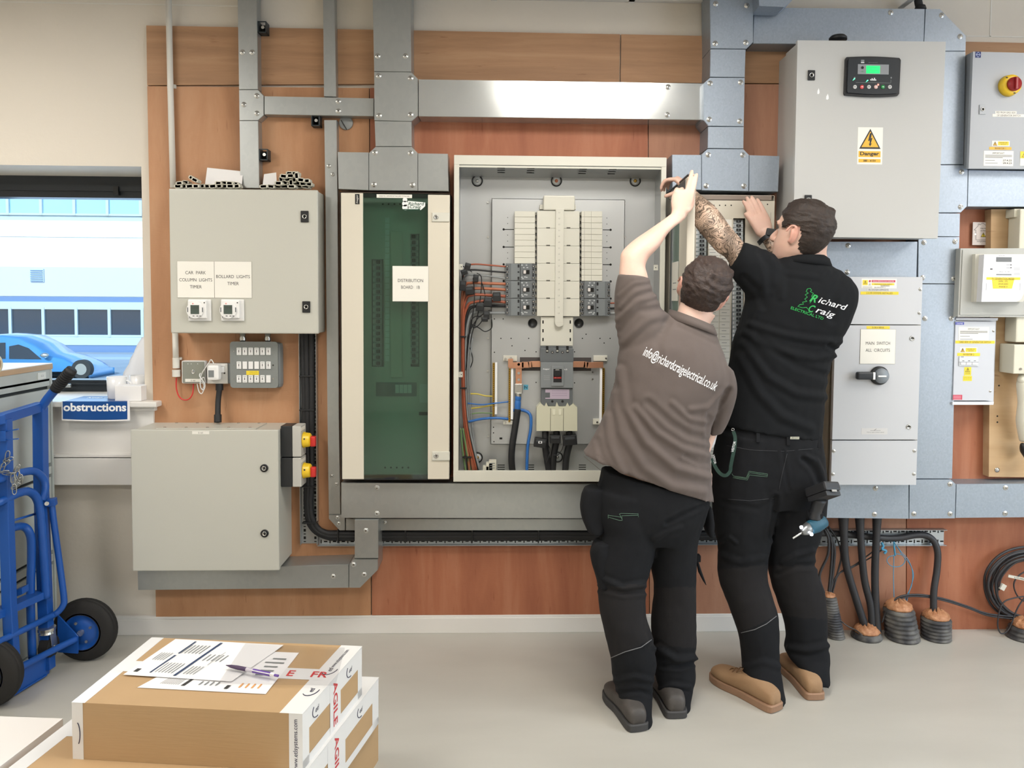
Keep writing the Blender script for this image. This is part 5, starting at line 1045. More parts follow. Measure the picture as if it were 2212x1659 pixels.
yl(2144, 246.5, 2214, 252.5, D, 'OF GENERATOR SWITCH', 3.8, 52, 'lower white tape label under the yellow rotary switch', SIGN)
def warn2(u, v, d, label, tx='THIS EQUIPMENT IS LIVE'):
    def f(m, dd): tri(m, W(u-12.5, v, dd), 10*s, 9*s, dd); q = rect(u-6, v-4.2, u+17, v+4.2, dd); m.box(q[0], q[1], -dd-.0004, -dd, q[2], q[3], YEL); m.text('DANGER LIVE', W(u+5.5, v-1.6, dd+.0008), 1.9*s, INK, 17*s); m.text('230 VOLTS', W(u+5.5, v+1.8, dd+.0008), 1.9*s, INK, 12*s)
    tagsign(u-19, v-5.8, u+19, v+5.8, d, label, f)
warn2(2162, 310, D, 'small triangle and yellow warning sticker above the inverter 1 tape')
yl(2137, 317.5, 2185, 323.5, D, 'INVERTER 1', 3.8, 24, 'amber tape label reading inverter 1', WARN)
def imp(u0, v0, u1, v1, d, label, dates):
    def f(m, dd):
        m.text('IMPORTANT', W((u0+u1)/2, v0+5, dd+.0002), 4*s, SINK, 26*s)
        for k in range(3): q = rect(u0+3, v0+9+k*2.4, u1-3-(20 if k == 2 else 0), v0+10+k*2.4, dd); m.box(q[0], q[1], -dd-.0003, -dd, q[2], q[3], SINK)
        for k in range(2): q = rect(u0+3, v0+20+k*6, u0+24+k*6, v0+20.8+k*6, dd); m.box(q[0], q[1], -dd-.0003, -dd, q[2], q[3], SINK)
        if dates:
            for k, tx in enumerate(('27.4.22', '29.4.23')): m.text(tx, W(u1-13, v0+20.5+k*6, dd+.0003), 3.6*s, INK, 20*s, .02)
    tagsign(u0, v0, u1, v1, d, label, f, None, 'inspection_label', 'label')
imp(2125, 326, 2189, 358.5, D, 'white important notice with handwritten dates on the upper enclosure', True)
tagsign(2204, 327, 2225, 358, D, 'yellow and white sticker cut by the picture edge', lambda m, dd: (m.box(*rect(2204, 327, 2225, 342, dd)[:2], -dd-.0004, -dd, *rect(2204, 327, 2225, 342, dd)[2:], YEL), tri(m, W(2212, 335, dd), 10*s, 9*s, dd+.0003, INK, YEL)))
# ------------------------------------------------------------------ house plaque, meter box, lower isolator
def f(m, d):
    o = [(2108, 518), (2108, 497), (2104, 497), (2113, 488), (2113, 484), (2116, 484), (2116, 486), (2123, 482), (2143, 497), (2140, 497), (2140, 518)]
    for a, b in zip(o, o[1:]+o[:1]): m.bar(W(a[0], a[1], d), W(b[0], b[1], d), .001, .0015, SINK)
    m.text('Keep the', W(2124, 493.5, d), 2.6*s, INK, 13*s, .02); m.text('sun shining', W(2124, 498.5, d), 2.6*s, INK, 13*s, .02); tri(m, W(2124, 507, d), 12*s, 10.5*s, d, INK, YEL); m.text('sunpower', W(2121, 522, d), 4.6*s, INK, 24*s, 0, .25); m.text('---- --', W(2140, 523, d), 3*s, SINK, 10*s)
    for u in (2106, 2143): c = W(u, 506, d); m.cyl(c, c-Vector((0, .002, 0)), .004, None, 10, STEEL)
tagsign(2101, 480, 2149, 529.5, .012, 'square cream plaque with a house outline screwed above the meter box', f, mk('plaque_cream', 'd8cfca', .5), 'plaque', 'sign')
D = .14
t = thing('meter_box', 'wide grey moulded enclosure carrying the white generation meter', 'meter box', base(2072, 536, 2300, 686, D))
m = M(mk('moulded_grey', 'b4b5b0', .5, bump=((300, 300, 300), .05, 1))); m.prism(polyp([(2075, 536.5), (2420, 536), (2420, 686), (2069, 684.5)], D), -D, -.106, 0); q = rect(2077, 540, 2420, 681, D+.004); m.prism(polyp([(2080, 540), (2420, 540), (2420, 681), (2074, 680)], D+.004), -D-.004, -D, 0); m.build('enclosure', t)
m = M(mk('moulded_grey', 'b4b5b0', .5)); m.box(W(2090, 600, .1).x, W(2420, 600, .1).x, -.107, -.051, W(2150, 680, .1).z, W(2150, 540, .1).z, 0); m.build('back_box', t)
tm = thing('generation_meter', 'white electricity meter with dark display and yellow generation labels', 'meter', W(2160, 653, .2))
s = mpp(.2); m = M(CREAM2); q = rect(2105, 549, 2216, 652, .16); m.prism(polyp([(2107, 549), (2216, 549), (2216, 640), (2210, 652), (2104, 652)], .165), -.165, -D-.004, CREAM2); m.build('base', tm)
MW = mk('meter_white', 'dedfe4', .35)
m = M(MW, SINK); m.prism(polyp([(2126, 549.5), (2213, 549.5), (2211, 635), (2206, 646), (2196, 652), (2120, 652)], .2), -.2, -.165, MW)
q = rect(2112, 549.5, 2126, 651, .18)
for u, v in ((2164, 552.5),): m.text('ELECTRIC METER', W(u, v, .2003), 1.8*s, SINK, 14*s)
for v in (572, 578): q = rect(2174, v, 2185, v+.8, .2003); m.box(q[0], q[1], -.2004, -.2, q[2], q[3], MGREY); q = rect(2183, v-1, 2185, v+1.5, .2004); m.box(q[0], q[1], -.2006, -.2, q[2], q[3], INK)
q = rect(2152, 592, 2185, 594.5, .2003); m.box(q[0], q[1], -.2004, -.2, q[2], q[3], MGREY); q = rect(2139, 580, 2144, 582.5, .2003); m.box(q[0], q[1], -.2006, -.2, q[2], q[3], INK)
m.text('Elster  A1100', W(2170, 587, .2004), 2*s, SINK, 22*s)
for v in (579, 582, 590, 593): q = rect(2190, v, 2203, v+.6, .2003); m.box(q[0], q[1], -.2004, -.2, q[2], q[3], MGREY)
for u in (2130, 2203): q = rect(u, 612, u+.6, 627, .2003); m.box(q[0], q[1], -.2004, -.2, q[2], q[3], MGREY)
m.build('cover', tm)
m = M(mk('meter_display', '3b454d', .2)); slab(m, 2152.5, 555.5, 2185.5, 565.5, .2012, .2, 0, .0004); m.build('display', tm)
m = M(YEL, INK); slab(m, 2131, 599, 2204, 604.5, .2006, .2, YEL); m.prism(polyp([(2143, 604), (2191, 604), (2186, 623.5), (2145, 623.5)], .2006), -.2006, -.2, YEL)
for tx, v, w in (('PV GENERATION METER', 602, 50), ('SAMIL - 3TL', 607.5, 21), ('29.04.2022', 613.5, 22), ('PHASE 3', 619.5, 18)): m.text(tx, W(2167, v, .2009), 3.4*s, INK, w*s)
m.build('yellow_label', tm)
D = .11
t = thing('solar_isolator_box', 'slim pale grey isolator box with inverter 2 labels below the meter', 'cabinet', base(2060, 688, 2150, 874, D))
ISO = mk('pale_blue_grey_enclosure', 'c4c8d0', .4)
polybox(t, 'body', [(2067, 688), (2152, 688), (2146, 873), (2059, 873)], D-.03, .001, ISO)
polybox(t, 'cover', [(2064.5, 694), (2150, 695), (2145, 865), (2058.5, 865)], D, D-.029, ISO)
polybox(t, 'bottom_flange', [(2058, 868), (2147, 868), (2146, 874.5), (2057.5, 874.5)], D+.004, .02, mk('flange_white', 'd6d9df', .4)); polybox(t, 'top_flange', [(2066, 686), (2156, 687), (2155, 692.5), (2065, 692)], D, .02, ISO)
for u, v in ((2146, 715), (2139, 845)): screw(t, u, v, D, .006)
m = M(mk('badge_blue', '2d3fae', .4), LW); slab(m, 2064, 696, 2082.5, 701.5, D+.0008, D, 0); m.text('CRABTREE', W(2073, 699, D+.001), 3*mpp(D), LW, 15*mpp(D)); m.build('maker_badge', t)
s = mpp(D)
imp(2071, 706, 2136, 735, D, 'white important notice on the slim isolator box', False)
yl(2064, 736, 2149, 742, D, 'GRID SIDE OF GENERATOR SWITCH', 3.8, 70, 'yellow tape label reading grid side of generator switch')
warn2(2092, 756, D, 'small triangle and yellow warning sticker on the slim isolator box')
yl(2068, 762.5, 2117, 769, D, 'INVERTER 2', 3.8, 24, 'yellow tape label reading inverter 2')
tb = thing('breaker_window', 'small row of breakers in a window of the slim isolator box', 'breaker', W(2094, 792, D)); m = M(mk('breaker_pale', 'cfd3d8', .4), SINK, NAVY); slab(m, 2072, 770, 2114, 791, D+.004, D, 0, .001); slab(m, 2076, 770.5, 2082, 771.5, D+.0045, D+.004, NAVY)
for k in range(3): slab(m, 2076+k*12.5, 783, 2086+k*12.5, 788, D+.008, D+.004, LW, .001); slab(m, 2079+k*12.5, 779, 2083+k*12.5, 780, D+.0045, D+.004, INK)
slab(m, 2072, 782, 2114, 782.6, D+.0046, D, SINK); m.build('breaker_body', tb)
tagsign(2083, 793, 2098, 811, D, 'small yellow lightning sticker under the breaker window', lambda m, dd: (tri(m, W(2090.5, 799, dd), 11*s, 10*s, dd, INK, YEL), m.text('DANGER', W(2090.5, 807, dd), 2*s, INK, 11*s)), YEL)
tagsign(2080.5, 812, 2099.5, 823, D, 'small yellow text sticker below the lightning sticker', lambda m, dd: (m.text('ELECTRIC SHOCK', W(2088.5, 815, dd), 1.6*s, INK, 13*s), m.text('RISK 400 VOLTS', W(2088.5, 818.5, dd), 1.6*s, INK, 13*s), m.text('!', W(2097, 817, dd), 5*s, INK)), YEL)
tagsign(2058.5, 853, 2078.5, 863.5, D, 'small red sticker at the bottom corner of the slim isolator box', lambda m, dd: [m.box(*rect(2059.5, 855+k*2.6, 2076, 855.9+k*2.6, dd)[:2], -dd-.0003, -dd, *rect(2059.5, 855+k*2.6, 2076, 855.9+k*2.6, dd)[2:], mk('pink_print', 'e9a9b5', .5)) for k in range(4)], LRED)
c = W(2154, 1015, .0502); tb = M(STEEL); tb.lathe(c, (0, -1, 0), [(0, .011), (.002, .011), (.003, .007), (.007, .005), (.007, .001)], 18, STEEL); tag(tb.build('washer_bolt'), 'steel bolt with washer low on the birch ply panel', 'bolt')
m = M(HOLE)
for u, v in ((2158, 833), (2154.5, 899), (2154.5, 912), (2180, 469)): c = W(u, v, .0503); m.cyl(c, c+Vector((0, .0004, 0)), .004, None, 8, HOLE)
o = m.build('drill_hole'); tag(o, 'dark drill holes in the birch ply panel', 'hole', None, 'stuff')
# cream appliance at the picture edge
APP = mk('appliance_cream', 'd2cfbe', .45)
t = thing('wall_unit', 'tall cream wall unit at the very edge of the picture with a white insulated pipe', 'appliance', W(2230, 950, .1))
m = M(APP); slab(m, 2199, 452, 2420, 740, .13, .052, APP, .006); slab(m, 2191, 452, 2420, 470, .11, .051, APP, .003); m.build('casing', t)
m = M(APP, STEEL); slab(m, 2190, 745, 2420, 808, .15, .052, APP, .004); m.cyl(W(2205, 797, .151), W(2205, 797, .155), .005, None, 10, STEEL); m.build('valve_cover', t)
m = M(mk('white_lagging', 'e2dfd0', .7)); m.tube([W(2214, 806, .1), W(2212, 830, .11), W(2213, 870, .115), W(2211, 910, .11), W(2216, 950, .1)], [.02, .03, .026, .03, .026], 14, 0, 6); m.ball(W(2207, 819, .12), .018, 0); m.build('insulated_pipe', t)
m = M(BLACK); m.tube([W(2207, 958, .11), W(2214, 970, .11), W(2228, 985, .11)], [.006, .022, .03], 12, BLACK, 4); m.build('rubber_end', t)
# ================================================================== left side: filing cabinet, hand truck, window sill things
FCG = mk('filing_cabinet_grey', 'b2b8b4', .42); FCD = mk('filing_gap', '22282a', .7); WOODE = mk('beech_edge', 'b89a78', .5); LAM = mk('white_laminate', 'e3e1de', .4)
X0 = W(118, 1050, .06).x; zt_ = W(112, 784, .06).z; ya, yb = -.06, -.86
t = thing('filing_cabinet', 'grey steel three drawer filing cabinet with a wood edged white top', 'filing cabinet', (X0-.25, -.45, 0))
m = M(FCG); m.box(X0-.55, X0-.02, yb, ya, 0, zt_-.025, FCG, .002); m.box(X0-.02, X0, ya-.012, ya, 0, zt_-.025, FCG, .002); m.box(X0-.02, X0, yb, yb+.012, 0, zt_-.025, FCG, .002); m.box(X0-.02, X0-.002, yb, ya, zt_-.075, zt_-.025, FCG, .001); m.box(X0-.02, X0-.002, yb, ya, 0, .025, FCG); m.build('body', t)
m = M(LAM, WOODE); m.box(X0-.56, X0, yb-.01, ya+.004, zt_-.004, zt_, LAM, .001); m.box(X0-.56, X0+.001, yb-.01, ya+.004, zt_-.025, zt_-.004, WOODE, .001); m.build('worktop', t)
for k in range(3):
    za = .03+k*.378; zb_ = za+.365; m = M(FCG, FCD)
    m.box(X0-.018, X0-.004, yb+.016, ya-.016, za, zb_-.048, FCG, .002); m.box(X0-.018, X0-.002, yb+.016, ya-.016, zb_-.034, zb_-.002, FCG, .002); m.box(X0-.019, X0-.014, yb+.014, ya-.014, zb_-.05, zb_-.032, FCD); m.box(X0-.019, X0-.017, yb+.012, ya-.012, zb_-.004, zb_+.012, FCD); m.build('drawer', t)
m = M(mk('drawer_label', 'd7dad4', .5), SINK); m.box(X0-.003, X0+.0006, ya-.10, ya-.045, zt_-.062, zt_-.034, 0); m.text('C 3', (X0+.001, ya-.072, zt_-.048), .008, SINK, rgt=(0, 1, 0)); m.build('label_holder', t)
# tape roll on the cabinet, cut by the frame edge
m = M(mk('tape_core', 'a5865d', .6), mk('cream_tape', 'd8cba9', .5)); c = W(-8, 778, .55); m.lathe((c.x-.03, c.y, zt_+.036), (1, 0, 0), [(0, .036), (.03, .036), (.03, .024), (0, .024), (0, .036)], 28, 1); m.lathe((c.x-.031, c.y, zt_+.036), (1, 0, 0), [(0, .0245), (.032, .0245), (.032, .021), (0, .021), (0, .0245)], 28, 0); tag(m.build('tape_roll'), 'brown cored tape roll standing on the filing cabinet at the picture edge', 'tape')
BLUE = mk('blue_powder_coat', '1a51a0', .34); BLUE2 = mk('blue_powder_coat', '1c5cae')
TY = mk('tyre_rubber', '201e1c', .8, bump=((40, 40, 40), .1, 2)); CH_ = mk('chain_zinc', 'a9a9a4', .3, .9)
t = thing('hand_truck', 'blue folding hand truck with two black pneumatic tyres and chain', 'hand truck', W(90, 1440, .4))
def bar(name, pts, w, sq=False, mat=BLUE, sub=6):
    m = M(mat); P = [W(*p) for p in pts]
    if sq:
        for a, b in zip(P[:-1], P[1:]): m.bar(a, b+(b-a).normalized()*w*.3, w, w, mat, .003, upv=(1, 0, 0))
    else: m.tube(P, w/2, 14, mat, sub)
    return m.build(name, t)
bar('upright', [(87, 880, .32), (88, 1000, .32), (92, 1150, .33), (97, 1290, .34), (103, 1438, .36)], .040, True)
bar('centre_upright', [(10, 905, .53), (14, 1100, .53), (20, 1300, .535), (30, 1475, .55)], .036, True)
bar('upper_crossbar', [(-90, 925, .66), (0, 905, .55), (84, 879, .325)], .036, True)
bar('handle_tube', [(88, 905, .32), (89, 885, .32), (98, 868, .325), (112, 850, .33), (125, 835, .335)], .034)
m = M(RUB); P = [W(119, 842, .332), W(137, 819, .34), W(155, 799, .35)]; m.tube(P, .021, 14, RUB, 5)
for k in range(9): a = P[0]+(P[-1]-P[0])*(.12+.09*k); dd = (P[-1]-P[0]).normalized(); m.cyl(a, a+dd*.006, .0228, None, 14, RUB)
m.build('hand_grip', t)
bar('fold_frame', [(-60, 1052, .64), (0, 1035, .56), (50, 1020, .44), (76, 1019, .38), (94, 1036, .35), (97, 1058, .35), (90, 1080, .36)], .030)
bar('fold_frame', [(-60, 1105, .62), (0, 1084, .56), (38, 1066, .48), (62, 1062, .42), (80, 1078, .38), (88, 1120, .37), (96, 1220, .37), (100, 1292, .37)], .032)
bar('lower_frame', [(-10, 1160, .52), (18, 1144, .50), (48, 1137, .42), (64, 1152, .40), (68, 1190, .39), (66, 1300, .39), (70, 1420, .39)], .030)
bar('thin_brace', [(20, 1127, .5), (76, 1110, .36)], .009)
bar('folding_leg', [(111, 1084, .32), (118, 1140, .32), (128, 1212, .32), (138, 1290, .325), (136, 1308, .33), (124, 1323, .34), (108, 1332, .36), (60, 1356, .48), (0, 1385, .60), (-40, 1405, .68)], .024)
m = M(BLUE, STEEL); m.bar(W(97, 1086, .33), W(122, 1083, .32), .03, .03, BLUE, .004); m.cyl(W(101, 1088, .355), W(101, 1088, .37), .008, None, 12, STEEL); m.build('pivot_bracket', t)
m = M(BLUE); m.bar(W(-50, 1345, .64), W(99, 1279, .345), .05, .028, BLUE, .002, upv=(0, 0, 1)); m.build('lower_crossbar', t)
m = M(BLUE); m.prism([(W(26, 1292, .5).x, W(26, 1292, .5).z), (W(48, 1284, .5).x, W(48, 1284, .5).z), (W(47, 1270, .5).x, W(47, 1270, .5).z), (W(27, 1278, .5).x, W(27, 1278, .5).z)], -.5, -.46, BLUE); m.build('stop_tab', t)
bar('axle', [(165, 1380, .28), (120, 1402, .36), (60, 1433, .48), (0, 1465, .60)], .026)
m = M(BLUE); a = W(104, 1436, .36); b = W(-10, 1500, .60); a.z = .045; b.z = .045; m.bar(b, a, .012, .075, BLUE, .002, upv=(0, 0, 1)); m.bar(b+Vector((-.10, 0, -.035)), a+Vector((-.10, 0, -.035)), .22, .006, BLUE, .001, upv=(0, 0, 1)); m.build('toe_plate', t)
m = M(BLUE); dd = .285; m.prism(polyp([(124, 1328), (168, 1375), (168, 1412), (124, 1409)], dd), -dd, -dd+.006, BLUE); m.build('wheel_bracket', t)
def wheel(u, v, d, r, label=None):
    c = W(u, v, d); c.z = r; m = M(TY); w = .07
    m.lathe((c.x, c.y-w/2, c.z), (0, 1, 0), [(0, r*.56), (0, r*.62), (w*.06, r*.82), (w*.18, r*.93), (w*.30, r*.975), (w*.32, r*.965), (w*.34, r*.985), (w*.48, r), (w*.5, r*.988), (w*.52, r), (w*.66, r*.985), (w*.68, r*.965), (w*.7, r*.975), (w*.82, r*.93), (w*.94, r*.82), (w, r*.62), (w, r*.56)], 40, TY, True, False)
    wo = m.build('wheel', t)
    m = M(BLUE, STEEL); m.lathe((c.x, c.y-w*.40, c.z), (0, 1, 0), [(0, .001), (0, r*.35), (w*.1, r*.40), (w*.05, r*.52), (-w*.1, r*.58), (-w*.1, r*.62), (w*.9, r*.6), (w*.9, .001)], 30, BLUE)
    for k in range(4): a = k*PI/2+.5; p = c+Vector((r*.33*math.cos(a), -w*.42, r*.33*math.sin(a))); m.cyl(p, p-Vector((0, .006, 0)), .006, None, 8, STEEL)
    m.cyl(c-Vector((0, w*.42, 0)), c-Vector((0, w*.6, 0)), .012, None, 14, STEEL); m.build('rim', wo)
wheel(185, 1373, .235, .129); wheel(-28, 1480, .60, .129)
def caster(u, v, d):
    c = W(u, v, d); s = mpp(d); m = M(STEEL, TY); m.cyl(c, c-Vector((0, 0, .012)), .032, None, 20, STEEL); m.cyl(c-Vector((0, 0, .012)), c-Vector((0, 0, .022)), .026, .030, 18, STEEL)
    for k in (-1, 1): m.bar(c+Vector((k*.022, 0, -.02)), c+Vector((k*.022, .012, -.085)), .004, .035, STEEL, .001, upv=(0, 1, 0))
    m.cyl(c+Vector((-.018, .010, -.082)), c+Vector((.018, .010, -.082)), .042, None, 24, TY); m.cyl(c+Vector((-.028, .010, -.082)), c+Vector((.028, .010, -.082)), .006, None, 10, STEEL); m.build('caster', t)
caster(101, 1355, .36); caster(-2, 1408, .60)
m = M(BLUE); m.bar(W(12, 932, .545), W(40, 927, .62), .003, .004, BLUE); m.bar(W(12, 950, .545), W(40, 948, .62), .003, .004, BLUE); m.bar(W(10, 930, .55), W(10, 952, .55), .02, .02, BLUE); m.build('chain_hook', t)
t2 = thing('chain', 'loose steel chain draped over the hand truck frame', 'chain', W(25, 1065, .55))
links = [(16, 985, .55, .2), (18, 993, .55, 1.2), (12, 1001, .56, .9), (6, 1010, .57, .4), (8, 1019, .57, 1.4), (16, 1023, .56, 1.6), (23, 1024, .56, 1.4), (27, 1032, .56, .1), (30, 1041, .56, 0), (36, 1013, .55, .6), (37, 1020, .55, .1), (40, 1028, .55, -.3), (45, 1036, .55, .1), (40, 1042, .55, .5), (31, 1057, .57, 0), (34, 1050, .56, 1.0)]
for u, v, d, a in links:
    c = W(u, v, d); m = M(CH_); R = Matrix.Rotation(a, 3, 'Y') @ Matrix.Rotation((u*7 % 3)*.5, 3, 'Z'); P = []
    for k in range(16): th = 2*PI*k/16; P.append(c+R @ Vector((.0065*math.cos(th), 0, .0135*math.sin(th)+(.006 if math.sin(th) > 0 else -.006))))
    m.tube(P, .0018, 6, CH_, 1, closed=True); m.build('chain_link', t2)
# ---- sill things
sz = zt
def on_sill(u, d): p = W(u, 860, d); p.z = sz; return p
MUG = mk('white_glaze', 'e8e8e9', .15)
def mug(u, d, r, h, ang, label):
    c = on_sill(u, d); t = thing('mug', label, 'mug', c, 'white mugs on the sill'); m = M(MUG); m.lathe(c, (0, 0, 1), [(0.0005, .001), (0, r*.85), (.004, r*.9), (h*.5, r*.97), (h, r), (h, r-.004), (.006, r-.006), (.006, .001)], 32, MUG); m.build('cup', t)
    m = M(MUG); dx, dy = math.cos(ang), math.sin(ang); P = []
    for k in range(9): th = -PI/2+PI*k/8; P.append(c+Vector((dx*(r-.003+.026*math.cos(th)), dy*(r-.003+.026*math.cos(th)), h*.52+h*.30*math.sin(th)))); 
    m.tube(P, .0045, 8, MUG, 2); m.build('handle', t)
mug(253, -.06, .041, .098, 0.05, 'tall white mug on the sill behind the blue sign')
mug(302, -.10, .040, .100, PI-.5, 'white mug on the sill tucked behind the small white box')
m = M(PAPER); c = on_sill(285, 0.0); m.box(c.x-.058, c.x+.055, c.y-.03, c.y+.055, sz+.0005, sz+.066, PAPER, .002); tag(m.build('small_box'), 'small plain white cardboard box at the end of the sill', 'box')
rnd = random.Random(11); c = on_sill(300, -.24); m = M(mk('white_cloth', 'e9eaee', .8, sheen=.2)); rs = []
for k in range(9):
    f = k/8; rr = .085*(1-.75*f**1.6); z = sz+.001+.26*f; rs.append([Vector((c.x+.005*k+rr*math.cos(2*PI*i/24)*(1+.12*math.sin(i*2.3+k)), c.y+rr*.6*math.sin(2*PI*i/24)*(1+.1*math.cos(i*1.7+k*.8)), z+.006*math.sin(i*1.9+k))) for i in range(24)])
m.rings(rs, 0, True); tag(m.build('cloth_bundle'), 'crumpled white cloth bundle standing behind the mugs at the window', 'cloth')
SBLUE = mk('sign_blue', '164a8c', .35); t = thing('paper_notice', 'blue and white notice reading obstructions folded over the window sill edge', 'notice', W(205, 905, .06))
m = M(PAPER, SBLUE, LW); dd = .0535
q = rect(133.5, 869, 281, 908, dd); n = 10
def wav(x, z): return -dd-.0008-.006*max(0, (zt-.012-z))*(3+math.sin(x*30))
def hang(u0, u1, v0, v1, mat, off):
    a, b, e, f = rect(u0, v0, u1, v1, dd); vs = []
    for j in range(7):
        for i in range(n+1): x = a+(b-a)*i/n; z = f+(e-f)*j/6; vs.append(Vector((x, wav(x, z)-off, z-(.004*math.sin(3*i/n) if j == 6 else 0))))
    m.add(vs, [[j*(n+1)+i, (j+1)*(n+1)+i, (j+1)*(n+1)+i+1, j*(n+1)+i+1] for j in range(6) for i in range(n)], mat, False)
hang(133.5, 281, 867, 908, PAPER, 0); hang(136, 275.5, 867, 905, SBLUE, .0006)
c = W(205.5, 879.5, dd); m.text('obstructions', c, .034, LW, 132*mpp(dd), .03, fn=lambda a, b: Vector((c.x+a, wav(c.x+a, c.z+b)-.0012, c.z+b+a*.0))); m.build('hanging_part', t)
m = M(PAPER, SBLUE, LW); A4 = [W(134, 869, dd), W(281, 869, dd), W(262, 855, -.13), W(178, 856, -.13)]
for p in A4: p.z = sz+.0012
m.add(A4, [[0, 1, 2, 3]], PAPER); B4 = [A4[0].lerp(A4[2], .02)+Vector((.004, 0, .0005)), A4[1]+Vector((-.011, .003, .0005)), A4[2]+Vector((-.006, -.004, .0005)), A4[3]+Vector((.008, -.004, .0005))]; m.add(B4, [[0, 1, 2, 3]], SBLUE)
c = (B4[0]+B4[1]+B4[2]+B4[3])/4+Vector((.02, .03, .0006)); m.text('Keep clear of', c, .03, LW, .17, .02, rgt=(1, 0, 0), upv=(0, 1, 0)); m.build('flat_part', t)

# ================================================================== boxes and papers on the floor
CARD = mk('brown_cardboard', 'b5966f', .72, var=((3, 3, 3), 'ad8e66', 3, .25), bump=((14, 14, 220), .05, 2)); TAPE = mk('white_packing_tape', 'dddcda', .28); TAPR = mk('tape_red_print', 'c4353a', .45); TINK = mk('tape_navy_print', '2b2842', .45)
def qbox(name, px, z1, z0, label, cat='box'):
    P = [FZ(u, v, z1) for u, v in px]       # back left, back right, front right, front left
    t = thing(name, label, cat, (sum(p.x for p in P)/4, sum(p.y for p in P)/4, z0)); m = M(CARD)
    B = [Vector((p.x, p.y, z0)) for p in P]; m.add(P+B, [[3, 2, 1, 0], [4, 5, 6, 7], [0, 1, 5, 4], [1, 2, 6, 5], [2, 3, 7, 6], [3, 0, 4, 7]], CARD); m.build('carton', t)
    return t, P
def bil(P, s, t_, up=0.0): return P[3].lerp(P[2], s).lerp(P[0].lerp(P[1], s), t_)+Vector((0, 0, up))       # s: left to right, t: front to back
ZT, ZM, ZB = .450, .300, .150
b1, P1_ = qbox('cardboard_box', [(330, 1377), (781, 1396), (652, 1542), (157, 1517)], ZT, ZM+.0005, 'flat brown cardboard box with white printed tape, topmost of the stack')
b2, P2_ = qbox('cardboard_box', [(298, 1446), (817, 1463), (600, 1742), (-92, 1747)], ZM, ZB+.0005, 'brown cardboard box with fragile tape, second in the stack')
b3, P3_ = qbox('cardboard_box', [(290, 1530), (817, 1545), (608, 1850), (-110, 1850)], ZB, .0, 'lowest brown cardboard box of the stack')
def face(P, z1, z0, i, j):       # side face between corners i->j : f(s along, h up 0..1)
    def g(s, h, off=0.0):
        a = P[i].lerp(P[j], s); n_ = (P[j]-P[i]).cross(Vector((0, 0, 1))).normalized(); p = a+n_*off; p.z = z0+(z1-z0)*h; return p
    return g
def tapes(b, P, z1, z0, frag=True):
    m = M(TAPE, TAPR, TINK)
    def top(s0, s1, t0, t1, up=.0006, mat=TAPE): m.add([bil(P, s0, t0, up), bil(P, s1, t0, up), bil(P, s1, t1, up), bil(P, s0, t1, up)], [[0, 1, 2, 3]], mat)
    top(-.005, .055, -.004, 1.0); top(.905, 1.004, -.004, 1.0)
    if frag: top(0, 1.003, .44, .60, .0010)
    F = face(P, z1, z0, 3, 2); Rr = face(P, z1, z0, 2, 1); 
    def side(g, s0, s1, h0, h1, off=.0006, mat=TAPE): m.add([g(s0, h0, off), g(s1, h0, off), g(s1, h1, off), g(s0, h1, off)], [[0, 1, 2, 3]], mat)
    side(F, -.004, .045, 0, 1); side(F, .945, 1.003, 0, 1)
    side(Rr, 0, .10, 0, 1); side(Rr, .0, 1, .62, 1.0, .0009); side(Rr, .92, 1.0, 0, 1); side(Rr, 0, 1, 0, .16)
    if frag:
        side(Rr, .42, .60, 0, 1, .0013)
    bl = m.build('packing_tape', b)
    m = M(TAPR, TINK, TAPE)
    rx = (P[1]-P[2]).normalized(); fx = (P[2]-P[3]).normalized(); n_r = (P[1]-P[2]).cross(Vector((0, 0, 1))).normalized(); n_f = (P[2]-P[3]).cross(Vector((0, 0, 1))).normalized(); U = Vector((0, 0, 1)); bx = (P[0]-P[3]).normalized()
    if frag:
        for s, tx in ((.80, 'E'), (.93, 'FR')): m.text(tx, bil(P, s, .52, .0016), .032, TAPR, None, .02, rgt=fx, upv=bx)
        m.build('tape_print', b); m = M(TAPR, TINK, TAPE); m.text('AGILE', Rr(.51, .5, .0019), .026, TAPR, .125, .02, rgt=-U, upv=rx); m.build('tape_print', b); m = M(TAPR, TINK, TAPE)
    m.text('www.etlsystems.com', F(.975, .45, .0012), .012, TINK, .135, .004, rgt=U, upv=-fx)
    m.build('tape_print', b); m = M(TAPR, TINK, TAPE); m.text('www.etlsystems.com', bil(P, .955, .78, .0012), .012, TINK, .11, .004, rgt=-rx*-1, upv=-fx)
    for s, h in ((.22, .8), (.78, .8)):
        m.build('tape_print', b); m = M(TAPR, TINK, TAPE); c = Rr(s, h, .0014); m.text('etl', c, .014, TINK, None, .01, .2, rgt=rx, upv=U); m.tube([c+rx*(.028*math.cos(a))+U*(.02*math.sin(a)) for a in [2.4+k*.3 for k in range(9)]], .0012, 5, TINK, 1)
    for s, tt in ((.955, .30), (.955, .60)):
        m.build('tape_print', b); m = M(TAPR, TINK, TAPE); c = bil(P, s, tt, .0016); m.text('etl', c, .014, TINK, None, .01, .2, rgt=rx, upv=-fx); m.tube([c+rx*(.03*math.cos(a))-fx*(.02*math.sin(a)) for a in [2.4+k*.3 for k in range(9)]], .0012, 5, TINK, 1)
    m.build('tape_print', b); m = M(TAPR, TINK, TAPE); c = F(.018, .45, .0013); m.tube([c+U*(.03*math.cos(a))+fx*(.008*math.sin(a)) for a in [.2+k*.3 for k in range(9)]], .0012, 5, TINK, 1)
    m.build('tape_print', b)
tapes(b1, P1_, ZT, ZM); tapes(b2, P2_, ZM, ZB)
WB = mk('white_board_carton', 'dedad6', .6)
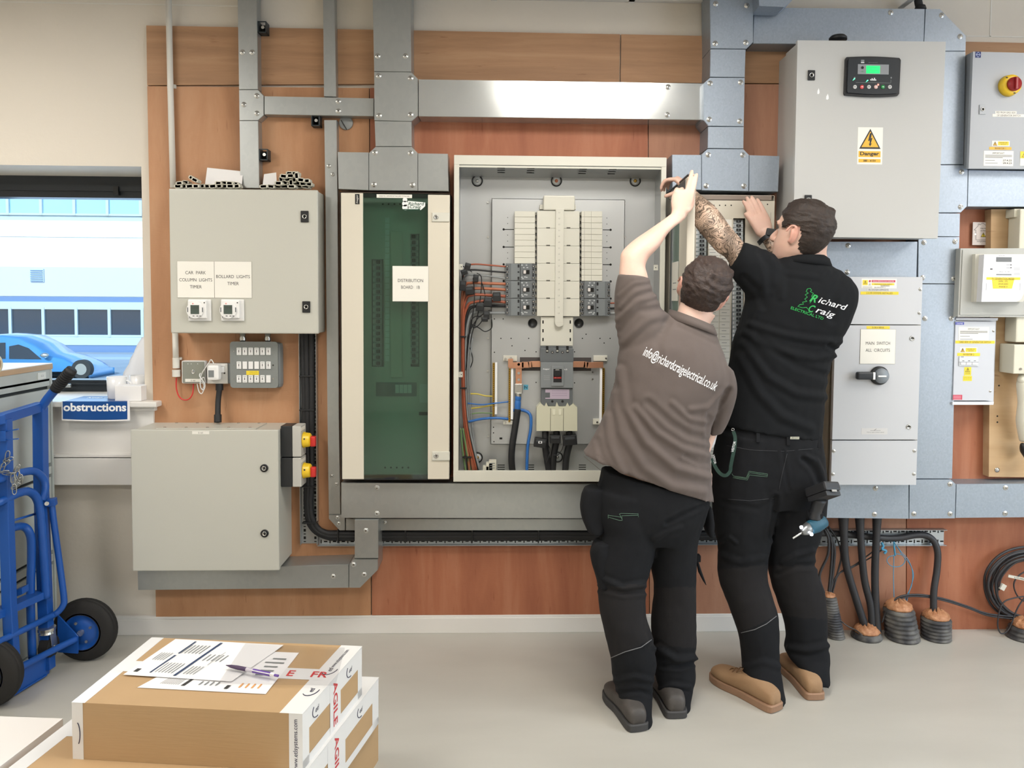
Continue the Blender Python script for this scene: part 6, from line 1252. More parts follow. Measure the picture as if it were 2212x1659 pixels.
P = [FZ(-120, 1543, ZM), FZ(136, 1552, ZM), FZ(-16, 1668, ZM), FZ(-330, 1690, ZM)]; m = M(WB, TAPR); B = [Vector((p.x, p.y, 0)) for p in P]
m.add(P+B, [[3, 2, 1, 0], [4, 5, 6, 7], [0, 1, 5, 4], [1, 2, 6, 5], [2, 3, 7, 6], [3, 0, 4, 7]], WB); m.text('o', bil(P, .88, .12, .0006), .03, TAPR, None, .0, rgt=(1, 0, 0), upv=(0, 1, 0)); tag(m.build('white_box'), 'white box standing against the second cardboard box at the picture corner', 'box')
def flat(label, px, z, lines=(), bars=(), mat=PAPER, name='paper_sheet'):
    P = [FZ(u, v, z) for u, v in px]; m = M(mat, INK, mk('form_blue', '2b3c5c', .6), MGREY, mk('form_orange', 'd89a5a', .6)); n = 6; vs = []
    for j in range(n+1):
        for i in range(n+1): p = bil(P, i/n, j/n); p.z = z+.0010*math.sin(i*1.3)*math.sin(j*1.1)+.0010; vs.append(p)
    m.add(vs, [[j*(n+1)+i, j*(n+1)+i+1, (j+1)*(n+1)+i+1, (j+1)*(n+1)+i] for j in range(n) for i in range(n)], mat, True)
    for s0, s1, t0, t1, mt in bars: m.add([bil(P, s0, t0, .0024), bil(P, s1, t0, .0024), bil(P, s1, t1, .0024), bil(P, s0, t1, .0024)], [[0, 1, 2, 3]], mt)
    return tag(m.build(name), label, 'paper'), P
rnd = random.Random(5)
def rowsof(n, s0, s1, t0, t1, mt=3): return [(s0+rnd.uniform(0, .2)*(s1-s0), s1-rnd.uniform(0, .3)*(s1-s0), t0+(t1-t0)*k/n, t0+(t1-t0)*k/n+(t1-t0)/n*.28, mt) for k in range(n)]
def colsof(n, s0, s1, t0, t1, mt=3): return [(s0+(s1-s0)*k/n, s0+(s1-s0)*k/n+(s1-s0)/n*.3, t0, t1, mt) for k in range(n)]
flat('printed delivery form sticking out below the others on the box', [(452, 1402), (646, 1411), (574, 1500), (296, 1486)], ZT+.0008, bars=[(.30, .33, .08, .9, 1), (.65, .68, .06, .14, 1)]+colsof(9, .12, .28, .1, .24)+colsof(4, .42, .6, .12, .2)+colsof(4, .75, .95, .1, .2, 4)+rowsof(5, .75, .97, .4, .9))
flat('printed form with dark blue column rules lying topmost on the box', [(379, 1381), (613, 1394), (500, 1473), (266, 1458)], ZT+.004, bars=[(.20, .218, .08, .55, 2), (.44, .465, .04, .95, 2), (.205, .222, .60, .95, 2), (.05, .09, .08, .16, 1), (.60, .605, .35, .7, 3)]+colsof(6, .24, .42, .10, .35)+colsof(5, .50, .70, .45, .62)+colsof(6, .22, .42, .62, .85)+colsof(5, .06, .18, .4, .6)+colsof(4, .5, .62, .1, .3))
CLR = bpy.data.materials.new('clear_wallet'); CLR.use_nodes = True; nt = CLR.node_tree; nt.nodes.clear(); o_ = nt.nodes.new('ShaderNodeOutputMaterial'); tr = nt.nodes.new('ShaderNodeBsdfTransparent'); gl = nt.nodes.new('ShaderNodeBsdfGlossy'); mx = nt.nodes.new('ShaderNodeMixShader'); tr.inputs[0].default_value = (.93, .93, .94, 1); gl.inputs['Roughness'].default_value = .18; mx.inputs[0].default_value = .14; nt.links.new(tr.outputs[0], mx.inputs[1]); nt.links.new(gl.outputs[0], mx.inputs[2]); nt.links.new(mx.outputs[0], o_.inputs[0])
flat('clear plastic document wallet lying over the forms and tape', [(530, 1390), (745, 1400), (725, 1482), (470, 1478)], ZT+.0075, mat=CLR, name='document_wallet')
t = thing('pen', 'purple and white click pen lying on the forms', 'pen', FZ(545, 1449, ZT+.012)); PUR = mk('purple_plastic', '5b3a8e', .3); PURD = mk('purple_grip', '44304f', .5)
a, b = FZ(488, 1437, ZT+.017), FZ(601, 1460, ZT+.017); d_ = (b-a); m = M(PURD); m.tube([a, a+d_*.10, a+d_*.22, a+d_*.40], [.0008, .0042, .0056, .0056], 12, PURD, 1); m.build('grip', t)
m = M(mk('silver_plastic', 'b9b3bd', .35)); m.cyl(a+d_*.40, a+d_*.53, .0056); m.build('collar', t)
m = M(PUR); m.cyl(a+d_*.53, a+d_*.86, .0057); m.cyl(a+d_*.92, a+d_, .0034); m.build('barrel', t)
m = M(WPL); m.cyl(a+d_*.86, a+d_*.93, .0052, .004); m.bar(a+d_*.52+Vector((0, -.004, .003)), a+d_*.92+Vector((0, -.004, .003)), .003, .002, WPL); m.build('clip', t)

# ================================================================== cables and floor conduits at the right
FOAM = mk('orange_expanding_foam', 'c3906a', .55, var=((60, 60, 60), 'a8714c', 4, .15), bump=((70, 70, 70), .6, 3))
DUCT = mk('dusty_black_duct', '323236', .6, var=((14, 14, 14), '6c6a66', 4, .12)); CABL = mk('cable_sheath_black', '2e2e31', .5)
def duct(px_top, px_bot, r0, r1, d, label, foam=True, ribs=9, group='black corrugated ducts'):
    a, b = W(*px_top, d), W(*px_bot, d); b.z = 0.0; t = thing('corrugated_duct', label, 'duct', b, group); m = M(DUCT); P = []; N = ribs*4
    ax_ = (a-b); e1 = Vector((1, 0, 0)); e2 = Vector((0, 1, 0)); rs = []
    for k in range(N+1):
        f = k/N; r = r1+(r0-r1)*f+(.0035 if k % 4 in (1, 2) else -.001); rs.append([b+ax_*f+(e1*math.cos(2*PI*i/28)+e2*math.sin(2*PI*i/28))*r for i in range(28)])
    m.rings(rs, DUCT, True); m.build('tube', t)
    if foam:
        m = M(FOAM); rs = []; n = 26
        for k in range(8):
            th = PI/2*k/7; rr = r0*.93*math.cos(th)+.0005; zz = r0*.55*math.sin(th); rs.append([a+Vector((rr*math.cos(2*PI*i/n)*(1+.10*math.sin(i*2.7+k*1.3)), rr*math.sin(2*PI*i/n), zz*(1+.3*math.sin(i*1.9+k)*math.cos(k*.5))+.002)) for i in range(n)])
        m.rings(rs, FOAM, True); m.build('foam_plug', t)
    return t
duct((1790, 1288), (1806, 1368), .030, .036, .07, 'tall thin corrugated duct rising from the floor beside the black work trousers', True, 16)
duct((1872, 1364), (1872, 1372), .060, .064, .075, 'low cut off duct ring holding the three thick drop cables', True, 1)
duct((1941, 1313), (1950, 1368), .062, .070, .085, 'fat corrugated duct tapering up with blue twine coming out of it', True, 7)
duct((2022, 1333), (2022, 1370), .060, .060, .085, 'stubby corrugated duct with one thick cable in its orange foam', True, 6)
duct((2216, 1352), (2208, 1372), .062, .066, .085, 'corrugated duct below the coiled cable at the picture edge', True, 3)
G3 = None
cab('drop_cable', 'thick black drop cable slanting furthest from under the main switch to the floor', [(1822, 1112, .06), (1823, 1160, .06), (1828, 1220, .06), (1848, 1290, .065), (1873, 1366, .075)], [.024, .0165, .0165, .0165, .0165], CABL)
cab('drop_cable', 'middle of the three thick black drop cables under the main switch', [(1857, 1112, .06), (1859, 1160, .06), (1867, 1250, .065), (1881, 1310, .07), (1884, 1366, .08)], [.022, .0155, .0155, .0155, .0155], CABL)
cab('drop_cable', 'thick black drop cable hanging almost plumb under the main switch', [(1895, 1112, .06), (1893, 1160, .06), (1890, 1240, .065), (1892, 1310, .07), (1896, 1366, .085)], [.022, .0155, .0165, .0165, .0165], CABL)
cab('armoured_cable', 'thick black cable leaving the tray and curving down into the stubby duct', [(1700, 1153, .03), (1800, 1152, .028), (1862, 1158, .024), (1930, 1163, .024), (1985, 1155, .026), (2012, 1163, .03), (2025, 1190, .04), (2024, 1230, .05), (2017, 1280, .07), (2017, 1332, .085)], .0145, CABL)
for k, (pts, r) in enumerate((([(1780, 1140, .04), (1790, 1165, .05), (1788, 1200, .055), (1770, 1245, .06), (1784, 1290, .07)], .006), ([(1786, 1142, .04), (1797, 1175, .05), (1795, 1230, .055), (1789, 1290, .07)], .006), ([(1784, 1140, .045), (1802, 1180, .05), (1800, 1230, .055), (1792, 1290, .07)], .006),
                              ([(1790, 1138, .04), (1808, 1165, .045), (1817, 1200, .05), (1810, 1235, .055), (1795, 1292, .07)], .004), ([(1792, 1292, .07), (1806, 1245, .06), (1840, 1226, .05), (1880, 1205, .04), (1905, 1188, .03)], .003), ([(1795, 1292, .07), (1812, 1240, .055), (1850, 1218, .045), (1900, 1180, .03)], .003))):
    cab('thin_cable', 'thin black cable fanning out of the tall thin duct', [p for p in pts], r, CABL, group='thin black cables in the tall duct')
TW = mk('blue_twine', '4a8fb0', .8)
m = M(TW); m.tube([W(1931, 1170, .035), W(1932, 1186, .04), W(1934, 1200, .04)], .0042, 8, TW, 5)
for pts in ([(1932, 1172, .04), (1945, 1190, .045), (1962, 1210, .05), (1971, 1235, .055), (1969, 1265, .06), (1957, 1290, .07), (1952, 1312, .085)], [(1934, 1175, .04), (1950, 1200, .045), (1966, 1220, .05), (1973, 1245, .055), (1962, 1285, .065), (1956, 1312, .08)], [(1931, 1198, .04), (1930, 1250, .05), (1932, 1310, .075)],
            [(1931, 1200, .042), (1920, 1203, .045), (1916, 1212, .045), (1926, 1223, .045), (1945, 1223, .045), (1955, 1212, .045), (1950, 1200, .043), (1936, 1196, .042)]): m.tube([W(*p) for p in pts], .0017, 6, TW, 7)
tag(m.build('blue_twine'), 'blue draw twine looped from the tray down into the fat duct', 'twine')
m = M(TW); m.tube([W(1904, 1172, .03), W(1908, 1180, .035), (W(1905, 1186, .04)), W(1914, 1190, .04), W(1910, 1196, .04)], .0055, 8, TW, 5); tag(m.build('twine_knot'), 'dark blue knot of twine on the tray edge beside the drop cables', 'twine')
cab('data_cable', 'pair of thin dark cables arching from the fat duct toward the coil', [(1915, 1320, .085), (1928, 1300, .085), (1950, 1287, .08), (1990, 1285, .07), (2040, 1294, .06), (2090, 1310, .055), (2140, 1327, .055), (2225, 1334, .055)], .0042, CABL, cat='cable')
cab('data_cable', 'lower thin dark cable running beside the arching pair', [(1905, 1345, .09), (1920, 1312, .085), (1950, 1291, .078), (1995, 1289, .068), (2045, 1299, .06), (2095, 1315, .055), (2140, 1331, .055), (2225, 1340, .055)], .0036, CABL, cat='cable')
t = thing('coiled_cable', 'large coil of thin black cable hanging against the red board', 'cable', W(2222, 1345, .04)); rnd = random.Random(2)
for k in range(7):
    m = M(CABL); ru, rv = 94-k*3.2+rnd.uniform(-2, 2), 79-k*2.6+rnd.uniform(-2, 2); P = [W(2221+rnd.uniform(-1.5, 1.5)+ru*math.cos(a)+k*1.2, 1262+k*1.5+rv*math.sin(a), .03+.010*(k % 3)+.006*math.sin(a*2+k)) for a in [2*PI*i/28 for i in range(28)]]; m.tube(P, .0058, 8, CABL, 2, closed=True); m.build('cable_turn', t)
for P in ([(2240, 1200, .05), (2195, 1215, .055), (2165, 1245, .05), (2158, 1275, .05)], [(2240, 1225, .06), (2205, 1240, .06), (2190, 1262, .06), (2200, 1290, .06), (2225, 1305, .06)], [(2240, 1285, .07), (2190, 1292, .075), (2165, 1305, .08), (2155, 1345, .085), (2162, 1368, .085), (2180, 1358, .085), (2200, 1310, .08), (2230, 1270, .07)]): m = M(CABL); m.tube([W(*p) for p in P], .0032, 8, CABL, 6); m.build('cable_end', t)
m = M(CREAM2, INK); a, b = W(2178, 1244, .062), W(2235, 1256, .062); m.bar(a, b, .003, .012, CREAM2); m.text('E-125 PAN-E-CLL', (a+b)/2+Vector((0, -.0022, 0)), .006, INK, .07, rgt=(b-a).normalized(), upv=(.2, 0, 1)); m.build('cable_tag', t)
m = M(CREAM2); m.box(*[0]*6) if False else None; c = W(2166, 1268, .055); m.box(c.x-.011, c.x+.011, c.y-.006, c.y+.006, c.z-.014, c.z+.014, CREAM2, .002, rot=Matrix.Rotation(.5, 3, 'Y')); m.build('connector', t)
m = M(DUCT)
for pts in ([(1815, 1340, .09), (1830, 1352, .09), (1850, 1362, .1), (1862, 1372, .14)],): m.tube([W(*p) for p in pts], .003, 6, DUCT, 5)
tag(m.build('loose_string'), 'frayed dusty string on the floor between the ducts', 'string')
# ================================================================== the two electricians
def sec(L, R, d, th, n=28, dR=None, p=2.0, ang=0.0):
    a, b = W(L[0], L[1], d), W(R[0], R[1], d if dR is None else dR); c = (a+b)/2; h = (b-a)/2; y = Vector((0, th, 0)); out = []
    for i in range(n):
        t = 2*PI*i/n; x_, y_ = math.cos(t), math.sin(t); x_ = math.copysign(abs(x_)**(2/p), x_); y_ = math.copysign(abs(y_)**(2/p), y_); out.append(c+h*x_+y*y_)
    return out
def fill(rs, k=5):      # smooth interpolation between sections
    out = []; N = len(rs); cols = [curve([r[i] for r in rs], k) for i in range(len(rs[0]))]
    return [[cols[i][j] for i in range(len(cols))] for j in range(len(cols[0]))]
def px_of(p):
    r = Vector((p.x, p.y+CD, p.z-CH)); X = AX.x*r.x+AY.x*r.y-AZ.x*r.z; Y = AX.y*r.x+AY.y*r.y-AZ.y*r.z; Z = AX.z*r.x+AY.z*r.y-AZ.z*r.z
    return CX+FP*X/Z, CY+FP*Y/Z
def segd(u, v, a, b):
    dx, dy = b[0]-a[0], b[1]-a[1]; L = dx*dx+dy*dy; t = max(0, min(1, ((u-a[0])*dx+(v-a[1])*dy)/L)); return math.hypot(u-a[0]-t*dx, v-a[1]-t*dy)
def organic(m, name, parent, mats, vox, smooth=3, folds=(), pick=None, rough=0.0):
    """merge the overlapping limbs into one continuous surface, then press the cloth folds into it"""
    tmp = m.build('tmp', None, (0, 0, 0)); md = tmp.modifiers.new('r', 'REMESH'); md.mode = 'VOXEL'; md.voxel_size = vox; md.use_smooth_shade = True
    if smooth: s = tmp.modifiers.new('s', 'SMOOTH'); s.iterations = smooth; s.factor = .5
    bpy.context.view_layer.update(); me = bpy.data.meshes.new_from_object(tmp.evaluated_get(bpy.context.evaluated_depsgraph_get())); old = tmp.data; COL.objects.unlink(tmp); bpy.data.objects.remove(tmp); bpy.data.meshes.remove(old)
    nv = [(v.co.copy(), v.normal.copy()) for v in me.vertices]; res = []
    for co, no in nv:
        q = co
        if folds and no.y < .35:
            u, v = px_of(co); s = 0.0
            for pts, amp, w in folds:
                dd = min(segd(u, v, pts[i], pts[i+1]) for i in range(len(pts)-1))
                if dd < 3*w: s += amp*(math.exp(-(dd/w)**2)-.45*math.exp(-((dd-1.6*w)/(w*.8))**2))
            q = co+no*s
        if rough: q = q+no*rough*noise.noise(co*26)
        res.append(q)
    off = wloc(parent)
    for v, q in zip(me.vertices, res): v.co = q-off
    me.materials.clear()
    for a in mats: me.materials.append(a)
    for p in me.polygons:
        p.use_smooth = True
        if pick: p.material_index = pick(p.center+off)
    me.name = name; o = bpy.data.objects.new(name, me); COL.objects.link(o); o.parent = parent; ROOT[o.name] = off; me.update()
    bv = BVHTree.FromPolygons([q.copy() for q in res], [tuple(p.vertices) for p in me.polygons]); return o, bv
HEADP = [(-.118, .070, .030, .018), (-.108, .083, .0, .036), (-.088, .088, -.030, .050), (-.066, .090, -.055, .060), (-.050, .093, -.068, .065), (-.030, .090, -.082, .069), (-.012, .086, -.092, .072), (.008, .084, -.099, .074), (.026, .092, -.104, .076), (.050, .090, -.104, .077), (.072, .080, -.096, .073), (.092, .062, -.082, .062), (.108, .036, -.056, .045), (.117, .010, -.028, .024), (.120, -.004, -.012, .004)]
def head_pt(z, th, off=0.0):
    for i in range(len(HEADP)-1):
        if z <= HEADP[i+1][0]: break
    a, b = HEADP[i], HEADP[i+1]; f = max(0, min(1, (z-a[0])/(b[0]-a[0]))); fr, bk_, w = (a[k]*(1-f)+b[k]*f for k in (1, 2, 3))
    cy_ = (fr+bk_)/2; ry = (fr-bk_)/2+off; return Vector(((w+off)*math.sin(th), cy_+ry*math.cos(th), z+(off*1.1 if z > .09 else 0)))
def head(m, c, R, k):
    T = lambda v: c+R @ (Vector(v)*k); rs = [[T(head_pt(z, 2*PI*i/36)) for i in range(36)] for z in [q[0] for q in HEADP]]
    m.rings(rs, 0, True)
    m.tube([T(v) for v in ((0, .080, .018), (0, .093, .004), (0, .104, -.014), (0, .108, -.027), (0, .098, -.034))], [.006*k, .008*k, .0105*k, .013*k, .008*k], 12, 0, 3)
    for s in (-1, 1):
        m.tube([T((s*.012, .094, -.030)), T((s*.010, .088, -.034))], .007*k, 10, 0, 1); m.tube([T((s*.012, .088, .030)), T((s*.032, .084, .032)), T((s*.052, .070, .026))], [.007*k, .008*k, .005*k], 10, 0, 3)
        e = [T((s*(.077+.013*math.sin(a*.5)), -.004-.018*math.cos(a)-.004*math.sin(a), -.006+.032*math.sin(a))) for a in [(-.45+i*.1)*PI for i in range(15)]]
        m.tube(e, .0045*k, 8, 0, 2); m.tube([T((s*.074, .003, -.034)), T((s*.076, -.006, -.020)), T((s*.079, -.008, .0)), T((s*.079, -.006, .014))], [.006*k, .009*k, .010*k, .007*k], 10, 0, 3)
    m.tube([T((-.022, .086, -.058)), T((0, .095, -.056)), T((.022, .086, -.058))], .0055*k, 8, 0, 4); m.tube([T((-.018, .085, -.068)), T((0, .092, -.068)), T((.018, .085, -.068))], .006*k, 8, 0, 4)
def face_bits(parent, c, R, k):
    T = lambda v: c+R @ (Vector(v)*k)
    for s in (-1, 1):
        m = M(mk('eye_white', 'e4e0dc', .2), mk('iris_brown', '4b3a2e', .2)); p = T((s*.031, .0648, .006)); m.ball(p, .0108*k, 0, 14); q = T((s*.031, .0722, .006)); m.ball(q, .0045*k, 1, 10); m.build('eye', parent)
        m = M(mk('brow_hair', '4a3628', .8)); m.tube([T((s*.014, .0955, .030)), T((s*.034, .0925, .036)), T((s*.055, .077, .028))], [.0022, .003, .0015], 6, 0, 4); m.build('eyebrow', parent)
    m = M(mk('lip_pink', 'b5766a', .5)); m.tube([T((-.022, .0915, -.062)), T((0, .1005, -.061)), T((.022, .0915, -.062))], [.001, .003, .001], 6, 0, 5); m.build('mouth', parent)
def hair(parent, c, R, k, mat, top=.016, side=.007, wav=.004, seed=0):
    n, N = 108, 90; vs = []; keep = []
    for j in range(N+1):
        z = -.075+.195*j/N
        for i in range(n):
            th = 2*PI*i/n; p = head_pt(z, th); y = p.y
            lim = .083 if z > .082 else (.052+(z-.050)*.95 if z > .050 else (.050 if z > .012 else (-.03 if z > -.016 else -.026+max(0, (-.03-z))*-.35)))
            msk = (lim-y)*40+noise.noise(Vector((p.x*60, y*60, z*60+seed)))*.35
            if abs(p.x) > .058 and -.045 < z < .028 and -.028 < y < .016: msk = -1
            f = max(0, min(1, (z+.07)/.14)); o = side*(.35+.65*min(1, (z+.075)/.05))*(1-f)+top*f; o *= max(.15, min(1, msk*.6+.25))
            o += wav*f*noise.noise(Vector((p.x*70+seed, y*22, z*70)))+.0016*noise.noise(Vector((p.x*240, y*120, z*200)))
            vs.append(c+R @ (head_pt(z, th, o)*k)); keep.append(msk > 0)
    fs = []
    for j in range(N):
        for i in range(n):
            q = [j*n+i, j*n+(i+1) % n, (j+1)*n+(i+1) % n, (j+1)*n+i]
            if sum(keep[t] for t in q) >= 3: fs.append(q)
    m = M(mat); m.add(vs, fs, mat, True); tp = [vs[N*n+i] for i in range(n)]; m.add(tp, [list(range(n))], mat, True); return m.build('hair', parent)
def hand(m, w, D, N, S, curls, thumb=(.5, .6, .2), k=1.0, spread=.04, wr=.027):
    D = D.normalized(); N = (N-D*N.dot(D)).normalized(); S = (S-D*S.dot(D)-N*S.dot(N)).normalized(); rs = []
    for t, wd, th in ((-.012, wr, .021), (.012, .030, .019), (.035, .038, .017), (.060, .042, .0155), (.082, .041, .0135), (.094, .036, .010)):
        rs.append([w+D*t*k+(S*wd*math.cos(2*PI*i/20)+N*th*math.sin(2*PI*i/20))*k for i in range(20)])
    m.rings(rs, 0, True)
    for f, (o, L) in enumerate(((.030, (.040, .026, .020)), (.010, (.044, .029, .021)), (-.010, (.041, .027, .021)), (-.029, (.033, .021, .018)))):
        p = w+(D*.084+S*o)*k; dr_ = (D+S*(o*spread*30)).normalized(); pts = [p-D*.012, p]; a = 0
        for q, c_ in zip(L, curls[f]):
            a += c_; dd = dr_*math.cos(a)-N*math.sin(a); p = p+dd*q*k; pts.append(p)
        m.tube(pts, [.0098*k, .0096*k, .0092*k, .0082*k, .0068*k], 10, 0, 4); m.ball(pts[-1], .0068*k, 0, 10)
    p = w+(D*.022+S*.026)*k; a1, a2, a3 = thumb; pts = [p-S*.012, p]; dd = (D*math.cos(a1)+S*math.sin(a1)-N*a3).normalized()
    for q, c_ in zip((.040, .032, .024), (0, a2*.5, a2*.5)): dd = (dd-S*c_*.8+D*c_*.3).normalized(); p = p+dd*q*k; pts.append(p)
    m.tube(pts, [.015*k, .0135*k, .0115*k, .0105*k, .0085*k], 10, 0, 4); m.ball(pts[-1], .0085*k, 0, 10)
def skin(name, c1, c2):
    m = mk(name, c1, .52, var=((9, 9, 9), c2, 4, .25), bump=((120, 120, 120), .05, 3)); b = m.node_tree.nodes['Principled BSDF']; b.inputs['Subsurface Weight'].default_value = .12; b.inputs['Subsurface Radius'].default_value = (.02, .008, .004); b.inputs['Subsurface Scale'].default_value = .4; return m
SKA = skin('skin_fair', 'e0bfae', 'd8b2a0'); SKB = skin('skin_warm', 'd8b4a3', 'cda592')
def tattoo():
    m = skin('tattooed_skin', 'd6bba6', 'c8ab96'); nt = m.node_tree; b = nt.nodes['Principled BSDF']; old = b.inputs['Base Color'].links[0].from_socket
    tc = nt.nodes.new('ShaderNodeTexCoord'); n = nt.nodes.new('ShaderNodeTexNoise'); n.inputs['Scale'].default_value = 15; n.inputs['Detail'].default_value = 2; nt.links.new(tc.outputs['Object'], n.inputs['Vector'])
    mp = nt.nodes.new('ShaderNodeMix'); mp.data_type = 'VECTOR'; mp.inputs[0].default_value = .10; nt.links.new(tc.outputs['Object'], mp.inputs[4]); nt.links.new(n.outputs['Color'], mp.inputs[5])
    v = nt.nodes.new('ShaderNodeTexVoronoi'); v.inputs['Scale'].default_value = 26; nt.links.new(mp.outputs[1], v.inputs['Vector'])
    w = nt.nodes.new('ShaderNodeMath'); w.operation = 'SINE'; w2 = nt.nodes.new('ShaderNodeMath'); w2.operation = 'MULTIPLY'; w2.inputs[1].default_value = 34; nt.links.new(v.outputs['Distance'], w2.inputs[0]); nt.links.new(w2.outputs[0], w.inputs[0]); w3 = nt.nodes.new('ShaderNodeMath'); w3.operation = 'MULTIPLY_ADD'; w3.inputs[1].default_value = .5; w3.inputs[2].default_value = .5; nt.links.new(w.outputs[0], w3.inputs[0])
    r = nt.nodes.new('ShaderNodeValToRGB'); e = r.color_ramp.elements; e[0].position = .06; e[0].color = lin('6a6763'); e[1].position = .55; e[1].color = (1, 1, 1, 1); k = e.new(.22); k.color = lin('b5aea5'); nt.links.new(w3.outputs[0], r.inputs[0])
    n3 = nt.nodes.new('ShaderNodeTexNoise'); n3.inputs['Scale'].default_value = 22; n3.inputs['Detail'].default_value = 3; nt.links.new(tc.outputs['Object'], n3.inputs['Vector']); r3 = nt.nodes.new('ShaderNodeValToRGB'); r3.color_ramp.elements[0].position = .40; r3.color_ramp.elements[0].color = lin('8d8c88'); r3.color_ramp.elements[1].position = .58; r3.color_ramp.elements[1].color = (1, 1, 1, 1); nt.links.new(n3.outputs['Fac'], r3.inputs[0])
    a = nt.nodes.new('ShaderNodeMix'); a.data_type = 'RGBA'; a.blend_type = 'MULTIPLY'; a.inputs[0].default_value = .9; nt.links.new(old, a.inputs[6]); nt.links.new(r.outputs[0], a.inputs[7])
    a2 = nt.nodes.new('ShaderNodeMix'); a2.data_type = 'RGBA'; a2.blend_type = 'MULTIPLY'; a2.inputs[0].default_value = .8; nt.links.new(a.outputs[2], a2.inputs[6]); nt.links.new(r3.outputs[0], a2.inputs[7]); nt.links.new(a2.outputs[2], b.inputs['Base Color']); return m
TAT = tattoo()
HAIR1 = mk('hair_mid_brown', '40312a', .6, var=((90, 30, 90), '2e2320', 3, .2), bump=((260, 90, 260), .3, 3)); HAIR2 = mk('hair_dark_brown', '33261e', .6, var=((110, 110, 60), '241b16', 3, .2), bump=((320, 320, 120), .25, 3))
def cloth(name, c1, c2, r=.85, sh=.15): return mk(name, c1, r, var=((5, 5, 5), c2, 4, .3), bump=((900, 900, 900), .12, 1), sheen=sh, spec=.25)
POLO = cloth('taupe_polo_cotton', '675d59', '5f5551', .85, .05); BPOLO = cloth('black_polo_cotton', '0f1114', '131518', .9, 0); TRS = cloth('black_workwear_cotton', '131417', '17181b', .9, 0); TRG = cloth('charcoal_stretch_panel', '1d1c1d', '222021', .9, 0)
SEAMG = mk('green_stitching', '53705e', .7); PIPE = mk('grey_piping', '6d6d6f', .6)
def on(bv, u, v, lift=.0012):
    o = Vector((0, -CD, CH)); d = ray(u, v).normalized(); h = bv.ray_cast(o, d); 
    return (h[0]+h[1]*lift if h[1].dot(d) < 0 else h[0]-h[1]*lift) if h[0] is not None else W(u, v, .6)
def print_on(bv, name, parent, items, mats):
    m = M(*mats)
    for tx, uc, vc, ang, hh, ww, mt, bold, shear in items:
        vs, fs, x0, x1, y0, y1 = text_geo(tx, bold, shear); k = hh/.72; kx = ww/(x1-x0); ca, sa = math.cos(ang), math.sin(ang)
        P = [((p.x-(x0+x1)/2)*kx, (p.y-(y0+y1)/2)*k) for p in vs]; m.add([on(bv, uc+a*ca+b*sa, vc+a*sa-b*ca) for a, b in P], fs, mt)
    return m.build(name, parent)
def line_on(bv, name, parent, lines, mat, r=.0012, sub=4):
    m = M(mat)
    for pts in lines:
        P = []
        for a, b in zip(pts[:-1], pts[1:]):
            for k in range(sub): f = k/sub; P.append(on(bv, a[0]+(b[0]-a[0])*f, a[1]+(b[1]-a[1])*f, .0006))
        P.append(on(bv, pts[-1][0], pts[-1][1], .0006)); m.tube(P, r, 5, mat, 1)
    return m.build(name, parent)
def shoe(parent, hl, te, mat, solem, hgt=1.0, wid=1.0, laces=False):
    a, b = FZ(*hl), FZ(*te); D = (b-a); L = D.length; D.normalize(); S = Vector((D.y, -D.x, 0)); Z = Vector((0, 0, 1))
    def ringz(t, w, h, z0=.018, p=2.6): return [a+D*L*t+S*(w*wid*math.copysign(abs(math.cos(q))**(2/p), math.cos(q)))+Z*(z0+(h*hgt)*(.5+.5*math.copysign(abs(math.sin(q))**(2/p), math.sin(q)))) for q in [2*PI*i/24 for i in range(24)]]
    m = M(mat); m.rings(fill([ringz(*q) for q in ((.0, .018, .040), (.03, .030, .058), (.12, .036, .068), (.28, .038, .078), (.42, .040, .076), (.56, .044, .064), (.72, .049, .052), (.86, .046, .046), (.96, .033, .038), (1.0, .012, .022))], 3), mat, True); u = m.build('shoe', parent)
    m = M(solem); rs = []
    o = [(0, .022), (.03, .036), (.12, .041), (.3, .042), (.5, .043), (.72, .053), (.88, .049), (.97, .034), (1.01, .012)]; o2 = [(t, w) for t, w in o]; P = [a+D*L*(t*1.03-.015)+S*w*wid for t, w in o2]+[a+D*L*(t*1.03-.015)-S*w*wid for t, w in reversed(o2)]
    P = curve(P, 3, True); n = len(P); vs = [p+Z*z for z, q in ((.0005, .97), (.004, 1), (.024, 1), (.028, .97)) for p in [(a+b)/2+(x-(a+b)/2)*q for x in P]]; m.rings([vs[i*n:(i+1)*n] for i in range(4)], solem, False); m.build('sole', u)
    if laces:
        m = M(mk('lace_brown', '6b4a2c', .7))
        for k in range(4): c = a+D*L*(.50+.07*k)+Z*(.018+(.085-.011*k)*hgt); m.tube([c-S*.022-Z*.008, c+Z*.004, c+S*.022-Z*.008], .0022, 6, 0, 4)
        m.build('laces', u)
# ---------------------------------------------------------------- man in the taupe polo
g = thing('person', 'person in a taupe polo shirt and black work trousers reaching up to the board door', 'person', FZ(1415, 1530))
m = M(SKA)
hc = W(1516, 632, .64); HR = Matrix.Rotation(math.radians(23), 3, 'Y') @ Matrix.Rotation(math.radians(-9), 3, 'Z') @ Matrix.Rotation(math.radians(24), 3, 'X'); head(m, hc, HR, 1.03)
m.rings(fill([sec((1472, 650), (1545, 682), .645, .054), sec((1464, 672), (1532, 702), .652, .058), sec((1460, 690), (1530, 720), .66, .062), sec((1420, 720), (1540, 760), .66, .07)], 4), 0, True)
m.rings(fill([sec((1390, 730), (1535, 770), .66, .07), sec((1360, 800), (1545, 850), .66, .085), sec((1340, 880), (1520, 930), .66, .09), sec((1340, 950), (1505, 1010), .65, .075), sec((1340, 1060), (1490, 1090), .64, .07)], 4), 0, True)
